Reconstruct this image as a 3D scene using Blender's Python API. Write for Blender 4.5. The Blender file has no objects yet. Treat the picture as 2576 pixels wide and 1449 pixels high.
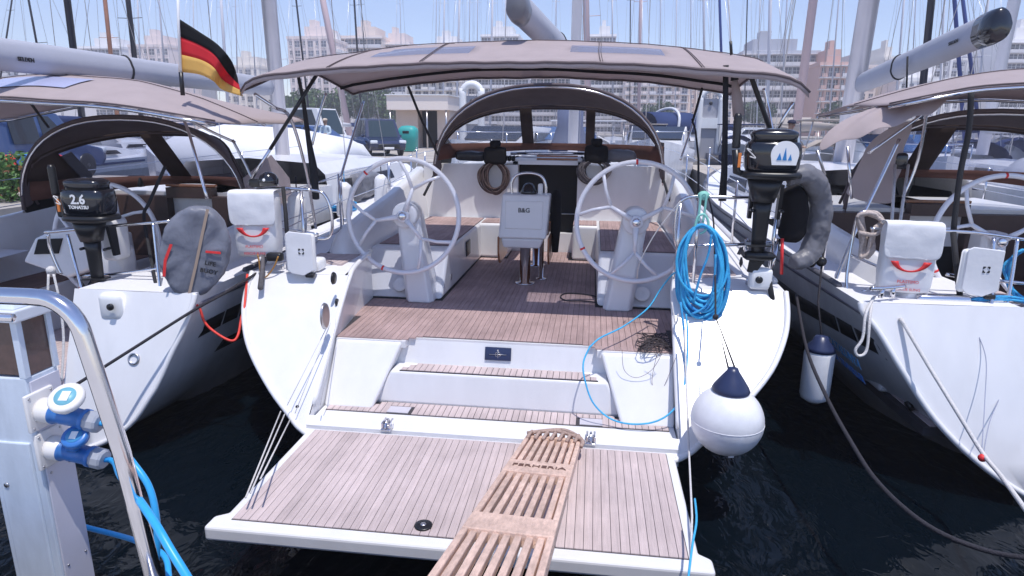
import bpy, bmesh, math, random
from mathutils import Matrix, Vector
from math import radians as R, sin, cos, pi, sqrt
random.seed(7)
SC = bpy.context.scene
COL = SC.collection
V = Vector

# ------------------------------------------------------------------ camera, light, exposure
CAM = V((0.6406, 0.0, 2.42))
FPX, PITCH, YAW, ROLL = 1600.0, 0.24582, -0.12363, 0.00926
FW = V((sin(YAW) * cos(PITCH), cos(YAW) * cos(PITCH), -sin(PITCH)))
_rt = V((cos(YAW), -sin(YAW), 0)); _up = _rt.cross(FW)
RT = _rt * cos(ROLL) + _up * sin(ROLL)
UP = -_rt * sin(ROLL) + _up * cos(ROLL)
cd = bpy.data.cameras.new('camera')
cam = bpy.data.objects.new('camera', cd); COL.objects.link(cam)
cd.sensor_width = 36; cd.lens = FPX / 2576 * 36; cd.clip_start = 0.05; cd.clip_end = 3000
cam.matrix_world = Matrix(((RT.x, UP.x, -FW.x, CAM.x), (RT.y, UP.y, -FW.y, CAM.y), (RT.z, UP.z, -FW.z, CAM.z), (0, 0, 0, 1)))
SC.camera = cam

SUN = V((0.17, -0.26, 1.0)).normalized()          # direction towards the sun
w = bpy.data.worlds.new('World'); SC.world = w; w.use_nodes = True
nt = w.node_tree; bg = nt.nodes['Background']
sk = nt.nodes.new('ShaderNodeTexSky'); sk.sky_type = 'NISHITA'; sk.sun_disc = False
sk.sun_elevation = math.asin(SUN.z); sk.sun_rotation = math.atan2(SUN.x, SUN.y)
sk.air_density = 1.0; sk.dust_density = 0.2; sk.ozone_density = 5.0; sk.altitude = 0
tn = nt.nodes.new('ShaderNodeMix'); tn.data_type = 'RGBA'; tn.blend_type = 'MULTIPLY'; tn.inputs['Factor'].default_value = 1.0
tn.inputs['B'].default_value = (1.09, 0.975, 1.03, 1)
nt.links.new(sk.outputs[0], tn.inputs['A']); nt.links.new(tn.outputs['Result'], bg.inputs[0]); bg.inputs[1].default_value = 0.15
sl = bpy.data.lights.new('sun', 'SUN'); sl.energy = 3.15; sl.angle = R(0.53); sl.color = (1.0, 0.96, 0.92)
so = bpy.data.objects.new('sun', sl); COL.objects.link(so)
so.rotation_euler = SUN.to_track_quat('Z', 'Y').to_euler()
vs = SC.view_settings; vs.view_transform = 'Standard'; vs.look = 'None'; vs.gamma = 1.0; vs.use_curve_mapping = False
vs.exposure = 0.42
SC.render.engine = 'CYCLES'
SC.cycles.max_bounces = 10; SC.cycles.diffuse_bounces = 8; SC.cycles.transparent_max_bounces = 12; SC.cycles.caustics_reflective = True; SC.cycles.blur_glossy = 1.5; SC.cycles.sample_clamp_indirect = 6.0

def P(u, v, x=None, y=None, z=None):
    "the place on the ray of photo point (u, v) that lies in the plane x, y or z"
    d = FW + RT * ((u - 1288) / FPX) - UP * ((v - 724.5) / FPX)
    if y is not None: return CAM + d * ((y - CAM.y) / d.y)
    if z is not None: return CAM + d * ((z - CAM.z) / d.z)
    return CAM + d * ((x - CAM.x) / d.x)

# ------------------------------------------------------------------ objects
WM = {}
def clean(o, loc=None): WM[o.name] = Matrix.Translation(loc) if loc is not None else Matrix()
def tag(o, label=None, cat=None, group=None, kind=None):
    if label: o['label'] = label
    if cat: o['category'] = cat
    if group: o['group'] = group
    if kind: o['kind'] = kind
    return o
def thing(name, loc, label, cat, group=None, rz=0):
    o = bpy.data.objects.new(name, None); COL.objects.link(o)
    o.empty_display_size = 0.2
    m = Matrix.Translation(V(loc)) @ Matrix.Rotation(rz, 4, 'Z'); o.matrix_basis = m; WM[o.name] = m
    return tag(o, label, cat, group)

class MB:
    "collects shapes for one mesh"
    def __init__(s): s.v = []; s.f = []; s.m = []; s.sm = []
    def add(s, vs, fs, mi=0, smooth=False):
        b = len(s.v); s.v += [V(p) for p in vs]
        for f in fs: s.f.append([b + i for i in f]); s.m.append(mi); s.sm.append(smooth)
        return s
    def box(s, a, b, mi=0):
        (x0, y0, z0), (x1, y1, z1) = a, b
        vs = [(x0, y0, z0), (x1, y0, z0), (x1, y1, z0), (x0, y1, z0), (x0, y0, z1), (x1, y0, z1), (x1, y1, z1), (x0, y1, z1)]
        return s.add(vs, [(3, 2, 1, 0), (4, 5, 6, 7), (0, 1, 5, 4), (1, 2, 6, 5), (2, 3, 7, 6), (3, 0, 4, 7)], mi)
    def hexa(s, q0, q1, mi=0):
        "box between two quads"
        return s.add(list(q0) + list(q1), [(3, 2, 1, 0), (4, 5, 6, 7), (0, 1, 5, 4), (1, 2, 6, 5), (2, 3, 7, 6), (3, 0, 4, 7)], mi)
    def obox(s, c, ax, ay, az, mi=0):
        c, ax, ay, az = V(c), V(ax), V(ay), V(az)
        q = lambda k: [c - ax - ay + az * k, c + ax - ay + az * k, c + ax + ay + az * k, c - ax + ay + az * k]
        return s.hexa(q(-1), q(1), mi)
    def rbox(s, c, size, r=0.02, mi=0, M=None, seg=3):
        "box with rounded edges"
        bm = bmesh.new(); bmesh.ops.create_cube(bm, size=1.0)
        for v in bm.verts: v.co = V((v.co.x * size[0], v.co.y * size[1], v.co.z * size[2]))
        bmesh.ops.bevel(bm, geom=bm.edges[:], offset=r, segments=seg, affect='EDGES', profile=0.5)
        bm.verts.ensure_lookup_table()
        T = Matrix.Translation(V(c)) @ (M or Matrix())
        b = [T @ v.co for v in bm.verts]
        s.add(b, [[v.index for v in f.verts] for f in bm.faces], mi, True); bm.free(); return s
    def tube(s, pts, r, n=8, mi=0, cap=True, closed=False):
        pts = [V(p) for p in pts]; N = len(pts)
        if N < 2: return s
        rr = r if isinstance(r, (list, tuple)) else [r] * N
        tan = []
        for i in range(N):
            a = pts[(i - 1) % N] if (closed or i > 0) else pts[i]
            b = pts[(i + 1) % N] if (closed or i < N - 1) else pts[i]
            t = b - a
            tan.append(t.normalized() if t.length > 1e-9 else V((0, 0, 1)))
        ref = V((0, 0, 1)) if abs(tan[0].z) < 0.9 else V((1, 0, 0))
        u = tan[0].cross(ref).normalized(); vs = []
        for i in range(N):
            u = (u - tan[i] * u.dot(tan[i]))
            u = u.normalized() if u.length > 1e-6 else tan[i].orthogonal().normalized()
            w_ = tan[i].cross(u)
            for k in range(n):
                a = 2 * pi * k / n
                vs.append(pts[i] + (u * cos(a) + w_ * sin(a)) * rr[i])
        fs = []
        for i in range(N if closed else N - 1):
            j = (i + 1) % N
            for k in range(n): fs.append((i * n + k, i * n + (k + 1) % n, j * n + (k + 1) % n, j * n + k))
        if cap and not closed: fs += [tuple(range(n))[::-1], tuple(range((N - 1) * n, N * n))]
        return s.add(vs, fs, mi, True)
    def lathe(s, base, axis, prof, n=16, mi=0, smooth=True):
        "prof: (distance along the axis, radius)"
        base, ax = V(base), V(axis).normalized(); u = ax.orthogonal().normalized(); w_ = ax.cross(u); vs = []
        for (h, r) in prof:
            for k in range(n):
                a = 2 * pi * k / n; vs.append(base + ax * h + (u * cos(a) + w_ * sin(a)) * max(r, 1e-4))
        fs = [(i * n + k, i * n + (k + 1) % n, (i + 1) * n + (k + 1) % n, (i + 1) * n + k) for i in range(len(prof) - 1) for k in range(n)]
        fs += [tuple(range(n))[::-1], tuple(range((len(prof) - 1) * n, len(prof) * n))]
        return s.add(vs, fs, mi, smooth)
    def loft(s, rings, mi=0, closed=True, cap=True, smooth=True):
        n = len(rings[0]); vs = [p for r in rings for p in r]; fs = []
        m = n if closed else n - 1
        for i in range(len(rings) - 1):
            for k in range(m): fs.append((i * n + k, i * n + (k + 1) % n, (i + 1) * n + (k + 1) % n, (i + 1) * n + k))
        if cap and closed: fs += [tuple(range(n))[::-1], tuple(range((len(rings) - 1) * n, len(rings) * n))]
        return s.add(vs, fs, mi, smooth)
    def prism(s, poly, d, mi=0):
        "polygon of 3D points pushed along d"
        poly = [V(p) for p in poly]; d = V(d); n = len(poly)
        fs = [tuple(range(n))[::-1], tuple(range(n, 2 * n))] + [(i, (i + 1) % n, n + (i + 1) % n, n + i) for i in range(n)]
        return s.add(poly + [p + d for p in poly], fs, mi)
    def ball(s, c, rx, ry=None, rz=None, n=16, m=10, mi=0):
        ry = ry or rx; rz = rz or rx; c = V(c)
        rings = []
        for i in range(m + 1):
            a = -pi / 2 + pi * i / m; ca = max(cos(a), 1e-3)
            rings.append([c + V((rx * ca * cos(2 * pi * k / n), ry * ca * sin(2 * pi * k / n), rz * sin(a))) for k in range(n)])
        return s.loft(rings, mi)
    def text(s, body, M, size, mi=0, depth=0.002, align='CENTER', bold=False):
        cu = bpy.data.curves.new('lettering', 'FONT'); cu.body = body; cu.size = size; cu.extrude = depth / 2
        cu.align_x = align; cu.align_y = 'CENTER'; cu.resolution_u = 2
        if bold: cu.offset = size * 0.025
        o = bpy.data.objects.new('lettering', cu); COL.objects.link(o)
        dg = bpy.context.evaluated_depsgraph_get(); me = bpy.data.meshes.new_from_object(o.evaluated_get(dg))
        s.add([M @ v.co for v in me.vertices], [list(p.vertices) for p in me.polygons], mi)
        bpy.data.objects.remove(o); bpy.data.curves.remove(cu); bpy.data.meshes.remove(me); return s
    def build(s, name, mats, parent=None, X=None, label=None, cat=None, group=None, kind=None, smooth=None, origin=None, fixn=True):
        if not isinstance(mats, (list, tuple)): mats = [mats]
        me = bpy.data.meshes.new(name)
        vs = [X @ p for p in s.v] if X else s.v
        if origin is None:
            lo = [min(p[i] for p in vs) for i in range(3)]; hi = [max(p[i] for p in vs) for i in range(3)]
            origin = V(((lo[0] + hi[0]) / 2, (lo[1] + hi[1]) / 2, lo[2] if parent is None else (lo[2] + hi[2]) / 2))
        pm = WM[parent.name] if parent else Matrix()
        inv = pm.inverted(); org = inv @ origin
        me.from_pydata([tuple(inv @ p - org) for p in vs], [], s.f)
        for m in mats: me.materials.append(m)
        me.polygons.foreach_set('material_index', s.m)
        me.polygons.foreach_set('use_smooth', s.sm if smooth is None else [smooth] * len(s.f))
        if fixn:
            bm = bmesh.new(); bm.from_mesh(me); bmesh.ops.recalc_face_normals(bm, faces=bm.faces); bm.to_mesh(me); bm.free()
        me.update()
        o = bpy.data.objects.new(name, me); COL.objects.link(o)
        if parent: o.parent = parent
        o.matrix_basis = Matrix.Translation(org); WM[o.name] = pm @ Matrix.Translation(org)
        return tag(o, label, cat, group, kind)

def build_parts(m, n, name, mats, parent, X=None, **kw):
    "one object for each of the n equal runs of faces"
    k = len(m.f) // n; out = []
    for i in range(n):
        idx = range(i * k, (i + 1) * k); q = MB(); used = {}
        for j in idx:
            for v in m.f[j]:
                if v not in used: used[v] = len(q.v); q.v.append(m.v[v])
            q.f.append([used[v] for v in m.f[j]]); q.m.append(m.m[j]); q.sm.append(m.sm[j])
        out.append(q.build(name, mats, parent, X, **kw))
    return out
def mod(o, kind, **kw):
    m = o.modifiers.new(kind.lower(), kind)
    for k, v in kw.items(): setattr(m, k, v)
    return o
def bev(o, w_=0.006, seg=2): return mod(o, 'BEVEL', width=w_, segments=seg, limit_method='ANGLE', angle_limit=R(40))
def copy_tree(o, parent=None):
    c = o.copy(); COL.objects.link(c)
    if parent: c.parent = parent
    for ch in list(o.children): copy_tree(ch, c)
    return c
def lerp(a, b, t): return a + (b - a) * t
def curve(pts, n=8, closed=False):
    "Catmull-Rom through the points"
    pts = [V(p) for p in pts]; N = len(pts); out = []
    for i in range(N if closed else N - 1):
        g = lambda k: pts[k % N] if closed else pts[max(0, min(N - 1, k))]
        a, b, c, d = g(i - 1), g(i), g(i + 1), g(i + 2)
        for k in range(n):
            t = k / n
            out.append(0.5 * ((2 * b) + (c - a) * t + (2 * a - 5 * b + 4 * c - d) * t * t + (3 * b - a - 3 * c + d) * t ** 3))
    if not closed: out.append(pts[-1])
    return out

# ------------------------------------------------------------------ materials
def mat(name, col, rough=0.5, metal=0.0, vary=0.0, vscale=3.0, bump=0.0, bscale=40.0, spec=0.5, coat=0.0, rnd=0.0, stretch=None, alpha=None, trans=0.0, col2=None, blotch=0.0, bl_scale=2.0, bl_stretch=(1, 1, 1)):
    m = bpy.data.materials.new(name); m.use_nodes = True; n = m.node_tree.nodes; l = m.node_tree.links
    b = n['Principled BSDF']; c4 = (*col, 1)
    b.inputs['Base Color'].default_value = c4; b.inputs['Roughness'].default_value = rough; b.inputs['Metallic'].default_value = metal
    b.inputs['Specular IOR Level'].default_value = spec; b.inputs['Coat Weight'].default_value = coat
    if trans: b.inputs['Transmission Weight'].default_value = trans
    if alpha is not None: b.inputs['Alpha'].default_value = alpha
    out = None
    if vary or rnd or bump or col2:
        tc = n.new('ShaderNodeTexCoord'); mp = n.new('ShaderNodeMapping'); l.new(tc.outputs['Object'], mp.inputs[0])
        if stretch: mp.inputs['Scale'].default_value = stretch
        oi = n.new('ShaderNodeObjectInfo')
        add = n.new('ShaderNodeVectorMath'); add.operation = 'ADD'; l.new(mp.outputs[0], add.inputs[0])
        sc = n.new('ShaderNodeVectorMath'); sc.operation = 'SCALE'; sc.inputs['Scale'].default_value = 37.0
        cmb = n.new('ShaderNodeCombineXYZ')
        for k in range(3): l.new(oi.outputs['Random'], cmb.inputs[k])
        l.new(cmb.outputs[0], sc.inputs[0]); l.new(sc.outputs[0], add.inputs[1])
    if vary or rnd or col2:
        nz = n.new('ShaderNodeTexNoise'); nz.inputs['Scale'].default_value = vscale; nz.inputs['Detail'].default_value = 5; nz.inputs['Roughness'].default_value = 0.65
        l.new(add.outputs[0], nz.inputs['Vector'])
        mx = n.new('ShaderNodeMix'); mx.data_type = 'RGBA'
        d = col2 or tuple(c * (1 - vary) for c in col); e = col if col2 else tuple(min(1, c * (1 + vary)) for c in col)
        mx.inputs['A'].default_value = (*d, 1); mx.inputs['B'].default_value = (*e, 1)
        rp = n.new('ShaderNodeMapRange'); rp.inputs[1].default_value = 0.3; rp.inputs[2].default_value = 0.7
        l.new(nz.outputs['Fac'], rp.inputs[0]); l.new(rp.outputs[0], mx.inputs['Factor'])
        out = mx.outputs['Result']
        if rnd:
            hs = n.new('ShaderNodeHueSaturation'); mr = n.new('ShaderNodeMapRange')
            mr.inputs[3].default_value = 1 - rnd; mr.inputs[4].default_value = 1 + rnd
            l.new(oi.outputs['Random'], mr.inputs[0]); l.new(mr.outputs[0], hs.inputs['Value']); l.new(out, hs.inputs['Color']); out = hs.outputs[0]
        if blotch:
            gp = n.new('ShaderNodeNewGeometry'); gm = n.new('ShaderNodeMapping'); gm.inputs['Scale'].default_value = bl_stretch; l.new(gp.outputs['Position'], gm.inputs[0])
            gn = n.new('ShaderNodeTexNoise'); gn.inputs['Scale'].default_value = bl_scale; gn.inputs['Detail'].default_value = 6; gn.inputs['Roughness'].default_value = 0.6; l.new(gm.outputs[0], gn.inputs['Vector'])
            gr = n.new('ShaderNodeMapRange'); gr.inputs[1].default_value = 0.36; gr.inputs[2].default_value = 0.62; gr.inputs[3].default_value = 1 - blotch; gr.inputs[4].default_value = 1.0; l.new(gn.outputs['Fac'], gr.inputs[0])
            h2 = n.new('ShaderNodeHueSaturation'); l.new(gr.outputs[0], h2.inputs['Value']); l.new(out, h2.inputs['Color']); out = h2.outputs[0]
        l.new(out, b.inputs['Base Color'])
    if bump:
        nb = n.new('ShaderNodeTexNoise'); nb.inputs['Scale'].default_value = bscale; nb.inputs['Detail'].default_value = 4
        l.new(add.outputs[0], nb.inputs['Vector'])
        bp = n.new('ShaderNodeBump'); bp.inputs['Strength'].default_value = bump; bp.inputs['Distance'].default_value = 0.02
        l.new(nb.outputs['Fac'], bp.inputs['Height']); l.new(bp.outputs[0], b.inputs['Normal'])
    return m
def clear_mat(name, col, haze, film=(0.75, 0.77, 0.82)):
    m = bpy.data.materials.new(name); m.use_nodes = True; n = m.node_tree.nodes; l = m.node_tree.links
    for x in list(n):
        if x.type != 'OUTPUT_MATERIAL': n.remove(x)
    o = n['Material Output']
    t = n.new('ShaderNodeBsdfTransparent'); t.inputs[0].default_value = (*col, 1)
    p = n.new('ShaderNodeBsdfPrincipled'); p.inputs['Base Color'].default_value = (*film, 1); p.inputs['Roughness'].default_value = 0.12
    mx = n.new('ShaderNodeMixShader'); mx.inputs[0].default_value = haze
    l.new(t.outputs[0], mx.inputs[1]); l.new(p.outputs[0], mx.inputs[2]); l.new(mx.outputs[0], o.inputs[0])
    return m
def fabric_mat(name, col, rough=0.85, glow=0.0, vary=0.06, bump=0.25, bscale=9.0):
    m = mat(name, col, rough, vary=vary, vscale=5, bump=bump, bscale=bscale, spec=0.2)
    if glow:
        n = m.node_tree.nodes; l = m.node_tree.links; b = n['Principled BSDF']; o = n['Material Output']
        tr = n.new('ShaderNodeBsdfTranslucent'); tr.inputs[0].default_value = (*[c * 0.8 for c in col], 1)
        mx = n.new('ShaderNodeMixShader'); mx.inputs[0].default_value = glow
        l.new(b.outputs[0], mx.inputs[1]); l.new(tr.outputs[0], mx.inputs[2]); l.new(mx.outputs[0], o.inputs[0])
    return m

GEL = mat('gelcoat', (0.77, 0.765, 0.775), 0.28, blotch=0.05, bl_scale=3.0, bl_stretch=(2, 2, 0.6), vary=0.025, vscale=2.5, coat=0.25, bump=0.01, bscale=3)
GELW = mat('gelcoat_hull', (0.82, 0.82, 0.85), 0.22, blotch=0.10, bl_scale=2.4, bl_stretch=(2.5, 2.5, 0.5), vary=0.03, vscale=2.0, coat=0.4)
NONSKID = mat('nonskid_deck', (0.74, 0.74, 0.77), 0.6, vary=0.03, vscale=8, bump=0.15, bscale=250)
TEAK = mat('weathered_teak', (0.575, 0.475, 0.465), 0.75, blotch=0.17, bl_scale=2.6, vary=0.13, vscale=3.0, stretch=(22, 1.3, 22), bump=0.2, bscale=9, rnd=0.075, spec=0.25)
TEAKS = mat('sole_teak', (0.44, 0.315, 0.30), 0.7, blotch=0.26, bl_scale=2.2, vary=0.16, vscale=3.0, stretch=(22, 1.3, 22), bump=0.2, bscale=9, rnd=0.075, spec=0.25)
TEAKD = mat('dark_teak', (0.20, 0.125, 0.105), 0.6, vary=0.2, vscale=3.0, stretch=(22, 1.3, 22), bump=0.15, bscale=9, rnd=0.10, spec=0.3)
CAULK = mat('black_caulk', (0.045, 0.04, 0.045), 0.7)
STEEL = mat('polished_steel', (0.72, 0.71, 0.73), 0.14, metal=1.0, vary=0.04, vscale=8)
STEELD = mat('dull_steel', (0.55, 0.54, 0.55), 0.35, metal=1.0, vary=0.08, vscale=12)
BLACK = mat('black_plastic', (0.012, 0.012, 0.014), 0.35, vary=0.2, vscale=6)
BLACKG = mat('black_gloss_paint', (0.010, 0.011, 0.016), 0.16, coat=0.5, vary=0.2, vscale=4)
WEB = mat('black_webbing', (0.016, 0.016, 0.02), 0.8, bump=0.3, bscale=120)
WHITE = mat('white_plastic', (0.80, 0.80, 0.80), 0.35, vary=0.02, vscale=4)
WHEEL = mat('white_wheel_paint', (0.80, 0.79, 0.82), 0.3, coat=0.2)
CANVAS = fabric_mat('taupe_canvas', (0.56, 0.475, 0.475), glow=0.36, bump=0.55, bscale=4)
CANVASD = fabric_mat('brown_canvas', (0.125, 0.10, 0.105), vary=0.12)
FRAME = fabric_mat('hood_frame_canvas', (0.055, 0.038, 0.036), vary=0.15)
TRIM = fabric_mat('brown_trim', (0.13, 0.062, 0.05), vary=0.15)
BLACKCAN = fabric_mat('black_canvas', (0.012, 0.011, 0.013))
CLEAR = clear_mat('clear_vinyl', (0.95, 0.95, 0.97), 0.28)  # milky film, weighted up to paint in pale reflections
CLEARD = clear_mat('dim_vinyl', (0.80, 0.82, 0.90), 0.22, (0.42, 0.43, 0.55))  # lavender film colour stands in for haze and reflections on the panes
BIMWIN = clear_mat('roof_vinyl', (0.85, 0.88, 0.98), 0.40, (0.50, 0.54, 0.72))
WHITECLOTH = fabric_mat('white_cloth', (0.80, 0.80, 0.82), glow=0.08, vary=0.02, bump=0.35, bscale=7)
GREYCLOTH = fabric_mat('grey_pvc_cloth', (0.17, 0.18, 0.22), rough=0.38, vary=0.12, bump=0.6, bscale=8)
GREYCLOTHL = fabric_mat('silver_grey_cloth', (0.17, 0.17, 0.19), rough=0.36, vary=0.15, bump=0.7, bscale=7)
BOOMC = fabric_mat('boom_cover', (0.41, 0.42, 0.475), rough=0.6, vary=0.03, bump=0.08)
ROPEW = mat('white_rope', (0.66, 0.64, 0.63), 0.8, vary=0.12, vscale=60, bump=0.5, bscale=160)
ROPEB = mat('blue_rope', (0.02, 0.22, 0.62), 0.55, vary=0.3, vscale=20, col2=(0.06, 0.50, 0.80), bump=0.6, bscale=170)
ROPEC = mat('cyan_cable', (0.05, 0.46, 0.80), 0.5, bump=0.5, bscale=170, vary=0.15, vscale=10)
ROPEK = mat('black_rope', (0.022, 0.020, 0.028), 0.75, vary=0.3, vscale=50, bump=0.5, bscale=160)
ROPEN = mat('brown_rope', (0.17, 0.115, 0.105), 0.85, vary=0.4, vscale=40, bump=0.5, bscale=160)
RED = mat('red_paint', (0.72, 0.035, 0.035), 0.5)
REDROPE = mat('red_rope', (0.70, 0.05, 0.035), 0.6, vary=0.2, vscale=30)
ORANGE = mat('orange', (0.75, 0.22, 0.04), 0.5)
YELROPE = mat('ochre_rope', (0.45, 0.22, 0.05), 0.7, vary=0.3, vscale=30)
NAVY = mat('navy_vinyl', (0.022, 0.032, 0.085), 0.35, vary=0.15, vscale=5)
WOODG = mat('pale_gangway_wood', (0.72, 0.51, 0.41), 0.65, blotch=0.22, bl_scale=6, vary=0.20, vscale=3, stretch=(20, 1.5, 20), bump=0.25, bscale=9, rnd=0.10)
WOODT = mat('varnished_wood', (0.28, 0.11, 0.05), 0.3, vary=0.2, vscale=3, stretch=(12, 12, 1.2), coat=0.3)
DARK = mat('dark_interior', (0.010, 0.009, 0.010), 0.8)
ANTIFOUL = mat('antifouling', (0.015, 0.018, 0.035), 0.5, vary=0.2, vscale=3)
INK = mat('black_print', (0.012, 0.012, 0.014), 0.5)
# ------------------------------------------------------------------ water, dock
def water_mat():
    m = bpy.data.materials.new('harbour_water'); m.use_nodes = True; n = m.node_tree.nodes; l = m.node_tree.links
    b = n['Principled BSDF']; b.inputs['Base Color'].default_value = (0.0015, 0.004, 0.007, 1); b.inputs['Roughness'].default_value = 0.04
    b.inputs['IOR'].default_value = 1.33; b.inputs['Specular IOR Level'].default_value = 0.24
    tc = n.new('ShaderNodeTexCoord'); mp = n.new('ShaderNodeMapping'); l.new(tc.outputs['Object'], mp.inputs[0]); mp.inputs['Scale'].default_value = (1.0, 0.6, 1)
    a = n.new('ShaderNodeTexNoise'); a.inputs['Scale'].default_value = 1.7; a.inputs['Detail'].default_value = 3; a.inputs['Distortion'].default_value = 0.6
    c = n.new('ShaderNodeTexNoise'); c.inputs['Scale'].default_value = 7.0; c.inputs['Detail'].default_value = 3; c.inputs['Distortion'].default_value = 0.8
    l.new(mp.outputs[0], a.inputs['Vector']); l.new(mp.outputs[0], c.inputs['Vector'])
    mx = n.new('ShaderNodeMath'); mx.operation = 'MULTIPLY_ADD'; mx.inputs[1].default_value = 0.30
    l.new(c.outputs['Fac'], mx.inputs[0]); l.new(a.outputs['Fac'], mx.inputs[2])
    bp = n.new('ShaderNodeBump'); bp.inputs['Strength'].default_value = 0.42; bp.inputs['Distance'].default_value = 0.12
    l.new(mx.outputs[0], bp.inputs['Height']); l.new(bp.outputs[0], b.inputs['Normal'])
    return m
MB().add([(-900, -60, 0), (900, -60, 0), (900, 900, 0), (-900, 900, 0)], [(0, 1, 2, 3)]).build('water', water_mat(), kind='structure', origin=V((0, 0, 0)))
CONC = mat('dock_concrete', (0.50, 0.48, 0.46), 0.85, vary=0.15, vscale=4, bump=0.4, bscale=30)
dk = MB().box((-22, -14, 0.30), (22, 1.62, 0.92)).build('dock', CONC, kind='structure'); bev(dk, 0.02)

# ------------------------------------------------------------------ the moored yachts
def yp(cfg, z): return cfg['y0'] + (z - 0.42) * cfg['m']
def beam(y, cfg):
    L = cfg['len']; t = (y - 4.7) / (L - 4.7); t = max(0, min(1, t))
    return (1 + 0.03 * sin(pi * min(t * 1.6, 1))) * max(0.02, 1 - max(0, (t - 0.35) / 0.65) ** 2.2)
def ring(cfg, y):
    b = beam(y, cfg); rise = 0.035 * max(0, y - 4.7) * (0.6 + 0.04 * (y - 4.7)); zt = cfg['out'][0][1]
    res = []
    for (x, z) in cfg['out']:
        t = z / zt; f = min(1, max(0, (y - 4.7) / 1.1))
        full = cfg['out'][0][0] * (1 - (1 - max(t, 0)) ** 5 * 0.9)
        res.append((lerp(x, max(x, full * 0.98), f * 0.8) * b, z + rise * t - (0.45 * f if t < 0.2 else 0.0)))
    return res
def hull_x(cfg, y, z):
    r = ring(cfg, y)
    for (x0, z0), (x1, z1) in zip(r, r[1:]):
        if z <= z0 and z >= z1: return lerp(x0, x1, (z0 - z) / max(1e-6, z0 - z1))
    return r[0][0]
def deck_z(cfg, y): return ring(cfg, y)[0][1]

def build_hull(root, cfg, X, hmat=GELW):
    out = cfg['out']; ys = [4.85 + 0.2 * i for i in range(18)] + [8.5, 9.2, 10, 11.5, 13, 14.5, 16, cfg['len'] - 0.5, cfg['len']]
    ys = [y for y in ys if y <= cfg['len']]
    m = MB()
    for s in (-1, 1):
        rings = [[V((s * x, yp(cfg, z), z)) for (x, z) in out]]
        for y in ys: rings.append([V((s * x, y, z)) for (x, z) in ring(cfg, y)])
        m.loft(rings, closed=False)
    h = m.build('hull', hmat, root, X)
    # transom quarters beside the walk-through, and the rounded edge
    xi = cfg['open']; q = MB()
    for s in (-1, 1):
        pts = [(x, z) for (x, z) in out if x > xi] + [(xi, cfg['qbot'])]
        rr = [[V((s * xi, yp(cfg, z), z)), V((s * (xi + x) / 2, yp(cfg, z) - 0.012, z)), V((s * x, yp(cfg, z), z))] for (x, z) in pts]
        q.loft(rr, closed=False)
    build_parts(q, 2, 'transom_quarter', GEL, root, X)
    e = MB()
    for s in (-1, 1):
        e.tube(curve([V((s * x, yp(cfg, z) - 0.004, z)) for (x, z) in out], 4), 0.021, 8)
    build_parts(e, 2, 'hull_edge', GEL, root, X)
    # bottom of the transom below the platform
    b = MB(); lo = [(x, z) for (x, z) in out if x <= xi + 0.15]
    rr = [[V((-x, yp(cfg, z), z)), V((x, yp(cfg, z), z))] for (x, z) in lo]
    b.loft(rr, closed=False).build('transom_bottom', GELW, root, X)
    # side decks
    d = MB(); zt = out[0][1]; ci = cfg['coam']
    for s in (-1, 1):
        rows = [(yp(cfg, zt), cfg['open'] + 0.03, out[0][0], zt), (5.0, cfg['open'] + 0.06, ring(cfg, 5.0)[0][0], deck_z(cfg, 5.0)), (5.5, cfg['open'] + 0.09, ring(cfg, 5.5)[0][0], deck_z(cfg, 5.5))]
        for y in (5.52, 6.4, 7.4, 8.25): rows.append((y, ci - 0.02, ring(cfg, y)[0][0], deck_z(cfg, y)))
        for y in (8.26, 10, 12, 13.2): rows.append((y, cfg['cab'] * min(1, beam(y, cfg) / 1.05), ring(cfg, y)[0][0], deck_z(cfg, y)))
        for y in (13.3, 15, cfg['len'] - 0.3): rows.append((y, 0, ring(cfg, y)[0][0], deck_z(cfg, y)))
        d.loft([[V((s * a, y, z)), V((s * b_, y, z))] for (y, a, b_, z) in rows], closed=False, smooth=False)
    build_parts(d, 2, 'side_deck', NONSKID, root, X)
    r = MB()
    for s in (-1, 1):
        r.tube([V((s * (ring(cfg, y)[0][0] - 0.02), y, deck_z(cfg, y) + 0.015)) for y in [5.0 + 0.6 * i for i in range(int((cfg['len'] - 5.4) / 0.6))]], 0.024, 6)
    build_parts(r, 2, 'toe_rail', cfg.get('rail', GEL), root, X)
    # cabin trunk
    c = MB(); rings = []
    for y, f, zt2 in ((8.27, 1, 1.97), (9.5, 1, 1.98), (11, 0.93, 1.93), (12.4, 0.78, 1.85), (13.2, 0.62, 1.62)):
        w_ = cfg['cab'] * f; zb = deck_z(cfg, y) - 0.02
        rings.append([V((-w_, y, zb)), V((-w_ * 0.93, y, lerp(zb, zt2, 0.75))), V((-w_ * 0.8, y, zt2 - 0.03)), V((0, y, zt2 + 0.03)), V((w_ * 0.8, y, zt2 - 0.03)), V((w_ * 0.93, y, lerp(zb, zt2, 0.75))), V((w_, y, zb))])
    c.loft(rings, closed=True, cap=False); c.build('cabin_roof', GEL, root, X, smooth=False)
    g = MB()
    for s in (-1, 1):
        for (ya, yb) in ((8.6, 9.7), (10.0, 11.2)):
            wa = cfg['cab'] * 0.966 * (1 if ya < 9 else 0.96) + 0.012
            g.hexa([(s * (wa + 0.03), ya, 1.52), (s * (wa + 0.03), yb, 1.55), (s * wa, yb - 0.1, 1.70), (s * wa, ya + 0.1, 1.70)],
                   [(s * (wa - 0.04), ya, 1.52), (s * (wa - 0.04), yb, 1.55), (s * (wa - 0.06), yb - 0.1, 1.70), (s * (wa - 0.06), ya + 0.1, 1.70)])
    build_parts(g, 4, 'cabin_window', BLACKG, root, X)

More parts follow.
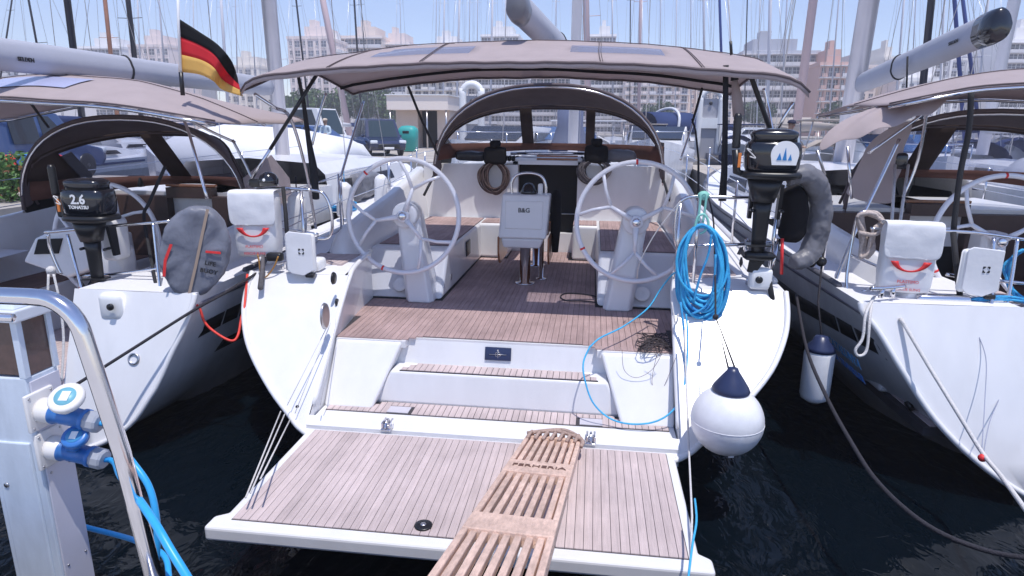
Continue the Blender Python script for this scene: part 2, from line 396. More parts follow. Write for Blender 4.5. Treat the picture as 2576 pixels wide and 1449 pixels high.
def build_coaming(root, cfg, X):
    ci = cfg['coam']; m = MB()
    for s in (-1, 1):
        rings = []
        for (y, zt) in ((5.46, 1.30), (5.62, 1.50), (6.2, 1.60), (7.0, 1.70), (7.7, 1.82), (8.3, 1.93)):
            zd = deck_z(cfg, y) - 0.02
            zt = max(zt, zd + 0.05)
            rings.append([V((s * (ci - 0.36), y, 0.84)), V((s * (ci - 0.30), y, 1.25)), V((s * (ci - 0.24), y, zt - 0.05)), V((s * (ci - 0.20), y, zt - 0.005)), V((s * (ci - 0.13), y, zt - 0.005)), V((s * (ci - 0.08), y, zt - 0.06)), V((s * ci, y, zd))])
        m.loft(rings, closed=True)
    for o in build_parts(m, 2, 'coaming', GEL, root, X): bev(o, 0.01, 2)

def planks(parent, X, mat_, boxes, name='plank'):
    for (a, b) in boxes:
        o = MB().box(a, b).build(name, mat_, parent, X)
    return

def wheel(root, X, hub, rad, rot, tilt=0.10, fork=True, hubcap=True, label=None):
    hub = V(hub); ax = V((0, -cos(tilt), sin(tilt))); u = V((1, 0, 0)); v = ax.cross(u) * -1
    pt = lambda r, a: hub + (u * cos(a) + v * sin(a)) * r
    rim = MB().tube([pt(rad, 2 * pi * i / 64) for i in range(64)], 0.0215, 10, closed=True).build('steering_wheel', WHEEL, root, X, label=label)
    for k in range(3):
        a = R(rot + 120 * k); m = MB()
        m.tube([pt(0.05, a), pt(rad * 0.3, a), pt(rad * 0.52, a)], [0.026, 0.019, 0.017], 8)
        for d in (-0.42, 0.42):
            m.tube([pt(rad * 0.50, a), pt(rad * 0.75, a + d * 0.62), pt(rad * 0.985, a + d)], [0.016, 0.0145, 0.016], 8)
        m.build('spoke', WHEEL, rim, X)
    MB().lathe(hub - ax * 0.01, ax, [(0, 0.06), (0.02, 0.058), (0.03, 0.045)], 20).build('hub', WHEEL, rim, X)
    MB().lathe(hub + ax * 0.02, ax, [(0, 0.037), (0.018, 0.034), (0.024, 0.02), (0.024, 0.0)], 20).build('hub_cap', STEEL, rim, X)
    for a in (rot + 62, rot + 178):
        MB().tube([pt(rad, R(a - 1.0)), pt(rad, R(a)), pt(rad, R(a + 1.0))], 0.0230, 10).build('rim_mark', RED, rim, X)
    return rim

def surf_mesh(fn, nu, nv, skip=None):
    vs = [fn(i / nu, j / nv) for j in range(nv + 1) for i in range(nu + 1)]
    fs = [(j * (nu + 1) + i, j * (nu + 1) + i + 1, (j + 1) * (nu + 1) + i + 1, (j + 1) * (nu + 1) + i) for j in range(nv) for i in range(nu) if not (skip and skip(i, j))]
    m = MB(); m.add(vs, fs, 0, True); return m
from mathutils import noise as NZ
def wob(p, s, a): return NZ.noise_vector(V(p) * s) * a

# ================================================================== MAIN YACHT
MAIN = dict(out=[(2.08, 1.27), (2.07, 1.15), (2.03, 1.02), (1.93, 0.86), (1.80, 0.73), (1.60, 0.575), (1.42, 0.46), (1.27, 0.375), (0.9, 0.26), (0.45, 0.19), (0, 0.17)],
            y0=3.86, m=1.05, len=18.0, open=1.27, qbot=0.385, coam=1.80, cab=1.46)
yacht = thing('sailing_yacht', (0, 5.5, 0), 'white sailing yacht in the middle, teak swim platform lowered, twin white wheels under taupe bimini', 'yacht', 'sailing yachts moored stern-to at the dock')
X0 = None
build_hull(yacht, MAIN, X0)
build_coaming(yacht, MAIN, X0)

# lower ledge, stairs
lg = MB()
lg.box((-1.262, 3.83, 0.30), (1.262, 4.60, 0.42))
lg.build('transom_ledge', GEL, yacht)
st = MB()
st.prism([(-0.93, 4.262, 0.42), (0.93, 4.262, 0.42), (0.80, 4.305, 0.662), (-0.80, 4.305, 0.662)], (0, 0.6, 0))
bev(st.build('lower_step', GEL, yacht), 0.02, 3)
st = MB()
st.prism([(-0.84, 4.462, 0.60), (0.84, 4.462, 0.60), (0.745, 4.528, 0.846), (-0.745, 4.528, 0.846)], (0, 0.25, 0))
bev(st.build('upper_step', GEL, yacht), 0.012, 3)
for s in (-1, 1):
    b = MB()
    b.add([(s * 0.90, 4.13, 0.415), (s * 1.268, 4.13, 0.415), (s * 1.268, 4.425, 0.848), (s * 0.74, 4.425, 0.848),
           (s * 0.90, 4.8, 0.415), (s * 1.268, 4.8, 0.415), (s * 1.268, 4.8, 0.848), (s * 0.74, 4.8, 0.848)],
          [(0, 1, 2, 3), (7, 6, 5, 4), (0, 3, 7, 4), (1, 5, 6, 2), (3, 2, 6, 7), (0, 4, 5, 1)])
    bev(b.build('stair_side', GEL, yacht), 0.025, 3)
# emblem plate
pl = MB().rbox((0.0, 0, 0), (0.20, 0.012, 0.10), 0.004, M=Matrix.Rotation(R(-15), 4, 'X'))
T_ = Matrix.Translation(V((-0.02, 4.497, 0.765)))
pl.v = [T_ @ p for p in pl.v]
pl = pl.build('name_plate', NAVY, yacht)
em = MB(); y_ = 4.487
em.tube([(-0.085, y_, 0.762), (0.045, y_, 0.764)], 0.0025, 6)
em.tube([(-0.02, y_ - 0.002, 0.725), (-0.02, y_ + 0.003, 0.80)], 0.003, 6)
em.tube([(-0.02 + 0.02 * cos(2 * pi * k / 16), y_, 0.763 + 0.02 * sin(2 * pi * k / 16)) for k in range(16)], 0.002, 5, closed=True)
em.build('emblem', STEELD, pl)
PADM = mat('hinge_pad_grey', (0.52, 0.50, 0.55), 0.5)
# teak on the two steps
def tread(poly_y, xs, z, yf, name):
    pass
tr = MB().box((-1.225, 4.075, 0.418), (1.225, 4.258, 0.4245)).build('ledge_tread', CAULK, yacht)
for i in range(54):
    x = -1.222 + i * 0.0453; xc = abs(x + 0.02)
    d = 0.075 if xc > 0.95 else (0.075 + (0.95 - xc) / 0.12 * 0.105 if xc > 0.83 else 0.18)
    ys_ = 4.195 if abs(xc - 0.70) < 0.09 else 4.078
    MB().box((x + 0.002, ys_, 0.424), (x + 0.0430, 4.075 + d, 0.430)).build('plank', TEAK, tr)
for s in (-1, 1): MB().box((s * 0.70 - 0.085, 4.09, 0.424), (s * 0.70 + 0.085, 4.19, 0.429)).build('hinge_pad', PADM, tr)
tr = MB().prism([(-0.735, 4.312, 0.658), (0.735, 4.312, 0.658), (0.62, 4.458, 0.658), (-0.62, 4.458, 0.658)], (0, 0, 0.008)).build('step_tread', CAULK, yacht)
for i in range(32):
    x = -0.725 + i * 0.0453; xc = abs(x + 0.02); d = 0.156 if xc < 0.62 else max(0.03, 0.156 - (xc - 0.62) / 0.115 * 0.14)
    MB().box((x + 0.002, 4.314, 0.665), (x + 0.0430, 4.312 + min(d, 0.144), 0.671)).build('plank', TEAK, tr)
# swim platform
sp = MB()
sp.prism([(-1.285, 2.66, 0.33), (1.285, 2.66, 0.33), (1.285, 2.76, 0.33), (1.225, 2.80, 0.33), (1.225, 3.72, 0.33), (1.18, 3.80, 0.33), (-1.18, 3.80, 0.33), (-1.225, 3.72, 0.33), (-1.225, 2.80, 0.33), (-1.285, 2.76, 0.33)], (0, 0, 0.085))
sp = bev(sp.build('swim_platform', GEL, yacht), 0.018, 3)
MB().box((-1.172, 2.735, 0.412), (1.172, 3.765, 0.4175)).build('caulking', CAULK, sp)
for i in range(51):
    x = -1.168 + i * 0.0458
    MB().box((x + 0.0015, 2.738, 0.4165), (x + 0.0443, 3.762, 0.4232)).build('plank', TEAK, sp)
c0 = P(1065, 1321, z=0.428)
MB().lathe(c0 - V((0, 0, 0.006)), (0, 0, 1), [(0, 0.047), (0.008, 0.047), (0.011, 0.04), (0.011, 0.0)], 24).build('drain_ring', BLACK, sp)
MB().lathe(c0 + V((0, 0, 0.004)), (0, 0, 1), [(0, 0.016), (0.004, 0.014), (0.004, 0)], 16).build('drain_cap', STEELD, sp)
for u_, v_ in ((985, 1062), (1486, 1092)):
    c0 = P(u_, v_, z=0.43); h = MB()
    h.rbox((c0.x, 3.86, 0.435), (0.07, 0.14, 0.014), 0.005); h.tube([(c0.x - 0.035, 3.83, 0.45), (c0.x + 0.035, 3.83, 0.45)], 0.014, 10)
    for k in (-1, 1): h.rbox((c0.x + k * 0.024, 3.845, 0.46), (0.014, 0.09, 0.05), 0.005)
    h.tube(curve([(c0.x, 3.88, 0.44), (c0.x, 3.87, 0.48), (c0.x, 3.83, 0.49), (c0.x, 3.79, 0.45)], 5), 0.008, 8)
    h.build('platform_hinge', STEEL, yacht)

# inner quarter walls, cockpit sole
qw = MB()
for s in (-1, 1):
    qw.add([(s * 1.27, 3.86, 0.40), (s * 1.27, yp(MAIN, 1.27), 1.27), (s * 1.275, 4.30, 0.40),
            (s * 1.385, 5.62, 0.40), (s * 1.385, 5.62, 1.29), (s * 1.30, 4.9, 1.275)], [(0, 2, 3, 4, 5, 1)])
build_parts(qw, 2, 'quarter_wall', GEL, yacht)
ql = MB()
for s in (-1, 1):
    ql.tube(curve([V((s * 1.272, yp(MAIN, z) + 0.03, z)) for z in (0.5, 0.75, 0.95, 1.12)] + [V((s * 1.275, 4.78, 1.24)), V((s * 1.31, 5.0, 1.285)), V((s * 1.385, 5.6, 1.30))], 4), 0.022, 8)
build_parts(ql, 2, 'quarter_moulding', GEL, yacht)
sole = MB().box((-1.40, 4.545, 0.80), (1.40, 8.2, 0.853)).build('cockpit_sole', CAULK, yacht)
for s in (-1, 1): MB().box((min(s * 0.72, s * 1.262), 4.43, 0.80), (max(s * 0.72, s * 1.262), 4.545, 0.8515)).build('sole_lip', GEL, sole)
bb = MB()
bb.box((-0.72, 4.525, 0.80), (0.72, 4.55, 0.8505))
bb.build('sole_lip', GEL, sole)
for i in range(58):
    x = -1.364 + i * 0.0470; xc = abs(x + 0.0235)
    ya = 4.55 if xc < 0.62 else (4.55 - (xc - 0.62) / 0.12 * 0.10 if xc < 0.74 else 4.45)
    yb = 8.19 if xc < 0.38 else (7.66 if xc < 0.70 else 5.58)
    if xc > 1.265: ya = 5.0
    b = 4.9 + (i * 37 % 11) * 0.2
    if yb > 6: segs = ((ya, 6.05 + (i * 5 % 7) * 0.18), (6.05 + (i * 5 % 7) * 0.18 + 0.003, yb))
    else: segs = ((ya, yb),)
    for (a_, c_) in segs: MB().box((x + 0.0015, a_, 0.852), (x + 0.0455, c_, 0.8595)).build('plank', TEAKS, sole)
# seat lockers: side benches, forward bench, with the aft console below each wheel
for s in (-1, 1):
    lk = MB()
    lk.add([(s * 0.72, 5.62, 0.86), (s * 1.50, 5.62, 0.86), (s * 1.50, 5.95, 1.285), (s * 0.72, 5.95, 1.285),
            (s * 0.70, 8.2, 0.86), (s * 1.50, 8.2, 0.86), (s * 1.50, 8.2, 1.285), (s * 0.70, 8.2, 1.285)],
           [(0, 1, 2, 3), (7, 6, 5, 4), (0, 3, 7, 4), (1, 5, 6, 2), (3, 2, 6, 7), (0, 4, 5, 1)])
    x0, x1 = (0.42, 0.74) if s > 0 else (-0.74, -0.38)
    lk.box((x0, 7.68, 0.86), (x1, 8.2, 1.284))
    lk = bev(lk.build('bench_locker', GEL, yacht), 0.03, 3)
    MB().box((s * 0.74 if s > 0 else -1.46, 6.08, 1.282), (s * 1.46 if s > 0 else -0.74, 8.12, 1.288)).build('seat_caulking', CAULK, lk)
    for i in range(15):
        xa = s * (0.745 + i * 0.0475); xb = xa + s * 0.0450
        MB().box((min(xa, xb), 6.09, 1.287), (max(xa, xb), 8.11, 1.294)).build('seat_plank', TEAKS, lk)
    for i in range(6):
        xa = s * (0.705 - i * 0.0475); xb = xa - s * 0.045
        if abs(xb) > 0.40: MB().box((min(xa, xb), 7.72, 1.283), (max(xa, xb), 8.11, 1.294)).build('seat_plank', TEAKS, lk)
    # wheel pedestal column, leaning outboard towards the hub
    col = MB()
    rings = []
    for (t, wx, wy) in ((0, 0.13, 0.17), (0.3, 0.125, 0.15), (0.7, 0.115, 0.12), (0.92, 0.112, 0.105), (1.0, 0.112, 0.10)):
        cx = s * lerp(0.90, 1.02, t); cy = lerp(5.66, 5.66, t) + 0.03 * (t - 0.5); cz = lerp(0.86, 1.66, t)
        rings.append([V((cx + wx * a, cy + wy * b_, cz)) for (a, b_) in ((-1, -0.7), (-0.75, -1), (0.75, -1), (1, -0.7), (1, 0.8), (0.8, 1), (-0.8, 1), (-1, 0.8))])
    col.loft(rings, smooth=False)
    col.lathe((s * 1.02, 5.50, 1.655), (0, 1, 0), [(0, 0.112), (0.02, 0.116), (0.2, 0.116), (0.22, 0.10)], 28)
    bev(col.build('wheel_pedestal', GEL, yacht), 0.018, 3)
    wheel(yacht, X0, (s * 1.02, 5.47, 1.655), 0.505, 50 if s < 0 else 90)
# box mouldings on the port console: speaker disc, latch, shower
o = MB().lathe((-1.12, 5.648, 0.985), (0, -1, 0.75), [(0, 0.075), (0.012, 0.072), (0.014, 0.05), (0.006, 0.03), (0.012, 0.015), (0.012, 0)], 24).build('speaker_cover', WHITE, yacht)
o = MB().lathe((1.12, 5.648, 0.985), (0, -1, 0.75), [(0, 0.075), (0.012, 0.072), (0.014, 0.05), (0.006, 0.03), (0.012, 0.015), (0.012, 0)], 24).build('speaker_cover', WHITE, yacht)
o = MB(); o.rbox((-0.703, 6.85, 1.13), (0.012, 0.20, 0.16), 0.005); o.build('locker_vent', BLACK, yacht)
o = MB(); o.rbox((-0.712, 6.0, 0.99), (0.012, 0.05, 0.06), 0.005); o.build('locker_latch', STEELD, yacht)
# shower niche and oval vent on the port quarter wall
p0 = P(816, 795, x=-1.262)
o = MB().lathe(p0, (1, 0, 0), [(0, 0.10), (0.012, 0.095), (0.014, 0.075)], 24).build('round_vent', STEELD, yacht)
o.scale = (1, 0.75, 1)
o = MB().rbox(P(752, 1021, y=3.96) + V((0, -0.02, 0)), (0.03, 0.03, 0.03), 0.012).build('drain_outlet', BLACK, yacht)
for (u_, v_, s_) in ((838, 700, .05), (846, 760, .03), (862, 745, .02)):
    MB().lathe(P(u_, v_, x=-1.30), (1, 0, 0), [(0, s_), (0.012, s_ * 0.9), (0.012, 0)], 14).build('shower_fitting', BLACK, yacht)

# bulkhead with the companionway
for (a, b_) in (((-1.55, 8.2, 0.84), (-0.315, 8.34, 1.97)), ((0.445, 8.2, 0.84), (1.55, 8.34, 1.97)), ((-0.315, 8.2, 0.84), (0.445, 8.34, 1.10)), ((-0.315, 8.2, 1.975), (0.445, 8.34, 2.02))): MB().box(a, b_).build('bulkhead', GEL, yacht)
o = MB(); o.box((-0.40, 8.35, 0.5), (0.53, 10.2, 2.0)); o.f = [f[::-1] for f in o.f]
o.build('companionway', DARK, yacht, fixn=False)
o = MB()
for z in (0.62, 0.86): o.box((-0.28, 8.42, z), (0.40, 8.6, z + 0.03))
o.build('companionway_step', TEAKD, yacht)
o = MB(); o.rbox((0.07, 8.75, 2.035), (0.86, 1.05, 0.05), 0.015); o = o.build('sliding_hatch', GEL, yacht)
MB().rbox((0.18, 8.245, 2.045), (0.52, 0.05, 0.028), 0.006).build('wood_grip', WOODT, o)
MB().rbox((0.18, 8.215, 2.085), (0.52, 0.03, 0.02), 0.006).build('wood_grip', WOODT, o)
o = MB(); o.tube([(-0.42, 8.26, 2.11), (0.62, 8.26, 2.12)], 0.02, 8); o.build('hatch_rail', STEEL, yacht)
for s in (-1, 1):
    wn = MB()
    c0 = V((0.07 + s * 0.72, 8.45, 2.0)); wn.lathe(c0, (0, 0, 1), [(0, 0.075), (0.03, 0.07), (0.05, 0.05), (0.11, 0.052), (0.14, 0.065), (0.16, 0.06), (0.16, 0)], 20)
    wn.build('winch', STEELD, yacht)
    cl = MB()
    for k in range(4): cl.rbox((0.07 + s * (0.42 + k * 0.05), 8.42, 2.04), (0.035, 0.16, 0.07), 0.012)
    cl.build('rope_clutch', BLACK, yacht)
o = MB()
for k in range(5):
    o.tube(curve([(0.0 - 0.35 - 0.04 * k, 8.5, 2.05), (-0.45 - 0.03 * k, 9.0, 2.03), (-0.35, 10.4, 2.03)], 5), 0.007, 6)
    o.tube(curve([(0.5 + 0.04 * k, 8.5, 2.05), (0.55 + 0.03 * k, 9.0, 2.03), (0.45, 10.4, 2.03)], 5), 0.007, 6)
o.build('halyards', ROPEW, yacht)

# cockpit table with plotter pod
tb = MB(); rings = []
for (z, y, w0, w1) in ((1.245, 6.30, -0.235, 0.135), (1.345, 6.285, -0.26, 0.175)):
    rings.append([V((w0, y, z)), V((w1, y, z)), V((w1, y + 0.30, z)), V((w0, y + 0.30, z))])
tb.loft(rings, smooth=False)
tb.hexa([(-0.285, 6.275, 1.345), (0.195, 6.275, 1.345), (0.195, 6.60, 1.345), (-0.285, 6.60, 1.345)], [(-0.255, 6.34, 1.78), (0.225, 6.34, 1.78), (0.225, 6.58, 1.78), (-0.255, 6.58, 1.78)])
pod = bev(tb.build('plotter_pod', GEL, yacht), 0.02, 3)
nrm = V((0, -1, 0.15)).normalized(); up_ = V((0, 0.065, 0.435)).normalized()
cov = MB(); cc = V((-0.03, 6.312, 1.58))
cov.obox(cc, V((0.19, 0, 0)), nrm * 0.012, up_ * 0.14); cov = bev(cov.build('plotter_cover', WHITE, pod), 0.01, 3)
Mtx = Matrix.Translation(cc + nrm * 0.0135 + up_ * 0.045) @ Matrix((V((1, 0, 0)), up_, nrm)).transposed().to_4x4()
MB().text('B&G', Mtx, 0.062, depth=0.002, bold=True).build('lettering', INK, cov)
tl = MB()
for s in (-1, 1):
    xx = -0.035 + s * 0.245
    tl.prism([(xx, 6.32, 1.35), (xx, 6.95, 1.35), (xx, 6.95, 1.06), (xx, 6.42, 1.06), (xx, 6.32, 1.18)], (0.02 * s, 0, 0))
bev(tl.build('table_leaf', WOODT, yacht), 0.004, 2)
MB().box((-0.26, 6.61, 1.335), (0.20, 7.45, 1.36)).build('table_top', WOODT, yacht)
lgm = MB(); lgm.lathe((-0.02, 6.40, 0.86), (0, 0, 1), [(0, 0.105), (0.012, 0.10), (0.016, 0.055), (0.40, 0.055)], 24)
lgm.build('table_leg', STEEL, yacht)
MB().lathe((0.13, 6.62, 0.86), (0, 0, 1), [(0, 0.06), (0.01, 0.055), (0.014, 0.024), (0.48, 0.024)], 16).build('table_leg', STEEL, yacht)
MB().lathe((0.02, 7.3, 0.86), (0, 0, 1), [(0, 0.10), (0.012, 0.10), (0.016, 0.05), (0.48, 0.05)], 20).build('table_leg', STEEL, yacht)
hb = MB().tube(curve([(-0.17, 6.46, 1.77), (-0.175, 6.46, 1.88), (-0.12, 6.46, 1.965), (0.02, 6.46, 1.985), (0.13, 6.46, 1.95), (0.17, 6.46, 1.86), (0.175, 6.46, 1.77)], 6), 0.0145, 10).build('grab_bar', STEEL, yacht)
cm = MB(); cm.lathe((0.0, 6.46, 1.775), (0, 0, 1), [(0, 0.085), (0.03, 0.085), (0.05, 0.07), (0.09, 0.055), (0.11, 0.03), (0.115, 0)], 20); cm.build('compass', BLACKG, yacht)
MB().rbox((0.12, 6.44, 1.83), (0.05, 0.06, 0.11), 0.015).build('switch_box', WHITE, yacht)
bt = MB(); bt.lathe((0.27, 6.66, 1.15), (0, 0, 1), [(0, 0.035), (0.2, 0.05), (0.4, 0.06), (0.6, 0.055), (0.66, 0.02)], 12); bt.build('table_bag', BLACKCAN, yacht)

# sprayhood
def arch(w_, zb, zt, y, cx=0.07, n=26, e=2.35, lean=0.0):
    out = []
    for i in range(n + 1):
        a = pi * i / n; c_, s_ = cos(a), sin(a)
        x = -w_ * (abs(c_) ** (2 / e)) * (1 if c_ > 0 else -1); h = (zt - zb) * abs(s_) ** (2 / e)
        out.append(V((cx + x, y + lean * (1 - abs(s_) ** 1.2), zb + h)))
    return out
def sprayhood(root, X, cx, w_, ya, yf, za, zt, zf, zwin, panes, hoodmat=CANVASD, clear=CLEAR, frame=TRIM, sides=1.0):
    A = arch(w_, za, zt, ya, cx, lean=0.0); wy = lambda x, z: max(ya + 0.05, yf + (zf - z) * 0.95 - 1.25 * min(1, abs(x - cx) / w_) ** 3)
    B = [V((p.x, wy(p.x, p.z), p.z)) for p in arch(w_ * 0.99, za + 0.06, zf, yf, cx, e=2.7)]
    M_ = [lerp(a, b, 0.45) + V((0, 0, 0.035 * sin(pi * i / 26))) for i, (a, b) in enumerate(zip(A, B))]
    hd = MB().loft([A, M_, B], closed=False); hd = hd.build('sprayhood', hoodmat, root, X); mod(hd, 'SOLIDIFY', thickness=0.012); mod(hd, 'SUBSURF', levels=1, render_levels=2)
    MB().tube(A, 0.019, 8).build('hood_bow', hoodmat, hd, X)
    MB().tube([p + V((0, -0.005, -0.03)) for p in A], 0.012, 8).build('hood_tube', STEEL, hd, X)
    MB().tube([p + V((0, 0.02, -0.02)) for p in B], 0.014, 8).build('hood_bow', hoodmat, hd, X)
    # slanted window panel from the forward arch down to the cabin roof
    def B_z(x):
        t = min(1, abs(x - cx) / (w_ * 0.99)); return za + 0.06 + (zf - za - 0.06) * (1 - t ** 2.7) ** (1 / 2.7)
    sl_ = 0.95; edge_m = FRAME
    W = lambda x, z: V((x, wy(x, z), z))
    for (xa, xb) in panes:
        n = 8; top = [W(lerp(xa, xb, k / n), max(zwin + 0.02, min(B_z(lerp(xa, xb, k / n)) - 0.05, zf - 0.05))) for k in range(n + 1)]
        bot = [W(lerp(xa, xb, k / n), zwin) for k in range(n + 1)]
        p = MB().loft([bot, top], closed=False); p = p.build('hood_window', clear, hd, X)
    bs = MB(); fr = MB(); edges = [cx - w_ * 0.985] + [e_ for p in panes for e_ in p] + [cx + w_ * 0.985]
    for k in range(0, len(edges), 2):
        xa, xb = edges[k], edges[k + 1]
        n = 8; rt = [W(lerp(xa, xb, i / n), B_z(lerp(xa, xb, i / n))) for i in range(n + 1)]; rb = [W(lerp(xa, xb, i / n), zwin - 0.002) for i in range(n + 1)]
        fr.loft([rb, rt], closed=False)
    for (xa, xb) in panes:
        n = 8; xs = [lerp(xa, xb, i / n) for i in range(n + 1)]
        fr.loft([[W(x, max(zwin + 0.02, min(B_z(x) - 0.05, zf - 0.05))) for x in xs], [W(x, B_z(x)) for x in xs]], closed=False)
    xs = [lerp(cx - w_ * 0.985, cx + w_ * 0.985, i / 20) for i in range(21)]
    bs.loft([[W(x, zwin) - V((0, -0.04, 0.09 + 0.12 * ((x - cx) / w_) ** 2)) for x in xs], [W(x, zwin) for x in xs]], closed=False)
    f = fr.build('window_panel', FRAME, hd, X); mod(f, 'SOLIDIFY', thickness=0.008); f = bs.build('window_skirt', frame, hd, X); mod(f, 'SOLIDIFY', thickness=0.008)
    return hd
hood = sprayhood(yacht, X0, 0.07, 1.41, 7.9, 8.65, 1.80, 2.93, 2.72, 2.225, ((-1.24, -0.36), (-0.20, 0.52), (0.64, 1.38)))
for s in (-1, 1):
    side = MB(); A0 = V((0.07 + s * 1.41, 7.9, 1.82)); 
    side.prism([A0, A0 + V((0, 0.9, 0.05)), A0 + V((-s * 0.01, 1.15, 0.33)), A0 + V((-s * 0.02, 0.75, 0.45)), A0 + V((-s * 0.02, 0.05, 0.45))], (s * 0.008, 0, 0))
    side.build('hood_side', BLACKCAN if s < 0 else CANVASD, hood)
    MB().tube([(0.07 + s * 1.41, 7.9, 1.84), (0.07 + s * 1.47, 7.62, 1.62)], 0.016, 8).build('hood_strap', WEB, hood)

# bimini
def bow_z(za, zm, zf, t):
    k = 0.10; a = abs(t - 0.5); s = 1 - 2 * (sqrt(a * a + k * k) - k * 0.5) ; s = max(-0.1, s)
    return lerp(za if t < 0.5 else zf, zm + 0.03, s)
def bim_z(x, t):
    c = max(0, 1 - (abs(x) / 2.13) ** 2.2)
    za = 2.755 + 0.11 * c; zm = 2.965 + 0.195 * c; zf = 2.745 + 0.19 * c
    z = bow_z(za, zm, zf, t)
    e = max(0, (abs(x) - 1.86) / 0.27); return z - 0.075 * e * e
def bim(u, v):
    x = (u * 2 - 1); wx = lerp(2.13, 1.98, v); cor = 0.12 * max(0, (abs(x) - 0.9) / 0.1) ** 2
    X_ = x * wx; yy = lerp(4.80 + cor, 6.98 - cor * 0.6, v); zz = bim_z(X_, v)
    return V((X_, yy, zz)) + wob((X_, yy, 0), 1.6, 0.014) + V((0, 0, 0.0025 * sin(X_ * 21 + yy * 3) * max(0, 1 - min(abs(v - 0.5), v, 1 - v) / 0.16)))
NU, NV = 48, 20
uw = lambda x: (x / 2.1 + 1) / 2
def inwin(i, j):
    x = ((i + 0.5) / NU * 2 - 1) * 2.1; t = (j + 0.5) / NV
    a = abs(x - 0.03)
    return 0.42 < a < 1.20 - 0.3 * t and 0.13 < t < 0.29 and (a < 1.12 or t < 0.24)
top = surf_mesh(bim, NU, NV, lambda i, j: inwin(i, j))
bimini = top.build('bimini', CANVAS, yacht); mod(bimini, 'SOLIDIFY', thickness=0.006)
for u_ in (0.345, 0.655, 0.18, 0.82):
    MB().tube([bim(u_, j / 24) + V((0, 0, 0.005)) for j in range(25)], 0.0035, 5).build('seam', CANVASD, bimini)
    MB().tube([bim(u_ + 0.004, j / 24) + V((0, 0, 0.004)) for j in range(25)], 0.0022, 5).build('stitching', CANVASD, bimini)
for sd in (-1, 1):
    wn = surf_mesh(lambda u, v: bim(u, v), NU, NV, lambda i, j: not (inwin(i, j) and ((i + 0.5) / NU > 0.5) == (sd > 0))).build('bimini_window', BIMWIN, bimini)
hem = MB(); E_ = [bim(i / NU, 0) for i in range(NU + 1)] + [bim(1, j / NV) for j in range(1, NV + 1)] + [bim(1 - i / NU, 1) for i in range(1, NU + 1)] + [bim(0, 1 - j / NV) for j in range(1, NV)]
hem.tube([p + V((0, 0, -0.012)) for p in E_], 0.011, 6, closed=True); hem.build('bimini_hem', CANVASD, bimini)
fl = MB(); L_ = [bim(i / NU, 0) for i in range(NU + 1)]
fl.loft([[p for p in L_], [p + V((0, -0.008, -0.05)) for p in L_]], closed=False); f = fl.build('bimini_flap', CANVAS, bimini); mod(f, 'SOLIDIFY', thickness=0.004)
for t_ in (0.42, 0.86):
    MB().tube([bim(i / 32, t_) + V((0, 0, -0.03)) for i in range(33)], 0.0145, 8).build('bimini_bow', STEEL if t_ < 0.5 else BLACKCAN, bimini)
    MB().tube([bim(i / 32, t_) + V((0, 0, 0.006)) for i in range(33)], 0.004, 5).build('seam', CANVASD, bimini)
def pole(pts, m=STEEL, r=0.0135, name='bimini_pole', par=None):
    return MB().tube(curve([V(p) for p in pts], 5) if len(pts) > 2 else pts, r, 8).build(name, m, par or bimini)
H_ = P(788, 478, y=5.6); H_.z = 1.50
pole([H_, P(770, 430, y=5.5), P(731, 298, y=5.2), P(690, 270, y=5.0), P(640, 236, y=4.95)])
pole([P(785, 365, y=5.7), P(803, 290, y=5.75), P(821, 235, y=5.8)])
pole([P(855, 454, y=6.2), P(885, 350, y=6.5), P(915, 255, y=6.9)])
pole([P(625, 462, y=5.0), P(680, 375, y=5.0)], STEEL); pole([P(680, 375, y=5.0), P(799, 184, y=5.02)], BLACK, 0.015)
MB().tube([P(748, 180, y=5.0), P(762, 246, y=5.2), P(776, 350, y=5.4), P(788, 420, y=5.4), P(795, 500, y=5.3)], [0.012, 0.016, 0.022, 0.034, 0.030], 8).build('bimini_strap', WEB, bimini)
MB().tube([P(1027, 218, y=6.95), P(1060, 300, y=7.2), P(1101, 389, y=7.6)], 0.014, 8).build('bimini_strap', WEB, bimini)
pole([P(1883, 175, y=5.0), P(1908, 245, y=5.05), P(1936, 322, y=5.1)], BLACK, 0.018)
pole([P(1995, 258, y=5.0), P(1960, 320, y=5.0), P(1925, 420, y=5.2)], STEEL, 0.013)
pole([P(1921, 222, y=5.6), P(1932, 270, y=5.6), P(1943, 330, y=5.5)])
pole([P(1766, 226, y=6.9), P(1740, 320, y=6.6), P(1712, 402, y=6.4)], STEEL, 0.011)
MB().tube([P(1766, 222, y=6.88), P(1742, 308, y=6.62)], 0.012, 8).build('bimini_strap', WEB, bimini)
MB().tube([P(1741, 300, y=6.6), P(1750, 330, y=6.5), P(1757, 400, y=6.2), P(1757, 492, y=5.4)], 0.010, 6).build('bimini_strap', WEB, bimini)
MB().tube([P(1826, 164, y=4.9), P(1824, 330, y=4.95), P(1822, 430, y=5.0), P(1817, 505, y=5.0)], [0.020, 0.020, 0.024, 0.03], 8).build('bimini_strap', WEB, bimini)
rl = MB().tube([P(1847, 195, y=5.05), P(1853, 240, y=5.1), P(1858, 292, y=5.1)], [0.018, 0.036, 0.042], 12).build('rolled_blind', CANVAS, bimini)
MB().tube([P(1846, 176, y=5.05), P(1848, 202, y=5.05)], [0.012, 0.03], 8).build('blind_strap', WEB, rl)

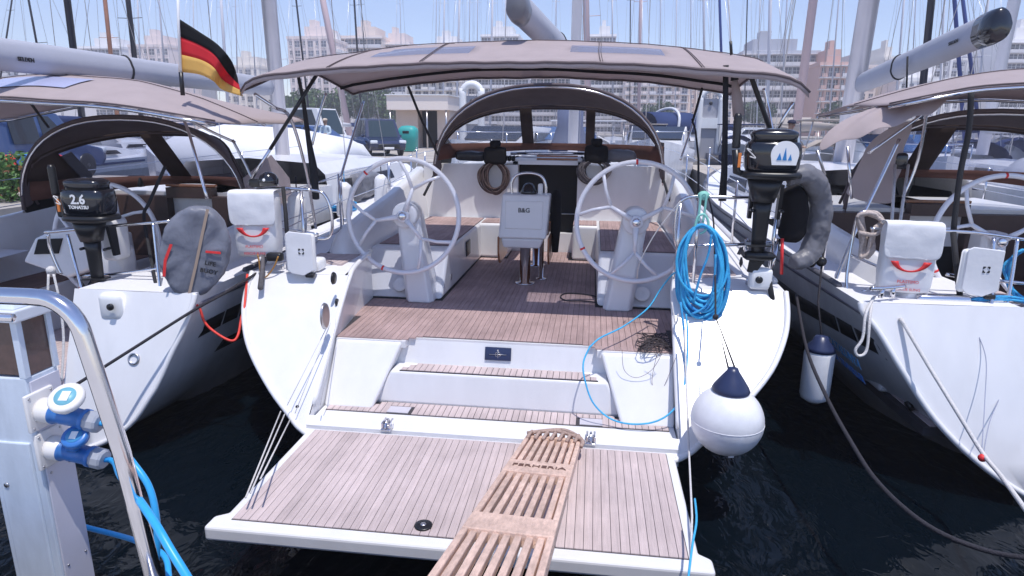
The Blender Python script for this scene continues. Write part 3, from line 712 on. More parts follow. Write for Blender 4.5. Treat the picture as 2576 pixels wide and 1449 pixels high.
# pushpit rails
rail = MB(); r_ = 0.0135
for pts in ([(640, 478, 5.0), (706, 474, 5.0), (783, 478, 5.0)], [(783, 478, 5.0), (812, 486, 5.0), (829, 517, 5.0), (836, 570, 5.0), (826, 597, 5.0), (798, 600, 5.0)],
            [(650, 580, 5.0), (720, 578, 5.0), (800, 590, 5.0)]):
    rail.tube(curve([P(a, b_, y=c) for (a, b_, c) in pts], 6), r_, 8)
for (a, b_) in (((757, 480), (778, 640)), ((650, 480), (668, 650))):
    p0 = P(a[0], a[1], y=5.0); rail.tube([p0, V((p0.x + 0.02, 4.95, 1.27))], r_, 8)
rail.build('pushpit_rail', STEEL, yacht, label='polished pushpit rail on the port quarter')
rail = MB()
for pts in ([(1703, 622, 4.95), (1697, 590, 4.95), (1704, 525, 4.95), (1722, 500, 4.95), (1761, 494, 4.95), (1850, 497, 4.95), (1930, 495, 4.98), (2012, 489, 5.05)],
            [(1722, 618, 4.95), (1800, 617, 4.95), (1881, 614, 4.95), (1962, 610, 5.0)]):
    rail.tube(curve([P(a, b_, y=c) for (a, b_, c) in pts], 6), r_, 8)
for (a, b_) in ((1760, 494), (1960, 492), (1712, 512)):
    p0 = P(a, b_, y=4.95); rail.tube([p0, V((p0.x - 0.02 * (a > 1900), 4.93, 1.27))], r_, 8)
for (a, b_, c_, d_) in ((1878, 600, 1878, 640), (1960, 600, 1930, 720)):
    rail.tube([P(a, b_, y=4.95), P(c_, d_, y=4.93)], 0.016, 8)
rail.build('pushpit_rail', STEEL, yacht, label='polished pushpit rail on the starboard quarter')
# guardrail stanchions, lifelines
gr = MB()
for s in (-1, 1):
    tops = []
    for y in (6.6, 8.4, 10.2, 12.0, 13.8):
        x = s * (ring(MAIN, y)[0][0] - 0.06); z = deck_z(MAIN, y); gr.tube([(x, y, z), (x, y, z + 0.62)], 0.0125, 8); tops.append(V((x, y, z + 0.61)))
    gr.tube([V((s * 1.98, 5.0, 1.83))] + tops, 0.005, 5); gr.tube([V((s * 1.98, 5.0, 1.55))] + [p - V((0, 0, 0.29)) for p in tops], 0.005, 5)
gr.build('guardrail', STEEL, yacht)
# side-deck teak on both quarters
for s in (-1, 1):
    for i in range(8):
        x = s * (1.44 + i * 0.047)
        MB().box((min(x, x + s * 0.044), 5.05 + i * 0.02, deck_z(MAIN, 5.0) + 0.001), (max(x, x + s * 0.044), 5.48, deck_z(MAIN, 5.4) + 0.010)).build('deck_plank', TEAK, yacht)
# cleats and fairleads
def cleat(c, par, ang=0.0, s=1.0, X=None, m=STEEL):
    c = V(c); d = V((cos(ang), sin(ang), 0)); k = MB()
    k.tube(curve([c - d * 0.11 * s + V((0, 0, 0.055 * s)), c - d * 0.05 * s + V((0, 0, 0.052 * s)), c + d * 0.05 * s + V((0, 0, 0.052 * s)), c + d * 0.11 * s + V((0, 0, 0.055 * s))], 4), 0.013 * s, 8)
    for q in (-1, 1): k.tube([c + d * 0.04 * s * q, c + d * 0.035 * s * q + V((0, 0, 0.05 * s))], 0.013 * s, 8)
    return k.build('cleat', m, par, X)
cleat((-1.86, 4.90, 1.275), yacht, 1.2); cleat((1.86, 4.90, 1.275), yacht, 1.9)
o = MB().rbox((-1.62, 4.86, 1.33), (0.20, 0.16, 0.10), 0.03).build('deck_box', WHITE, yacht)
# boom and mast
def boom(root, a, b, r0, r1, endmat=BLACKG, print_=None, strap=0.62, name='boom'):
    a, b = V(a), V(b); d = (b - a).normalized(); s_ = d.cross(V((0, 0, 1))).normalized(); u_ = s_.cross(d)
    prof = [(cos(2 * pi * k / 20) * (0.78 if sin(2 * pi * k / 20) > 0 else 0.86), sin(2 * pi * k / 20) * 1.25) for k in range(20)]
    rings = []
    for t in (0, 0.02, 0.25, 0.5, 0.75, 0.97, 1.0):
        r = lerp(r0, r1, t) * (0.9 if t in (0, 1.0) else 1); c = lerp(a, b, t)
        rings.append([c + s_ * (x * r) + u_ * (z * r) + wob(c + u_ * z, 1.2, 0.006) for (x, z) in prof])
    bm_ = MB().loft(rings).build(name, BOOMC, root)
    e = MB(); rr = [[a - d * q + s_ * (x * r0 * f) + u_ * (z * r0 * f) for (x, z) in prof] for (q, f) in ((-0.10, 1.03), (0.05, 1.05), (0.16, 0.97), (0.19, 0.8))]
    e.loft(rr).build('boom_end', endmat, bm_)
    c = lerp(a, b, strap); r = lerp(r0, r1, strap) * 1.02
    MB().tube([c + s_ * (x * r) + u_ * (z * r) for (x, z) in prof], 0.012, 6, closed=True).build('boom_strap', WEB, bm_)
    if print_:
        c = lerp(a, b, print_[1]); q_ = s_ if print_[0] > 0 else -s_; r = lerp(r0, r1, print_[1]); u2 = d if q_.dot(V((d.y, -d.x, 0))) > 0 else -d
        Mt = Matrix.Translation(c + q_ * (r * 0.90) - u_ * 0.03) @ Matrix((u2, u_, q_)).transposed().to_4x4()
        MB().text('SELDEN', Mt, 0.045, depth=0.004, bold=True).build('lettering', INK, bm_)
    return bm_
boom(yacht, P(1306, 20, y=5.6), P(1436, 150, y=10.6), 0.105, 0.16, endmat=mat('grey_paint', (0.14, 0.14, 0.16), 0.35))
def mast(root, base, top, r, m, name='mast', spread=(0.45, 0.75), wire=True, half=1.0, n=10, back=True):
    base, top = V(base), V(top)
    o = MB().tube([base, lerp(base, top, 0.6), top], [r, r * 0.97, r * 0.8], n).build(name, m, root)
    if spread:
        k = MB()
        for t in spread:
            c = lerp(base, top, t); k.tube([c - V((half * (1.2 - t), 0.0, -0.03)), c, c + V((half * (1.2 - t), 0.0, 0.03))], 0.018, 6)
        k.build('spreader', m, o)
    if wire:
        k = MB()
        for s in (-1, 1):
            pts = [base + V((s * half * 0.9, 0, 0.0))] + [lerp(base, top, t) + V((s * half * (1.2 - t), 0, 0)) for t in (spread or ())] + [top]
            k.tube(pts, 0.006 if base.y < 20 else 0.013, 5)
        wr = 0.006 if base.y < 20 else 0.013
        k.tube([top, base + V((0, 5.0, -0.4))], wr, 5)
        if back: k.tube([top, base + V((0, -5.0, -0.2))], wr, 5)
        k.build('stay', STEELD, o)
    return o
MASTW = mat('mast_white', (0.74, 0.73, 0.78), 0.4)
ALU = mat('mast_aluminium', (0.62, 0.61, 0.66), 0.38, metal=0.35, vary=0.04)
mast(yacht, (0.29, 10.75, 1.95), (0.30, 10.35, 19.5), 0.085, MASTW, half=1.3, back=False)
MB().tube([P(1840, 138, y=5.6), P(1838, 104, y=5.6)], 0.012, 8).build('antenna_base', BLACK, bimini)
MB().tube([P(1838, 106, y=5.6), P(1833, 0, y=5.6), P(1829, -80, y=5.6)], 0.006, 6).build('antenna', WHITE, bimini)
# ================================================================== things carried on or tied to the main yacht
def sq(rx, ry, n=24, e=0.6):
    return [(rx * abs(cos(2 * pi * k / n)) ** e * (1 if cos(2 * pi * k / n) >= 0 else -1), ry * abs(sin(2 * pi * k / n)) ** e * (1 if sin(2 * pi * k / n) >= 0 else -1)) for k in range(n)]
def outboard(loc, label, rz, art, k=1.0):
    "engine head at the origin, shaft down"
    t = thing('outboard_motor', loc, label, 'outboard motor', 'outboard motors clamped to the stern rails', rz)
    M = WM[t.name]
    def lo(levels, e=0.6, dx=0.0): return [[M @ V(((x + dx) * k, y * k, z * k)) for (x, y) in sq(a, b, 28, e)] for (z, a, b) in levels]
    c = MB().loft(lo([(-0.125, 0.165, 0.12), (-0.10, 0.178, 0.13), (0.0, 0.186, 0.136), (0.055, 0.180, 0.132), (0.075, 0.170, 0.124)])).build('cowling', BLACKG, t)
    MB().loft(lo([(0.073, 0.150, 0.108), (0.10, 0.148, 0.106), (0.125, 0.158, 0.113), (0.142, 0.150, 0.107), (0.158, 0.115, 0.08), (0.165, 0.05, 0.03)])).build('cowling_cap', BLACKG, t)
    MB().loft(lo([(-0.185, 0.12, 0.10), (-0.165, 0.20, 0.14), (-0.145, 0.205, 0.145), (-0.127, 0.19, 0.135)], 0.65)).build('engine_tray', BLACK, t)
    MB().loft(lo([(-0.34, 0.075, 0.07), (-0.25, 0.10, 0.085), (-0.18, 0.12, 0.09)], 0.7, -0.03)).build('swivel_housing', BLACK, t)
    MB().loft(lo([(-0.72, 0.045, 0.03), (-0.60, 0.052, 0.034), (-0.42, 0.058, 0.04), (-0.33, 0.065, 0.05)], 0.8, -0.03)).build('shaft_leg', BLACK, t)
    for s in (-1, 1):
        b = MB(); b.prism([M @ V(p) * 1 for p in ((s * 0.085 * k, 0.02 * k, -0.22 * k), (s * 0.085 * k, 0.11 * k, -0.22 * k), (s * 0.085 * k, 0.12 * k, -0.47 * k), (s * 0.085 * k, 0.06 * k, -0.47 * k))], M.to_3x3() @ V((s * 0.025 * k, 0, 0)))
        b.tube([M @ V((s * 0.10 * k, 0.02 * k, -0.40 * k)), M @ V((s * 0.10 * k, -0.05 * k, -0.40 * k))], 0.012 * k, 8)
        b.build('clamp_bracket', BLACK, t)
    g = MB(); g.lathe(M @ V((-0.13 * k, 0, -0.73 * k)), M.to_3x3() @ V((1, 0, 0)), [(0, 0.015 * k), (0.03 * k, 0.035 * k), (0.12 * k, 0.042 * k), (0.2 * k, 0.03 * k), (0.23 * k, 0.008 * k)], 14)
    g.prism([M @ V(p) for p in ((-0.08 * k, -0.006 * k, -0.76 * k), (0.03 * k, -0.006 * k, -0.76 * k), (-0.03 * k, -0.006 * k, -0.86 * k), (-0.09 * k, -0.006 * k, -0.85 * k))], M.to_3x3() @ V((0, 0.012 * k, 0)))
    g.prism([M @ V(p) for p in ((-0.12 * k, -0.07 * k, -0.655 * k), (0.05 * k, -0.05 * k, -0.655 * k), (0.05 * k, 0.05 * k, -0.655 * k), (-0.12 * k, 0.07 * k, -0.655 * k))], M.to_3x3() @ V((0, 0, 0.012 * k)))
    g.build('gearcase', BLACK, t)
    p = MB()
    for q in range(3):
        a = 2 * pi * q / 3 + 0.4; u = V((0.012, cos(a), sin(a))); w_ = V((0.5, -sin(a), cos(a)))
        p.add([M @ (V((-0.14, 0, -0.73)) * k + (u * r + w_ * s_) * k) for (r, s_) in ((0.015, -0.01), (0.06, -0.035), (0.09, 0.0), (0.06, 0.035), (0.015, 0.012))], [(0, 1, 2, 3, 4)])
    o = p.build('propeller', BLACK, t); mod(o, 'SOLIDIFY', thickness=0.005)
    h = MB(); h.tube([M @ (V(q) * k) for q in ((-0.15, -0.02, -0.16), (-0.23, -0.03, -0.13), (-0.25, -0.03, 0.02))], [0.022 * k, 0.028 * k, 0.026 * k], 10)
    h = h.build('tiller_arm', BLACK, t)
    MB().lathe(M @ (V((-0.25, -0.03, 0.03)) * k), M.to_3x3() @ V((-0.02, 0, 1)), [(0, 0.024 * k)] + [(0.012 * k * i, (0.029 if i % 2 else 0.026) * k) for i in range(1, 19)] + [(0.235 * k, 0.018 * k)], 12).build('tiller_grip', BLACK, h)
    MB().obox(M @ (V((-0.222, -0.057, -0.05)) * k), M.to_3x3() @ V((0.010 * k, 0, 0)), M.to_3x3() @ V((0, 0.004, 0)), V((0, 0, 0.05 * k))).build('throttle_mark', ORANGE, h)
    MB().tube(curve([M @ (V(q) * k) for q in ((-0.16, -0.12, 0.02), (-0.19, -0.13, 0.03), (-0.13, -0.14, -0.03), (-0.17, -0.14, -0.02))], 5), 0.004 * k, 6).build('pull_cord', ROPEW, t)
    F = M.to_3x3()
    if art == 'sails':
        prof = [(0.090 * cos(a_), -0.075 + 0.09 + 0.090 * sin(a_)) for a_ in [R(-18 + 216 * i / 28) for i in range(29)]]
        prof = [(x, z) for (x, z) in prof] + [(-0.078, -0.055), (0.078, -0.055)]
        def yf(x, z): return -0.1375 - 0.0 * z
        pts = [M @ (V((x + 0.055, yf(x, z), z - 0.02)) * k) for (x, z) in prof]
        st_ = MB().prism(pts, F @ V((0, -0.004, 0))).build('sticker', WHITE, t)
        bl = MB()
        for (x0, w_, h_) in ((-0.035, 0.017, 0.05), (0.0, 0.014, 0.085), (0.034, 0.013, 0.042)):
            tri = [(x0 - w_, -0.038), (x0 + w_, -0.038), (x0 + 0.002, -0.038 + h_)]
            bl.prism([M @ (V((x + 0.055, -0.1425, z - 0.005)) * k) for (x, z) in tri], F @ V((0, -0.002, 0)))
        bl.build('sail_emblem', mat('sticker_blue', (0.02, 0.20, 0.50), 0.5), st_)
    else:
        Mt = M @ Matrix.Translation(V((0.0, -0.141, 0.0)) * k) @ Matrix.Rotation(R(90), 4, 'X')
        tx = MB(); tx.text('2.6', Mt @ Matrix.Translation(V((0.015, 0.005, 0))), 0.10 * k, bold=True, depth=0.004); tx.text('TOHATSU', Mt @ Matrix.Translation(V((0.015, -0.052, 0))), 0.036 * k, bold=True, depth=0.004)
        tx.build('lettering', WHITE, t)
    return t
ob = P(1943, 385, y=4.72)
outboard(ob, 'black outboard motor with white sailing-boat sticker on the right stern rail of the middle yacht', R(-4), 'sails', 1.0)
# bracket pad under the shaft
pd = thing('motor_bracket', P(1912, 700, y=4.76), 'white plastic clamp pad holding the foot of the black outboard on the white stern', 'clamp')
c0 = WM[pd.name].translation
MB().rbox(c0, (0.16, 0.10, 0.16), 0.03).build('pad', WHITE, pd); MB().lathe(c0 + V((-0.02, -0.05, 0)), (0, -1, 0), [(0, 0.026), (0.012, 0.026), (0.012, 0)], 16).build('knob', BLACK, pd)
o = MB().tube([c0 + V((0.05, -0.02, 0.02)), c0 + V((0.10, -0.05, -0.18))], 0.02, 8).build('strap', WEB, pd)

def wrinkle(o, s=9.0, a=0.02, sub=2):
    mod(o, 'SUBSURF', levels=1, render_levels=sub); tx = bpy.data.textures.new('folds', 'CLOUDS'); tx.noise_scale = 1.0 / s
    m = o.modifiers.new('folds', 'DISPLACE'); m.texture = tx; m.strength = a; m.mid_level = 0.5; m.texture_coords = 'LOCAL'; return o
# covered horseshoe buoy at the right rail
hb_ = thing('lifebuoy_cover', P(2010, 690, y=4.95), 'wrinkled silver-grey lifebuoy cover hanging on the right rail beside the black outboard', 'lifebuoy cover')
pts = curve([P(a, b, y=c) for (a, b, c) in ((1978, 448, 4.75), (2030, 440, 4.8), (2062, 490, 4.95), (2060, 570, 5.0), (2035, 640, 4.98), (1992, 662, 4.9))], 6)
n_ = len(pts)
hb_c = MB().tube(pts, [0.046 + 0.040 * sin(pi * i / (n_ - 1)) ** 0.5 for i in range(n_)], 14).build('cover', GREYCLOTHL, hb_); wrinkle(hb_c, 10, 0.03, 2)
pi_ = curve([P(a, b, y=c) for (a, b, c) in ((1990, 470, 4.9), (2000, 540, 4.95), (1985, 610, 4.95))], 4)
wrinkle(MB().tube(pi_, [0.05] + [0.10] * (len(pi_) - 2) + [0.05], 12).build('void_filler', BLACKCAN, hb_), 8, 0.04, 1)  # black tube stands in for the dark void inside the horseshoe
MB().tube([P(1968, 600, y=4.85), P(1966, 690, y=4.85)], 0.012, 6).build('strap', RED, hb_)

# white rescue-sling bag with a red mark
def sling_bag(c, w_, h_, d_, label, rz, text=True):
    t = thing('rescue_sling_bag', c - V((0, 0, h_ / 2)), label, 'rescue bag', 'white rescue bags hung on stern rails', rz); M = WM[t.name]
    q = lambda x, y, z: M @ V((x, y, z))
    b = MB(); rings = []
    for (z, fx, fy, oy) in ((0, 0.86, 0.9, 0), (0.06, 0.95, 1, 0), (0.5, 0.95, 1, 0), (0.85, 0.98, 1, 0), (0.97, 0.93, 0.95, 0), (1.0, 0.7, 0.75, 0)):
        rings.append([q(x, y, z * h_) for (x, y) in sq(w_ / 2 * fx, d_ / 2 * fy, 28, 0.42)])
    o = wrinkle(b.loft(rings).build('bag', WHITECLOTH, t), 5, 0.02, 1)
    f = MB(); pr = [(-d_ / 2 - 0.014, 0.50), (-d_ / 2 - 0.016, 0.75), (-d_ / 2 - 0.012, 0.95), (-d_ / 2 - 0.004, 1.01), (-d_ / 2 + 0.03, 1.03), (d_ / 2 - 0.03, 1.025), (d_ / 2, 0.95)]
    f.loft([[q(x * w_ * (0.49 + 0.02 * (1 - zz)), y, zz * h_) for x in (-1.03, -0.6, 0, 0.6, 1.03)] for (y, zz) in pr], closed=False)
    o = f.build('flap', WHITECLOTH, t); mod(o, 'SOLIDIFY', thickness=0.006); wrinkle(o, 8, 0.016, 2)
    yq = -d_ / 2 - 0.020
    m = MB(); n = 14; a0 = []
    for i in range(n + 1):
        a = pi + pi * i / n; t_ = abs(i / n - 0.5) * 2
        r0 = lerp(0.070, 0.078, t_); r1 = lerp(0.092, 0.128, t_ ** 2)
        a0.append(([r0 * cos(a), 0.42 + r0 * sin(a) * 0.9 / h_], [r1 * cos(a), 0.42 + r1 * sin(a) * 0.82 / h_]))
    m.loft([[q(p0[0] * w_ / 0.36, yq, p0[1] * h_ + 0.03), q(p1[0] * w_ / 0.36, yq, p1[1] * h_ + 0.03)] for (p0, p1) in a0], closed=False)
    o = m.build('red_mark', RED, t); mod(o, 'SOLIDIFY', thickness=0.004)
    Mt = M @ Matrix.Translation(V((0, yq, 0.19 * h_))) @ Matrix.Rotation(R(90), 4, 'X'); tx = MB()
    tx.text('PLASTIMO', Mt, 0.030 * w_ / 0.36); tx.text('RESCUE SLING', Mt @ Matrix.Translation(V((0, -0.055, 0))), 0.026 * w_ / 0.36)
    tx.build('lettering', RED, t); return t
bg_ = P(650, 563, y=4.85)
sling_bag(bg_, 0.36, 0.53, 0.24, 'white rescue bag with red mark on the left stern rail of the middle yacht', R(10))
rc = thing('rescue_light_case', P(757, 695, y=4.7), 'flat white case with small square emblem beside the white rescue bag of the middle yacht', 'case', 'flat white cases on stern rails')
def light_case(t, c, w_, h_, rz, d_=0.07):
    M = Matrix.Translation(c) @ Matrix.Rotation(rz, 4, 'Z')
    b = MB(); b.rbox(c, (w_, d_, h_), 0.03, M=Matrix.Rotation(rz, 4, 'Z')); b.build('case', WHITE, t)
    b = MB(); pv = [(-w_ * .42, h_ * .5), (-w_ * .3, h_ * .56), (w_ * .45, h_ * .5), (w_ * .45, -h_ * .42), (w_ * .1, -h_ * .56), (-w_ * .3, -h_ * .5), (-w_ * .42, -h_ * .4)]
    b.prism([M @ V((x, -d_ / 2 - 0.012, z)) for (x, z) in pv], M.to_3x3() @ V((0, 0.014, 0))); bev(b.build('flap', WHITECLOTH, t), 0.006, 2)
    e = MB(); y_ = -d_ / 2 - 0.0135; s = 0.022
    for a in range(4):
        Q = M @ Matrix.Translation(V((0.02, y_, 0.02))) @ Matrix.Rotation(a * pi / 2, 4, 'Y')
        e.prism([Q @ V((x, 0, z)) for (x, z) in ((-s, s), (-s * .25, s), (-s * .25, s * .62), (-s * .62, s * .62), (-s * .62, s * .25), (-s, s * .25))], M.to_3x3() @ V((0, -0.002, 0)))
    e.build('emblem', INK, t)
    MB().rbox(M @ V((w_ * .3, -0.02, -h_ * .56)), (0.07, 0.05, 0.035), 0.01).build('clip', BLACK, t)
light_case(rc, P(757, 636, y=4.7), 0.235, 0.315, R(6))
MB().tube([P(712, 470, y=4.95), P(718, 530, y=4.9), P(722, 585, y=4.76)], 0.017, 8).build('hanging_strap', WEB, rc)
dm = thing('dome_lamp', P(672, 468, y=4.95), 'black dome lamp sitting on top of the white rescue bag', 'lamp')
c0 = P(676, 458, y=4.95)
MB().lathe(c0 - V((0, 0, 0.03)), (0, 0, 1), [(0, 0.078), (0.05, 0.08), (0.09, 0.06), (0.11, 0.03), (0.115, 0)], 18).build('dome', BLACKG, dm)
MB().lathe(c0 + V((0.0, -0.07, 0.02)), (0, -1, 0.3), [(0, 0.012), (0.01, 0.012), (0.01, 0)], 10).build('lens', WHITE, dm)
MB().rbox(c0 + V((-0.11, 0.02, -0.01)), (0.12, 0.08, 0.07), 0.02).build('bracket', BLACK, dm)
# strap and line at the port corner
ms = thing('mooring_strap', P(655, 725, y=4.72), 'grey mooring strap tied with ochre cord at the left corner of the middle stern', 'strap')
MB().tube([P(662, 640, y=4.72), P(660, 680, y=4.70), P(655, 726, y=4.55)], [0.012, 0.02, 0.022], 6).build('strap', mat('grey_webbing', (0.12, 0.11, 0.12), 0.8, vary=0.3, vscale=30), ms)
MB().tube(curve([P(a, b, y=4.70) for (a, b) in ((648, 640), (652, 660), (655, 685), (664, 698), (676, 690), (690, 670), (700, 645))], 4), 0.006, 6).build('cord', YELROPE, ms)
MB().rbox(P(692, 646, y=4.74), (0.13, 0.07, 0.07), 0.02).build('roller', BLACK, ms)

# lines working the platform
def line(name, pts, r, m, label, cat='rope', group=None, n=6, k=6):
    o = MB().tube(curve(pts, k), r, n).build(name, m); return tag(o, label, cat, group)
tk = MB()
for (a, b, c, d) in ((706, 1035, 618, 1252), (716, 1042, 630, 1240), (730, 1055, 655, 1205)):
    tk.tube([P(a, b, y=3.86), P(c, d, y=2.80)], 0.005, 6)
build_parts(tk, 3, 'platform_line', ROPEW, yacht)
tk = MB()
for (a, b, c, d) in ((832, 812, 742, 1040), (846, 800, 806, 1020), (825, 818, 722, 1020)):
    tk.tube([P(a, b, y=4.32), P(c, d, y=3.84)], 0.0028, 6)
build_parts(tk, 3, 'platform_line', ROPEW, yacht)
MB().tube([P(1722, 830, y=4.3), P(1733, 1130, y=3.72), P(1741, 1300, y=3.0), P(1737, 1420, y=2.72)], 0.006, 6).build('platform_line', ROPEW, yacht)

# round fender
fd = thing('ball_fender', P(1830, 1150, y=3.75), 'big white ball fender with navy cone hanging off the right stern corner', 'fender')
c0 = P(1829, 1056, y=3.75); rf = 0.218
prof = [(-rf * cos(R(a)), rf * sin(R(a))) for a in range(0, 153, 8)]
MB().lathe(c0, (0.02, 0, 1), prof, 32).build('ball', mat('fender_white', (0.80, 0.80, 0.82), 0.34, vary=0.03, vscale=3, coat=0.1, blotch=0.10, bl_scale=7, bump=0.02, bscale=30), fd)
MB().lathe(c0 + V((0.004, 0, rf * 0.875)), (0.02, 0, 1), [(0, rf * 0.50), (0.01, rf * 0.52), (0.035, rf * 0.47), (0.09, rf * 0.30), (0.13, rf * 0.17), (0.15, rf * 0.13), (0.152, 0)], 28).build('cone', NAVY, fd)
MB().tube([c0 + V((rf * 0.999 * cos(2 * pi * k / 40), rf * 1.001 * sin(2 * pi * k / 40), 0.0)) for k in range(40)], 0.0018, 5, closed=True).build('mould_seam', bpy.data.materials['fender_white'], fd)
MB().lathe(c0 + V((0.02, -0.10, -rf * 0.885)), (0.1, -0.45, -0.89), [(0, 0.018), (0.008, 0.016), (0.008, 0)], 12).build('valve', WHITE, fd)
tp_ = c0 + V((0, 0, rf * 0.875 + 0.14))
MB().tube([tp_ + V((-0.02, 0, 0)), P(1800, 795, y=4.2), tp_ + V((0.02, 0, 0))], 0.0065, 6).build('lanyard', ROPEK, fd)
MB().tube(curve([P(1800, 795, y=4.2), P(1799, 700, y=4.5), P(1795, 560, y=4.8), P(1782, 495, y=4.93)], 5), 0.0065, 6).build('lanyard', ROPEK, fd)
MB().ball(P(1800, 797, y=4.2), 0.02, n=8, m=6).build('knot', ROPEK, fd)

# coil of blue rope
co = thing('rope_coil', P(1768, 815, y=4.6), 'large coil of bright blue rope hanging from the right stern rail of the middle yacht', 'rope', None)
rnd = random.Random(3)
for k in range(24):
    w0 = rnd.uniform(0.72, 1.08); h0 = rnd.uniform(0.75, 1.06); dx = rnd.uniform(-8, 8); yy = 4.58 + rnd.uniform(-0.045, 0.045)
    L = []
    for (a, b) in ((1766, 568), (1735, 585), (1712, 640), (1706, 705), (1718, 765), (1750, 797), (1785, 796), (1814, 765), (1826, 705), (1820, 640), (1798, 588)):
        L.append(P(1767 + (a - 1767) * w0 + dx * (b - 560) / 200 + rnd.uniform(-3, 3), 566 + (b - 566) * h0 + rnd.uniform(-3, 3), y=yy + rnd.uniform(-0.015, 0.015)))
    MB().tube(curve(L, 6, True), 0.0098, 7, closed=True).build('loop', ROPEB if k % 2 else ROPEC, co)
MB().tube(curve([P(a, b, y=4.55) for (a, b) in ((1748, 572), (1756, 545), (1772, 540), (1782, 560), (1774, 580), (1760, 588))], 5), 0.009, 7).build('wrap', mat('pale_green_rope', (0.25, 0.58, 0.50), 0.7), co)
MB().tube(curve([P(a, b, y=4.72) for (a, b) in ((1757, 560), (1760, 520), (1764, 492), (1776, 490), (1774, 520), (1768, 560))], 5), 0.009, 7).build('lashing', bpy.data.materials['pale_green_rope'], co)
MB().ball(P(1770, 492, y=4.90), 0.045, 0.035, 0.035, 12, 8).build('knot', bpy.data.materials['pale_green_rope'], co)
for pts in (((1790, 590), (1782, 640), (1760, 700), (1745, 760)), ((1800, 640), (1795, 720), (1775, 770), (1740, 790))):
    MB().tube(curve([P(a, b, y=4.52) for (a, b) in pts], 6), 0.0085, 7).build('strand', ROPEB, co)
for i, pts in enumerate((((1712, 760), (1722, 850), (1722, 960), (1716, 1060), (1710, 1130)), ((1726, 790), (1730, 850), (1726, 940), (1712, 1000), (1685, 1040), (1640, 1063), (1580, 1066), (1530, 1050), (1490, 1010), (1470, 950), (1468, 910), (1485, 870)), ((1485, 872), (1510, 850), (1570, 820), (1630, 775), (1660, 730), (1690, 692), (1706, 684)))):
    ys = [4.45 - 0.09 * j for j in range(len(pts))] if i == 0 else ([4.40, 4.32, 4.22, 4.14, 4.08, 4.05, 4.05, 4.08, 4.10, 4.14, 4.2, 4.28] if i == 1 else [4.28, 4.35, 4.6, 4.9, 5.0, 4.9, 4.6])
    MB().tube(curve([P(a, b, y=q) for (a, b), q in zip(pts, ys)], 6), 0.0085 if i == 0 else 0.0062, 7).build('loose_end', ROPEC if i else ROPEB, co)
line('blue_hose_tail', [P(a, b, y=c) for (a, b, c) in ((1748, 1255, 2.9), (1752, 1310, 2.72), (1742, 1370, 2.62), (1732, 1450, 2.5), (1728, 1500, 2.4))], 0.0055, ROPEC, 'thin light blue line hanging over the right corner of the swim platform')

# coils and bags on the bulkhead
def bulk_coil(c, w_, h_, label, m, seed):
    t = thing('rope_coil', c - V((0, 0, h_)), label, 'rope', 'brown rope coils hung on the cockpit bulkhead'); q = random.Random(seed)
    for k in range(20):
        a, b = w_ * q.uniform(0.55, 1.05), h_ * q.uniform(0.8, 1.05); off = V((q.uniform(-.02, .02), -0.02 - 0.004 * k, q.uniform(-.02, .02)))
        L = [c + off + V((a * sin(2 * pi * i / 10) * (1 - 0.35 * (cos(2 * pi * i / 10) > 0.5)), 0, -h_ + b * cos(2 * pi * i / 10))) for i in range(10)]
        MB().tube(curve(L, 4, True), 0.0105, 6, closed=True).build('loop', m, t)
    return t
bulk_coil(P(1246, 400, y=8.18), 0.19, 0.21, 'brown rope coil hanging on the white bulkhead, left of the dark companionway', mat('dark_brown_rope', (0.10, 0.066, 0.062), 0.85, vary=0.5, vscale=40, bump=0.5, bscale=160), 1)
bulk_coil(P(1496, 395, y=8.18), 0.19, 0.16, 'brown rope coil hanging on the white bulkhead, right of the dark companionway', mat('grey_brown_rope', (0.13, 0.115, 0.12), 0.85, vary=0.5, vscale=40, bump=0.5, bscale=160), 2)
for (u_, v_, sd, lab) in ((1246, 392, 1, 'black cloth pouch above the left brown rope coil under the sprayhood'), (1500, 388, 2, 'black cloth pouch above the right brown rope coil under the sprayhood')):
    t = thing('winch_pouch', P(u_, v_ + 14, y=8.12), lab, 'pouch', 'black winch pouches'); c0 = P(u_, v_, y=8.13)
    wrinkle(MB().rbox(c0, (0.30, 0.14, 0.22), 0.05).build('pouch', BLACKCAN, t), 9, 0.04, 1)
    MB().lathe(c0 + V((0, 0, 0.09)), (0, 0, 1), [(0, 0.06), (0.07, 0.075), (0.10, 0.06), (0.10, 0)], 14).build('lid', BLACKCAN, t)
# white folded cloth beside the starboard winch, hood bag to port
t = tag(wrinkle(MB().rbox(P(1560, 392, y=8.35), (0.38, 0.25, 0.14), 0.05).build('folded_cover', GREYCLOTHL), 8, 0.07, 1), 'crumpled grey cover lying right of the winch under the sprayhood', 'cover')
t = tag(wrinkle(MB().rbox(P(1185, 392, y=8.35), (0.40, 0.22, 0.12), 0.05).build('folded_cover', mat('wet_black_cloth', (0.03, 0.03, 0.035), 0.35, vary=0.5, vscale=18)), 10, 0.06, 1), 'crumpled dark cover lying left of the winch under the sprayhood', 'cover')
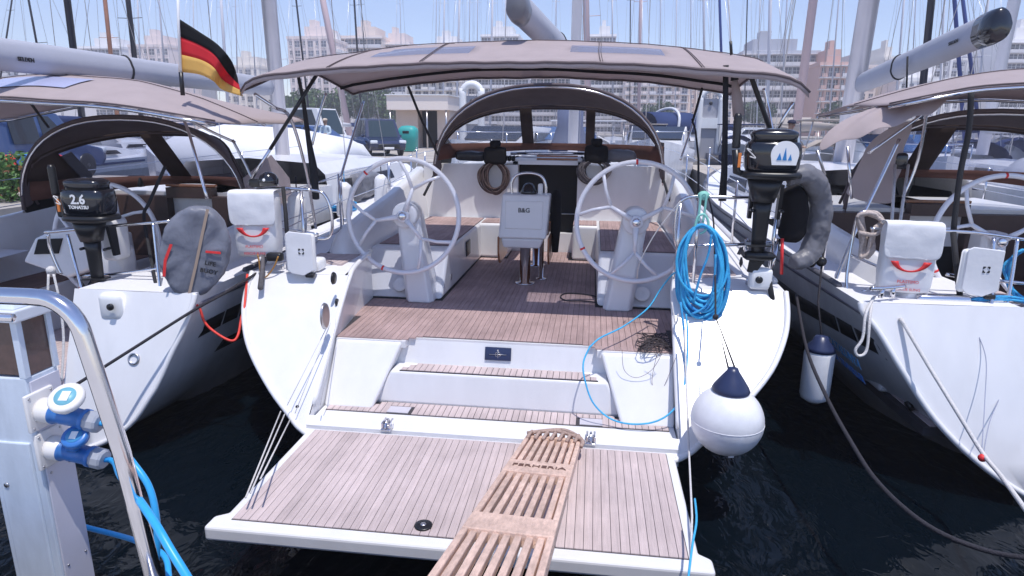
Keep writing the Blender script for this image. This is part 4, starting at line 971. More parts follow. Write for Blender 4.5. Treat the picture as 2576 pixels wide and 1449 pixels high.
# cords on the sole
line('sole_cord', [P(a, b, z=0.868) for (a, b) in ((1512, 762), (1470, 757), (1425, 756), (1410, 746), (1425, 738), (1470, 740), (1510, 748))], 0.006, ROPEK, 'dark cord looped on the teak sole beside the right wheel pedestal', 'cord')
tw = MB(); q = random.Random(5)
for k in range(16):
    L = [P(1645 + q.uniform(-45, 45), 858 + q.uniform(-22, 24), z=0.872 + q.uniform(0, 0.03)) for i in range(5)]; tw.tube(curve(L, 5), 0.0035, 5)
tag(tw.build('tangled_twine', mat('dark_twine', (0.05, 0.04, 0.045), 0.8)), 'tangle of dark twine lying on the right rear corner of the teak sole', 'twine', kind=None)
fw_ = MB()
for pts in (((1640, 870), (1655, 900), (1668, 870)), ((1565, 880), (1570, 930), (1600, 950), (1640, 930), (1668, 885)), ((1655, 880), (1640, 960), (1660, 990), (1700, 900))):
    fw_.tube(curve([P(a, b, y=4.30) for (a, b) in pts], 6), 0.0018, 5)
tag(fw_.build('fine_line', ROPEN), 'fine brown line dangling over the white right side of the transom steps', 'line')
line('white_line', [P(1712, 505, y=4.9), P(1650, 585, y=4.95), P(1610, 660, y=5.0), P(1603, 700, y=5.1)], 0.005, ROPEW, 'white line sloping from the right rail down across the right wheel')
line('white_line', [P(1690, 760, y=4.5), P(1700, 815, y=4.45), P(1706, 790, y=4.5)], 0.006, ROPEW, 'short white line hanging at the right edge of the teak sole')

# gangway
gw = thing('gangway', (0.42, 1.35, 1.12), 'pale wooden slatted gangway leading from the dock down onto the swim platform', 'gangway')
A_ = V((0.455, 3.74, 0.475)); B_ = V((0.325, 1.0, 1.23)); d_ = (B_ - A_); Lg = d_.length; d_.normalize(); s_ = d_.cross(V((0, 0, 1))).normalized() * -1; n_ = s_.cross(d_).normalized()
if n_.z < 0: n_ = -n_
G = lambda a, t, h=0.0: A_ + d_ * a + s_ * t + n_ * h
hw = 0.163
if (G(0, hw) - G(0, -hw)).x < 0: s_ = -s_
for sgn in (-1, 1):
    bev(MB().hexa([G(0, sgn * hw - 0.013, -0.035), G(0, sgn * hw + 0.013, -0.035), G(0, sgn * hw + 0.013, 0.022), G(0, sgn * hw - 0.013, 0.022)], [G(Lg, sgn * hw - 0.013, -0.035), G(Lg, sgn * hw + 0.013, -0.035), G(Lg, sgn * hw + 0.013, 0.022), G(Lg, sgn * hw - 0.013, 0.022)]).build('side_rail', WOODG, gw), 0.005)
sec = [(0.06, 0.67), (0.90, 1.56), (1.75, 2.40), (2.56, Lg)]
for (a, b) in sec:
    for i in range(7):
        t = -0.128 + i * 0.0427
        bev(MB().hexa([G(a - 0.03, t - 0.0135, -0.02), G(a - 0.03, t + 0.0135, -0.02), G(a - 0.03, t + 0.0135, 0.014), G(a - 0.03, t - 0.0135, 0.014)], [G(b + 0.03, t - 0.0135, -0.02), G(b + 0.03, t + 0.0135, -0.02), G(b + 0.03, t + 0.0135, 0.014), G(b + 0.03, t - 0.0135, 0.014)]).build('slat', WOODG, gw), 0.004)
for i, (a, b) in enumerate(((0.67, 0.90), (1.56, 1.75), (2.40, 2.56), (0.0, 0.05))):
    cb = bev(MB().hexa([G(a, -hw - 0.012, -0.03), G(a, hw + 0.012, -0.03), G(a, hw + 0.012, 0.024), G(a, -hw - 0.012, 0.024)], [G(b, -hw - 0.012, -0.03), G(b, hw + 0.012, -0.03), G(b, hw + 0.012, 0.024), G(b, -hw - 0.012, 0.024)]).build('cross_board', WOODG, gw), 0.005)
    if i == 0:
        Mt = Matrix.Translation(G(0.785, 0, 0.0265)) @ Matrix((s_ if s_.x > 0 else -s_, -d_, n_)).transposed().to_4x4()
        MB().text('FERHERIA', Mt, 0.066, depth=0.003).build('lettering', mat('burnt_lettering', (0.16, 0.09, 0.07), 0.8), cb)
rp = MB(); q = random.Random(9)
for k in range(7):
    t = -0.16 + 0.05 * k; rp.tube(curve([G(0.10, t, 0.02), G(0.02, t + 0.02, 0.05), G(-0.03, t + 0.02, 0.0), G(0.03, t + 0.03, -0.05)], 4), 0.011, 7)
rp.tube(curve([G(0.02, -0.17, 0.035), G(-0.04, -0.05, 0.05), G(-0.05, 0.06, 0.06), G(0.02, 0.15, 0.045), G(0.10, 0.19, 0.03), G(0.16, 0.185, 0.01)], 5), 0.013, 8)
rp.tube(curve([G(0.03, -0.15, 0.04), G(-0.02, 0.0, 0.055), G(0.02, 0.12, 0.045), G(0.07, 0.17, 0.04)], 5), 0.012, 8)
rp.build('rope_lashing', mat('lashing_rope', (0.42, 0.30, 0.25), 0.85, vary=0.3, vscale=60, bump=0.5, bscale=160), gw)
# ================================================================== the two neighbours
LEFT = dict(out=[(1.72, 1.20), (1.71, 1.12), (1.65, 0.93), (1.58, 0.77), (1.50, 0.57), (1.44, 0.46), (1.30, 0.26), (1.04, 0.10), (0.6, 0.0), (0, -0.05)],
            y0=4.0, m=0.35, len=15.5, open=0.73, qbot=0.30, coam=1.42, cab=1.15, rail=mat('dark_rail', (0.10, 0.10, 0.12), 0.5))
RIGHT = dict(out=[(1.68, 1.27), (1.66, 1.20), (1.56, 1.08), (1.40, 0.82), (1.20, 0.53), (0.95, 0.29), (0.64, 0.09), (0.3, -0.02), (0, -0.05)],
             y0=4.3, m=0.35, len=15.5, open=0.60, qbot=0.12, coam=1.38, cab=1.15, rail=LEFT['rail'])
DKW = mat('shaded_cockpit_wood', (0.075, 0.042, 0.035), 0.5, vary=0.3, vscale=3)  # brown wood, darkened in its colour for the shade inside the cockpits
def neighbour(cfg, cx, label, yaw=0.0, y_far=False, wheels=((0, 5.5, 1.33, 0.53, 78),)):
    root = thing('sailing_yacht', (cx, 5.5, 0), label, 'yacht', 'sailing yachts moored stern-to at the dock')
    X = Matrix.Translation(V((cx, 4.5, 0))) @ Matrix.Rotation(yaw, 4, 'Z') @ Matrix.Translation(V((0, -4.5, 0)))
    build_hull(root, cfg, X); build_coaming_small(root, cfg, X)
    so_ = MB().box((-cfg['coam'] + 0.15, cfg['y0'] + 0.1, 0.38), (cfg['coam'] - 0.15, 6.9, 0.44)).build('cockpit_sole', CAULK, root, X)
    o_ = cfg['open'] + 0.02
    MB().prism([(-o_, yp(cfg, -0.02), -0.02), (o_, yp(cfg, -0.02), -0.02), (o_, yp(cfg, 0.43), 0.43), (-o_, yp(cfg, 0.43), 0.43)], (0, 0.14, 0)).build('transom_sill', GEL, root, X)
    n = int((cfg['coam'] - 0.2) * 2 / 0.05)
    for i in range(n):
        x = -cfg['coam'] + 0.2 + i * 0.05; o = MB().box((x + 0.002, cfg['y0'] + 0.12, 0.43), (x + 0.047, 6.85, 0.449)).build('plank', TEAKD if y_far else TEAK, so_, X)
    for s in (-1, 1):
        lk = bev(MB().box((s * 0.55 if s > 0 else -cfg['coam'] + 0.12, 5.0, 0.44), (cfg['coam'] - 0.12 if s > 0 else -0.55, 6.88, 0.90)).build('bench_locker', GEL, root, X), 0.03, 3)
        for i in range(10):
            xa = s * (0.57 + i * 0.05); MB().box((min(xa, xa + s * 0.047), 5.03, 0.898), (max(xa, xa + s * 0.047), 6.86, 0.912)).build('seat_plank', TEAKD, lk, X)  # dark teak here also carries the cockpit shade in its colour
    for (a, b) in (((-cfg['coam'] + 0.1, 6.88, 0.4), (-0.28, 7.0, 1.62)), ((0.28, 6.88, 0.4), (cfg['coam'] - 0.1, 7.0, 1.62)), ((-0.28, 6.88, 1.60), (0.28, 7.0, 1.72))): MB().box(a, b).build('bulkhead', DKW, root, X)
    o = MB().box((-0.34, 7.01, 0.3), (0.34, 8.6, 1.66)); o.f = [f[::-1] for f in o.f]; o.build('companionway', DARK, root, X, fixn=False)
    MB().rbox((0, 6.95, 1.74), (0.62, 0.05, 0.03), 0.006).build('wood_grip', WOODT, root, X)
    MB().box((-cfg['cab'], 7.0, deck_z(cfg, 7) - 0.05), (cfg['cab'], 8.3, 1.66)).build('cabin_top', GEL, root, X)
    for (wx, wy, wz, wr, rot) in wheels:
        c = MB(); rings = []
        for (t, a, b) in ((0, 0.13, 0.15), (0.6, 0.11, 0.11), (1, 0.10, 0.10)):
            rings.append([V((wx + a * p, wy + 0.14 + b * q, lerp(0.44, wz + 0.06, t))) for (p, q) in ((-1, -0.7), (-0.7, -1), (0.7, -1), (1, -0.7), (1, 0.8), (0.8, 1), (-0.8, 1), (-1, 0.8))])
        c.loft(rings, smooth=False); bev(c.build('wheel_pedestal', GEL, root, X), 0.015, 2)
        wheel(root, X, (wx, wy, wz), wr, rot)
    g = MB()
    for s in (-1, 1):
        tops = []
        for y in (5.4, 7.2, 9.0, 10.8, 12.4):
            x = s * (ring(cfg, y)[0][0] - 0.05); z = deck_z(cfg, y); g.tube([(x, y, z), (x, y, z + 0.60)], 0.0125, 8); tops.append(V((x, y, z + 0.59)))
        g.tube(tops, 0.005, 5); g.tube([p - V((0, 0, 0.28)) for p in tops], 0.005, 5)
    g.build('guardrail', STEEL, root, X)
    return root, X
def build_coaming_small(root, cfg, X):
    ci = cfg['coam']; m = MB()
    for s in (-1, 1):
        rings = []
        for (y, zt) in ((4.75, 1.28), (5.0, 1.44), (5.6, 1.50), (6.3, 1.56), (7.0, 1.64)):
            zd = deck_z(cfg, y) - 0.02; zt = max(zt, zd + 0.06)
            rings.append([V((s * (ci - 0.30), y, 0.42)), V((s * (ci - 0.26), y, 0.9)), V((s * (ci - 0.20), y, zt - 0.05)), V((s * (ci - 0.17), y, zt)), V((s * (ci - 0.10), y, zt)), V((s * (ci - 0.06), y, zt - 0.06)), V((s * ci, y, zd))])
        m.loft(rings, closed=True)
    for o in build_parts(m, 2, 'coaming', GEL, root, X): bev(o, 0.01, 2)
    # aft wall linking quarter to coaming
    q = MB()
    for s in (-1, 1):
        q.add([(s * cfg['open'], yp(cfg, 0.42), 0.40), (s * cfg['open'], yp(cfg, 1.2), 1.19), (s * (cfg['open'] + 0.03), 5.0, 1.20), (s * (cfg['open'] + 0.03), 5.0, 0.40)], [(0, 1, 2, 3)])
    build_parts(q, 2, 'quarter_wall', GEL, root, X)

def small_bimini(root, cx, half, ya, yb, za, zm, zf, edge, label=None):
    def fn(u, v):
        x = u * 2 - 1; c = 1 - abs(x) ** 2.3; cor = 0.14 * max(0, (abs(x) - 0.88) / 0.12) ** 2
        z0 = za + 0.16 * c - 0.16; z1 = lerp(edge, zm, c); z2 = zf + 0.16 * c - 0.16
        z = bow_z(z0, z1, z2, v)
        y = lerp(ya + cor, yb - cor, v); p = V((cx + x * half, y, z)); return p + wob(p, 1.7, 0.03)
    b = surf_mesh(fn, 40, 16).build('bimini', CANVAS, root, label=label); mod(b, 'SOLIDIFY', thickness=0.008)
    for t in (0.0, 0.5, 1.0):
        MB().tube([fn(i / 30, t) + V((0, 0, -0.025)) for i in range(31)], 0.013, 8).build('bimini_bow', STEEL, b)
        if t != 0.5: MB().tube([fn(i / 30, t) + V((0, 0, 0.006)) for i in range(31)], 0.006, 5).build('seam', CANVASD, b)
    MB().tube([fn(i / 30, 0.42) + V((0, 0, 0.006)) for i in range(31)], 0.004, 5).build('seam', CANVASD, b)
    return b, fn

# ---- left neighbour
left, XL = neighbour(LEFT, -4.0, 'white yacht on the left, under a taupe bimini and a German ensign', wheels=((0.03, 5.5, 1.33, 0.55, 62),))
bl, fnl = small_bimini(left, -4.0, 1.76, 4.55, 6.4, 2.60, 2.84, 2.62, 2.42)
wp = surf_mesh(lambda u, v: fnl(lerp(0.38, 0.62, u) - 0.0, lerp(0.15, 0.33, v)) + V((0, 0, 0.010)), 8, 4).build('bimini_window', mat('bluish_vinyl', (0.40, 0.42, 0.60), 0.25), bl)
hl = sprayhood(left, None, -4.0, 1.24, 5.95, 6.6, 1.55, 2.50, 2.36, 1.84, ((-4.98, -4.32), (-4.08, -3.42)), clear=CLEARD)
for s in (-1, 1):
    A0 = V((-4.0 + s * 1.24, 5.97, 1.50)); b_ = MB()
    b_.prism([A0, A0 + V((0, 0.95, 0.0)), A0 + V((-s * 0.02, 0.95, 0.35)), A0 + V((-s * 0.06, 0.65, 0.62)), A0 + V((-s * 0.03, 0.0, 0.42))], (s * 0.01, 0, 0))
    b_.build('hood_side', BLACKCAN if s < 0 else CANVAS, hl)
for pts, m, r in ((((236, 0), (0, 0)), None, 0),):
    pass
PL = lambda pts, m, r, name, par: MB().tube(curve([P(a, b, y=c) for (a, b, c) in pts], 4) if len(pts) > 2 else [P(a, b, y=c) for (a, b, c) in pts], r, 8).build(name, m, par)
PL(((76, 258, 4.6), (122, 320, 4.8)), BLACK, 0.010, 'bimini_pole', bl)
PL(((462, 300, 4.9), (480, 350, 4.8), (521, 500, 4.6)), STEEL, 0.012, 'bimini_pole', bl)
PL(((585, 352, 5.3), (620, 420, 5.3), (655, 500, 5.3)), STEELD, 0.012, 'bimini_pole', bl)
PL(((470, 300, 5.3), (540, 335, 5.4), (592, 358, 5.5)), STEEL, 0.012, 'bimini_pole', bl)
PL(((415, 420, 5.0), (375, 510, 5.0), (362, 545, 4.95), (378, 640, 4.7), (402, 770, 4.4)), WEB, 0.014, 'bimini_strap', bl)
# boom and mast of the left yacht
LB0, LB1 = P(0, 136, x=-4.02), P(312, 174, x=-4.02); LBd = (LB1 - LB0) / (LB1 - LB0).y
boom(left, LB0 - LBd * 0.9, LB0 + LBd * 4.3, 0.10, 0.10, strap=0.44, print_=(1, 0.20))
mast(left, (-4.02, 9.3, 1.7), (-4.02, 8.9, 15.5), 0.105, ALU, half=1.1, back=False)
# pushpit, helm seat
g = MB()
for pts in ([(113, 585, 4.6), (220, 575, 4.6), (300, 567, 4.6), (430, 556, 4.6)], [(210, 695, 4.6), (300, 688, 4.6), (400, 675, 4.6)],
            [(122, 590, 4.6), (125, 620, 4.6), (140, 660, 4.6), (155, 690, 4.6)], [(170, 590, 4.55), (188, 660, 4.5), (215, 760, 4.4)], [(385, 560, 4.55), (395, 650, 4.5), (408, 770, 4.4)]):
    g.tube(curve([P(a, b, y=c) for (a, b, c) in pts], 5), 0.0125, 8)
g.build('pushpit_rail', STEEL, left)
hs = MB(); q0 = [P(a, b, y=5.0) for (a, b) in ((55, 660), (170, 700), (225, 680), (255, 575), (125, 580), (85, 600))]
bev(hs.prism(q0, (0, 0.35, 0)).build('helm_seat', GEL, left), 0.03, 3)
MB().prism([P(a, b, y=4.985) for (a, b) in ((85, 640), (145, 638), (155, 600), (95, 602))], (0, 0.02, 0)).build('seat_opening', DARK, left)
MB().rbox(P(290, 600, y=4.8), (0.14, 0.2, 0.35), 0.04).build('helm_pod', GEL, left)
MB().rbox(P(300, 660, y=4.95), (0.20, 0.22, 0.30), 0.05).build('helm_pod', GEL, left)
MB().rbox(P(285, 770, y=4.23), (0.20, 0.10, 0.22), 0.05).build('motor_pad', WHITE, left)
MB().lathe(P(279, 772, y=4.16), (0, -1, 0), [(0, 0.026), (0.015, 0.026), (0.015, 0)], 16).build('pad_knob', BLACK, left)
MB().lathe(P(338, 903, y=4.10), (0, -1, 0.35), [(-0.03, 0.048), (0.012, 0.046), (0.016, 0.034), (-0.01, 0.03), (-0.01, 0)], 20).build('exhaust_outlet', STEELD, left)
o = MB()
for s in (-1, 1): o.rbox((-4.0 + s * 0.7, 6.98, 1.78), (0.18, 0.12, 0.14), 0.03)
build_parts(o, 2, 'winch', BLACK, left)
# hull graphics on the visible flank
def flank(root, X, cfg, side, ya, yb, za, zb, m, name, skew=0.0, n=8, off=0.010, par=None):
    n = max(n, int(abs(yb - ya) / 0.1)); rows = []
    for i in range(n + 1):
        t = i / n; r = []
        for (z, dy) in ((za, 0), ((za + zb) / 2, skew / 2), (zb, skew)):
            y = lerp(ya, yb, t) + (dy if i == 0 else 0)
            r.append(V((side * (hull_x(cfg, y, z + 0.02 * (y - 4.5)) + off), y, z + 0.02 * (y - 4.5))))
        rows.append(r)
    o = MB().loft(rows, closed=False).build(name, m, par or root, X); mod(o, 'SOLIDIFY', thickness=0.003); return o
def flank_text(root, X, cfg, side, body, y0, z0, size, m, off=0.012, par=None):
    c = hull_x(cfg, y0 + 0.3, z0); c2 = hull_x(cfg, y0 + 0.3, z0 + 0.12)
    u = V((0, 1, 0)) if side > 0 else V((0, -1, 0)); w_ = V((side * (c2 - c), 0, 0.12)).normalized(); nn = u.cross(w_)
    M = Matrix.Translation(V((side * (c + off), y0, z0))) @ Matrix((u, w_, nn)).transposed().to_4x4()
    return MB().text(body, M, size, align='LEFT', bold=True).build('lettering', m, par or root, X)
st_ = flank(left, XL, LEFT, 1, 4.42, 4.72, 0.80, 0.93, INK, 'name_stripe', 0.12)
st_ = flank(left, XL, LEFT, 1, 4.75, 4.95, 0.80, 0.93, INK, 'name_stripe')
st_ = flank(left, XL, LEFT, 1, 4.98, 6.4, 0.80, 0.93, INK, 'name_stripe')
flank_text(left, XL, LEFT, 1, 'CRUISER', 5.06, 0.89, 0.10, mat('grey_print', (0.30, 0.30, 0.33), 0.5), 0.02)
flank_text(left, XL, LEFT, 1, 'PALMA', 5.05, 0.76, 0.12, mat('violet_print', (0.16, 0.12, 0.50), 0.5), 0.02)
flank(left, XL, LEFT, 1, 4.75, 5.6, 0.55, 0.64, INK, 'name_stripe', 0.08)
flank(left, XL, LEFT, 1, 4.32, 9.5, 1.085, 1.12, mat('rub_strip', (0.20, 0.19, 0.24), 0.5), 'rub_strip', 0.0, 24)

ol = P(224, 500, y=4.52)
outboard(ol, 'black outboard motor lettered 2.6 on the left yacht, tiller handle raised', R(2), 'text', 0.98)
bu = thing('lifebuoy_cover', P(492, 755, y=4.35), 'big oval dark grey lifebuoy cover with tan webbing stripe on the left yacht', 'lifebuoy cover')
c0 = P(492, 630, y=4.38)
Mo = Matrix.Translation(c0) @ Matrix.Rotation(R(24), 4, 'Z') @ Matrix.Rotation(R(15), 4, 'Y')
b = MB(); rings = []
for (y, f) in ((-0.075, 0.80), (-0.068, 0.92), (-0.04, 1.0), (0.04, 1.0), (0.075, 0.9), (0.085, 0.7)):
    rings.append([Mo @ V((0.243 * f * cos(2 * pi * k / 36), y + 0.01 * sin(5 * k), 0.345 * f * sin(2 * pi * k / 36) * (1.0 if sin(2 * pi * k / 36) > 0 else 1.05))) for k in range(36)])
wrinkle(b.loft(rings).build('cover', GREYCLOTH, bu), 9, 0.03, 2)
s_ = [Mo @ V((x, -0.086, z)) for (x, z) in ((0.04, 0.34), (0.035, 0.15), (0.03, -0.1), (0.02, -0.33))]
MB().loft([[p - Mo.to_3x3() @ V((0.010, 0, 0)), p + Mo.to_3x3() @ V((0.010, 0, 0))] for p in s_], closed=False).build('webbing_stripe', mat('tan_webbing', (0.36, 0.27, 0.21), 0.8), bu)
s_ = [Mo @ V((x, -0.087, z)) for (x, z) in ((-0.155, 0.03), (-0.175, -0.10), (-0.165, -0.22))]
MB().loft([[p - Mo.to_3x3() @ V((0.010, 0, 0)), p + Mo.to_3x3() @ V((0.010, 0, 0))] for p in s_], closed=False).build('red_stripe', RED, bu)
Mt = Mo @ Matrix.Translation(V((0.125, -0.090, -0.06))) @ Matrix.Rotation(R(90), 4, 'X'); tx = MB()
for i, l_ in enumerate(('LIFE', 'BUOY')): tx.text(l_, Mt @ Matrix.Translation(V((0, -0.06 * i, 0))), 0.045, bold=True)
tx.build('lettering', INK, bu)
MB().obox(Mo @ V((0.13, -0.088, 0.03)), Mo.to_3x3() @ V((0.05, 0, 0.006)), V((0, 0.004, 0)), V((0, 0, 0.008))).build('red_stripe', RED, bu)
line('red_mooring_line', [P(a, b, y=c) for (a, b, c) in ((475, 760, 4.3), (500, 772, 4.3), (515, 810, 4.3), (540, 835, 4.3), (580, 857, 4.3), (598, 845, 4.35), (607, 800, 4.45), (615, 770, 4.5), (622, 690, 4.7))], 0.010, REDROPE, 'red rope slung in a loop between the left yacht and the middle yacht', n=7)
line('mooring_line', [P(a, b, y=c) for (a, b, c) in ((180, 975, 3.6), (330, 880, 3.9), (480, 785, 4.2), (560, 740, 4.4), (645, 688, 4.75))], 0.011, ROPEK, 'taut black line crossing the left yacht transom to the middle yacht', n=7)
# white lines at the left walk-through
for i, (pts, lab) in enumerate(((((122, 690, 4.2), (120, 800, 4.1), (128, 880, 4.0), (142, 920, 3.95), (150, 960, 3.9)), 'white rope with slack loop hanging in the left yacht walk-through'), (((135, 690, 4.2), (150, 760, 4.15), (160, 850, 4.1), (155, 960, 4.0)), 'white rope hanging straight in the left yacht walk-through, right of the slack loop'))):
    line('white_rope', [P(a, b, y=c) for (a, b, c) in pts], 0.009, ROPEW, lab, n=7)
MB().lathe(P(130, 690, y=4.4), (0.3, -0.3, 0.5), [(0, 0.03), (0.06, 0.035), (0.08, 0.02), (0.08, 0)], 10).build('rail_knot', ROPEW, left)
# flag
fg = thing('german_flag', P(460, 240, y=4.9), 'black, red and gold German flag on a white staff above the left yacht', 'flag')
MB().tube([P(447, -40, y=4.9), P(449, 60, y=4.9), P(455, 185, y=4.9)], 0.011, 8).build('staff', WHITE, fg)
MB().tube([P(455, 182, y=4.9), P(460, 240, y=4.9)], 0.017, 8).build('staff_holder', BLACK, fg)
tc = curve([V(p) for p in ((450, 47, 0), (500, 79, 0), (548, 112, 0), (582, 152, 0), (598, 195, 0))], 8); bc = curve([V(p) for p in ((450, 181, 0), (500, 187, 0), (535, 203, 0), (560, 226, 0), (612, 243, 0))], 8)
NF = len(tc)
def flag_pt(i, s):
    a, b = tc[i], bc[i]; t = i / (NF - 1); sh = 8 * sin(t * 6) * sin(pi * s)
    return P(lerp(a.x, b.x, s) + sh, lerp(a.y, b.y, s), y=4.9 + 0.09 * sin(t * 8 + s * 2.0) * t + 0.05 * sin(t * 17 + s * 3) * t + 0.02)
for k, m in enumerate((fabric_mat('flag_black', (0.012, 0.012, 0.014), glow=0.1), fabric_mat('flag_red', (0.85, 0.06, 0.08), glow=0.5), fabric_mat('flag_gold', (0.92, 0.62, 0.20), glow=0.5))):
    o = MB().loft([[flag_pt(i, lerp(k / 3, (k + 1) / 3, j / 4)) for j in range(5)] for i in range(NF)], closed=False).build(('black_band', 'red_band', 'gold_band')[k], m, fg); mod(o, 'SOLIDIFY', thickness=0.003)

# ---- right neighbour
right, XR = neighbour(RIGHT, 4.2, 'white yacht on the right, cut by the frame edge, with drooping taupe bimini', R(2.0), wheels=((-0.30, 5.45, 1.58, 0.52, 90),))
br, fnr = small_bimini(right, 4.55, 1.75, 5.1, 6.9, 2.78, 2.93, 2.72, 2.62)
dr = MB(); rows = []
for i in range(15):
    t = i / 14; a = V((2150 + 200 * t, 318 - 45 * t, 0)); rows.append([P(lerp(2245, 2420, t), lerp(258, 215, t), y=5.55) + wob((t * 5, 0, 0), 1, 0.03), P(lerp(2130, 2400, t), lerp(290, 232, t) + 6 * sin(t * 16), y=5.35), P(lerp(2062, 2370, t), lerp(345, 258, t) + 8 * sin(t * 14), y=5.25), P(lerp(2058, 2340, t), lerp(378, 285, t) + 7 * sin(t * 19 + 1), y=5.2)])
o = dr.loft(rows, closed=False).build('bimini_corner', CANVAS, br); mod(o, 'SOLIDIFY', thickness=0.008); mod(o, 'SUBSURF', levels=1, render_levels=2)
hr = sprayhood(right, None, 4.35, 1.25, 6.6, 7.25, 1.68, 2.62, 2.50, 2.02, ((3.36, 4.06), (4.34, 5.25)), clear=CLEARD)
cu = MB(); rows = []
for i in range(11):
    t = i / 10; rows.append([P(lerp(2298, 2245, t) + 5 * sin(t * 14), lerp(300, 516, t), y=6.0), P(lerp(2260, 2205, t) + 5 * sin(t * 11), lerp(310, 512, t), y=5.95), P(lerp(2205, 2160, t), lerp(340, 506, t), y=5.9), P(lerp(2180, 2125, t), lerp(372, 488, t), y=5.85)])
o = cu.loft(rows, closed=False).build('side_curtain', CANVAS, hr); mod(o, 'SOLIDIFY', thickness=0.008); mod(o, 'SUBSURF', levels=1, render_levels=2)
PL(((2092, 735, 5.2), (2140, 610, 5.3), (2220, 440, 5.5), (2262, 350, 5.6)), STEEL, 0.013, 'bimini_pole', br)
PL(((2272, 495, 5.7), (2310, 400, 5.7), (2337, 245, 5.6)), STEEL, 0.013, 'bimini_pole', br)
PL(((2185, 385, 5.4), (2290, 310, 5.5), (2330, 280, 5.55)), STEEL, 0.012, 'bimini_pole', br)
PL(((2055, 378, 5.2), (2075, 440, 5.2)), STEELD, 0.012, 'bimini_pole', br)
PL(((2132, 370, 5.6), (2142, 500, 5.6)), STEEL, 0.012, 'bimini_pole', br)
PL(((2443, 232, 5.0), (2437, 330, 5.0), (2415, 440, 5.0), (2398, 585, 4.95)), WEB, 0.020, 'bimini_strap', br)
boom(right, V((4.25, 6.85, 3.36)), V((4.13, 9.4, 3.04)), 0.122, 0.10, strap=0.62, print_=(-1, 0.14))
MB().tube([P(2283, 142, y=8.0), P(2280, 240, y=8.0), P(2274, 300, y=7.2)], 0.010, 6).build('boom_strut', WEB, right)
mast(right, (4.10, 9.6, 1.7), (4.32, 9.1, 15.5), 0.125, ALU, half=1.1, back=False)
g = MB()
for pts in ([(2190, 575, 4.85), (2260, 575, 4.85), (2345, 580, 4.85), (2450, 585, 4.85), (2576, 602, 4.85), (2640, 608, 4.85)], [(2180, 730, 4.85), (2140, 738, 4.9), (2130, 700, 4.95), (2145, 600, 5.0), (2160, 540, 5.0), (2185, 532, 5.0)],
            [(2380, 690, 4.8), (2450, 700, 4.8), (2600, 715, 4.8)], [(2560, 600, 4.82), (2545, 700, 4.75), (2525, 810, 4.65)], [(2500, 598, 4.8), (2496, 720, 4.7), (2492, 800, 4.6)], [(2135, 640, 5.0), (2230, 680, 5.0)], [(2345, 578, 4.85), (2330, 740, 4.8)]):
    g.tube(curve([P(a, b, y=c) for (a, b, c) in pts], 5), 0.0125, 8)
g.build('pushpit_rail', STEEL, right)
for i in range(9): MB().box((3.28 + i * 0.048, 4.72, 1.255), (3.325 + i * 0.048, 5.05, 1.268)).build('deck_plank', TEAK, right)
flank(right, XR, RIGHT, -1, 4.62, 4.95, 0.84, 0.97, INK, 'name_stripe', 0.14)
flank(right, XR, RIGHT, -1, 4.99, 5.2, 0.84, 0.97, INK, 'name_stripe')
flank(right, XR, RIGHT, -1, 5.23, 7.5, 0.84, 0.97, INK, 'name_stripe')
flank(right, XR, RIGHT, -1, 4.66, 9.5, 1.16, 1.19, bpy.data.materials['rub_strip'], 'rub_strip', 0.0, 24)
flank_text(right, XR, RIGHT, -1, 'CATALUNYA', 5.22, 0.79, 0.10, mat('teal_print', (0.08, 0.30, 0.60), 0.5), 0.06)
flank_text(right, XR, RIGHT, -1, 'SEA TRAVELLER', 5.24, 0.67, 0.085, mat('blue_print', (0.05, 0.22, 0.68), 0.5), 0.06)
MB().lathe(P(2286, 1022, y=4.62), (-0.85, 0, -0.5), [(-0.02, 0.040), (0.012, 0.038), (0.012, 0)], 16).build('hull_outlet', BLACK, right)
MB().rbox(P(2265, 405, y=6.0), (0.11, 0.07, 0.14), 0.03).build('tackle_block', BLACKG, right)
g = MB()
for (a, b, c, d) in ((2252, 415, 2243, 570), (2285, 415, 2262, 575)): g.tube([P(a, b, y=5.95), P(c, d, y=5.3)], 0.012, 6)
build_parts(g, 2, 'tackle_line', ROPEW, right)
cleat(P(2230, 748, z=1.30), right, 0.4, 1.3)
MB().rbox(P(2370, 752, y=4.7), (0.36, 0.10, 0.07), 0.03).build('deck_fairlead', STEEL, right)
sling_bag(P(2281, 648, y=4.75), 0.36, 0.50, 0.17, 'white rescue bag with red mark hanging on the right yacht stern rail', R(-8))
rc2 = thing('rescue_light_case', P(2465, 745, y=4.7), 'flat white case with square emblem on the right yacht rail beside blue rope', 'case', 'flat white cases on stern rails')
light_case(rc2, P(2464, 682, y=4.7), 0.26, 0.31, R(-4), 0.06)
MB().tube([P(2398, 585, y=4.85), P(2405, 660, y=4.78), P(2415, 745, y=4.72)], 0.020, 8).build('hanging_strap', WEB, rc2)
# ropes of the right yacht
wc = thing('rope_coil', P(2185, 640, y=4.95), 'cream rope hank hanging on the right yacht rail beside the white rescue bag', 'rope'); q = random.Random(11)
for k in range(7):
    L = [P(a + q.uniform(-8, 8), b + q.uniform(-6, 6), y=4.9 + q.uniform(-.05, .05)) for (a, b) in ((2165, 545), (2200, 540), (2222, 560), (2200, 580), (2190, 630), (2172, 640), (2170, 590))]
    MB().tube(curve(L, 5, True), 0.014, 7, closed=True).build('loop', mat('cream_rope', (0.52, 0.44, 0.40), 0.85, vary=0.25, vscale=60, bump=0.5, bscale=160) if k == 0 else bpy.data.materials['cream_rope'], wc)
MB().tube(curve([P(a, b, y=4.85) for (a, b) in ((2160, 585), (2200, 590), (2225, 570), (2228, 555))], 5), 0.016, 7).build('wrap', bpy.data.materials['cream_rope'], wc)
bc_ = thing('rope_coil', P(2500, 800, y=4.75), 'blue rope coil lying on the right yacht deck at the frame edge', 'rope')
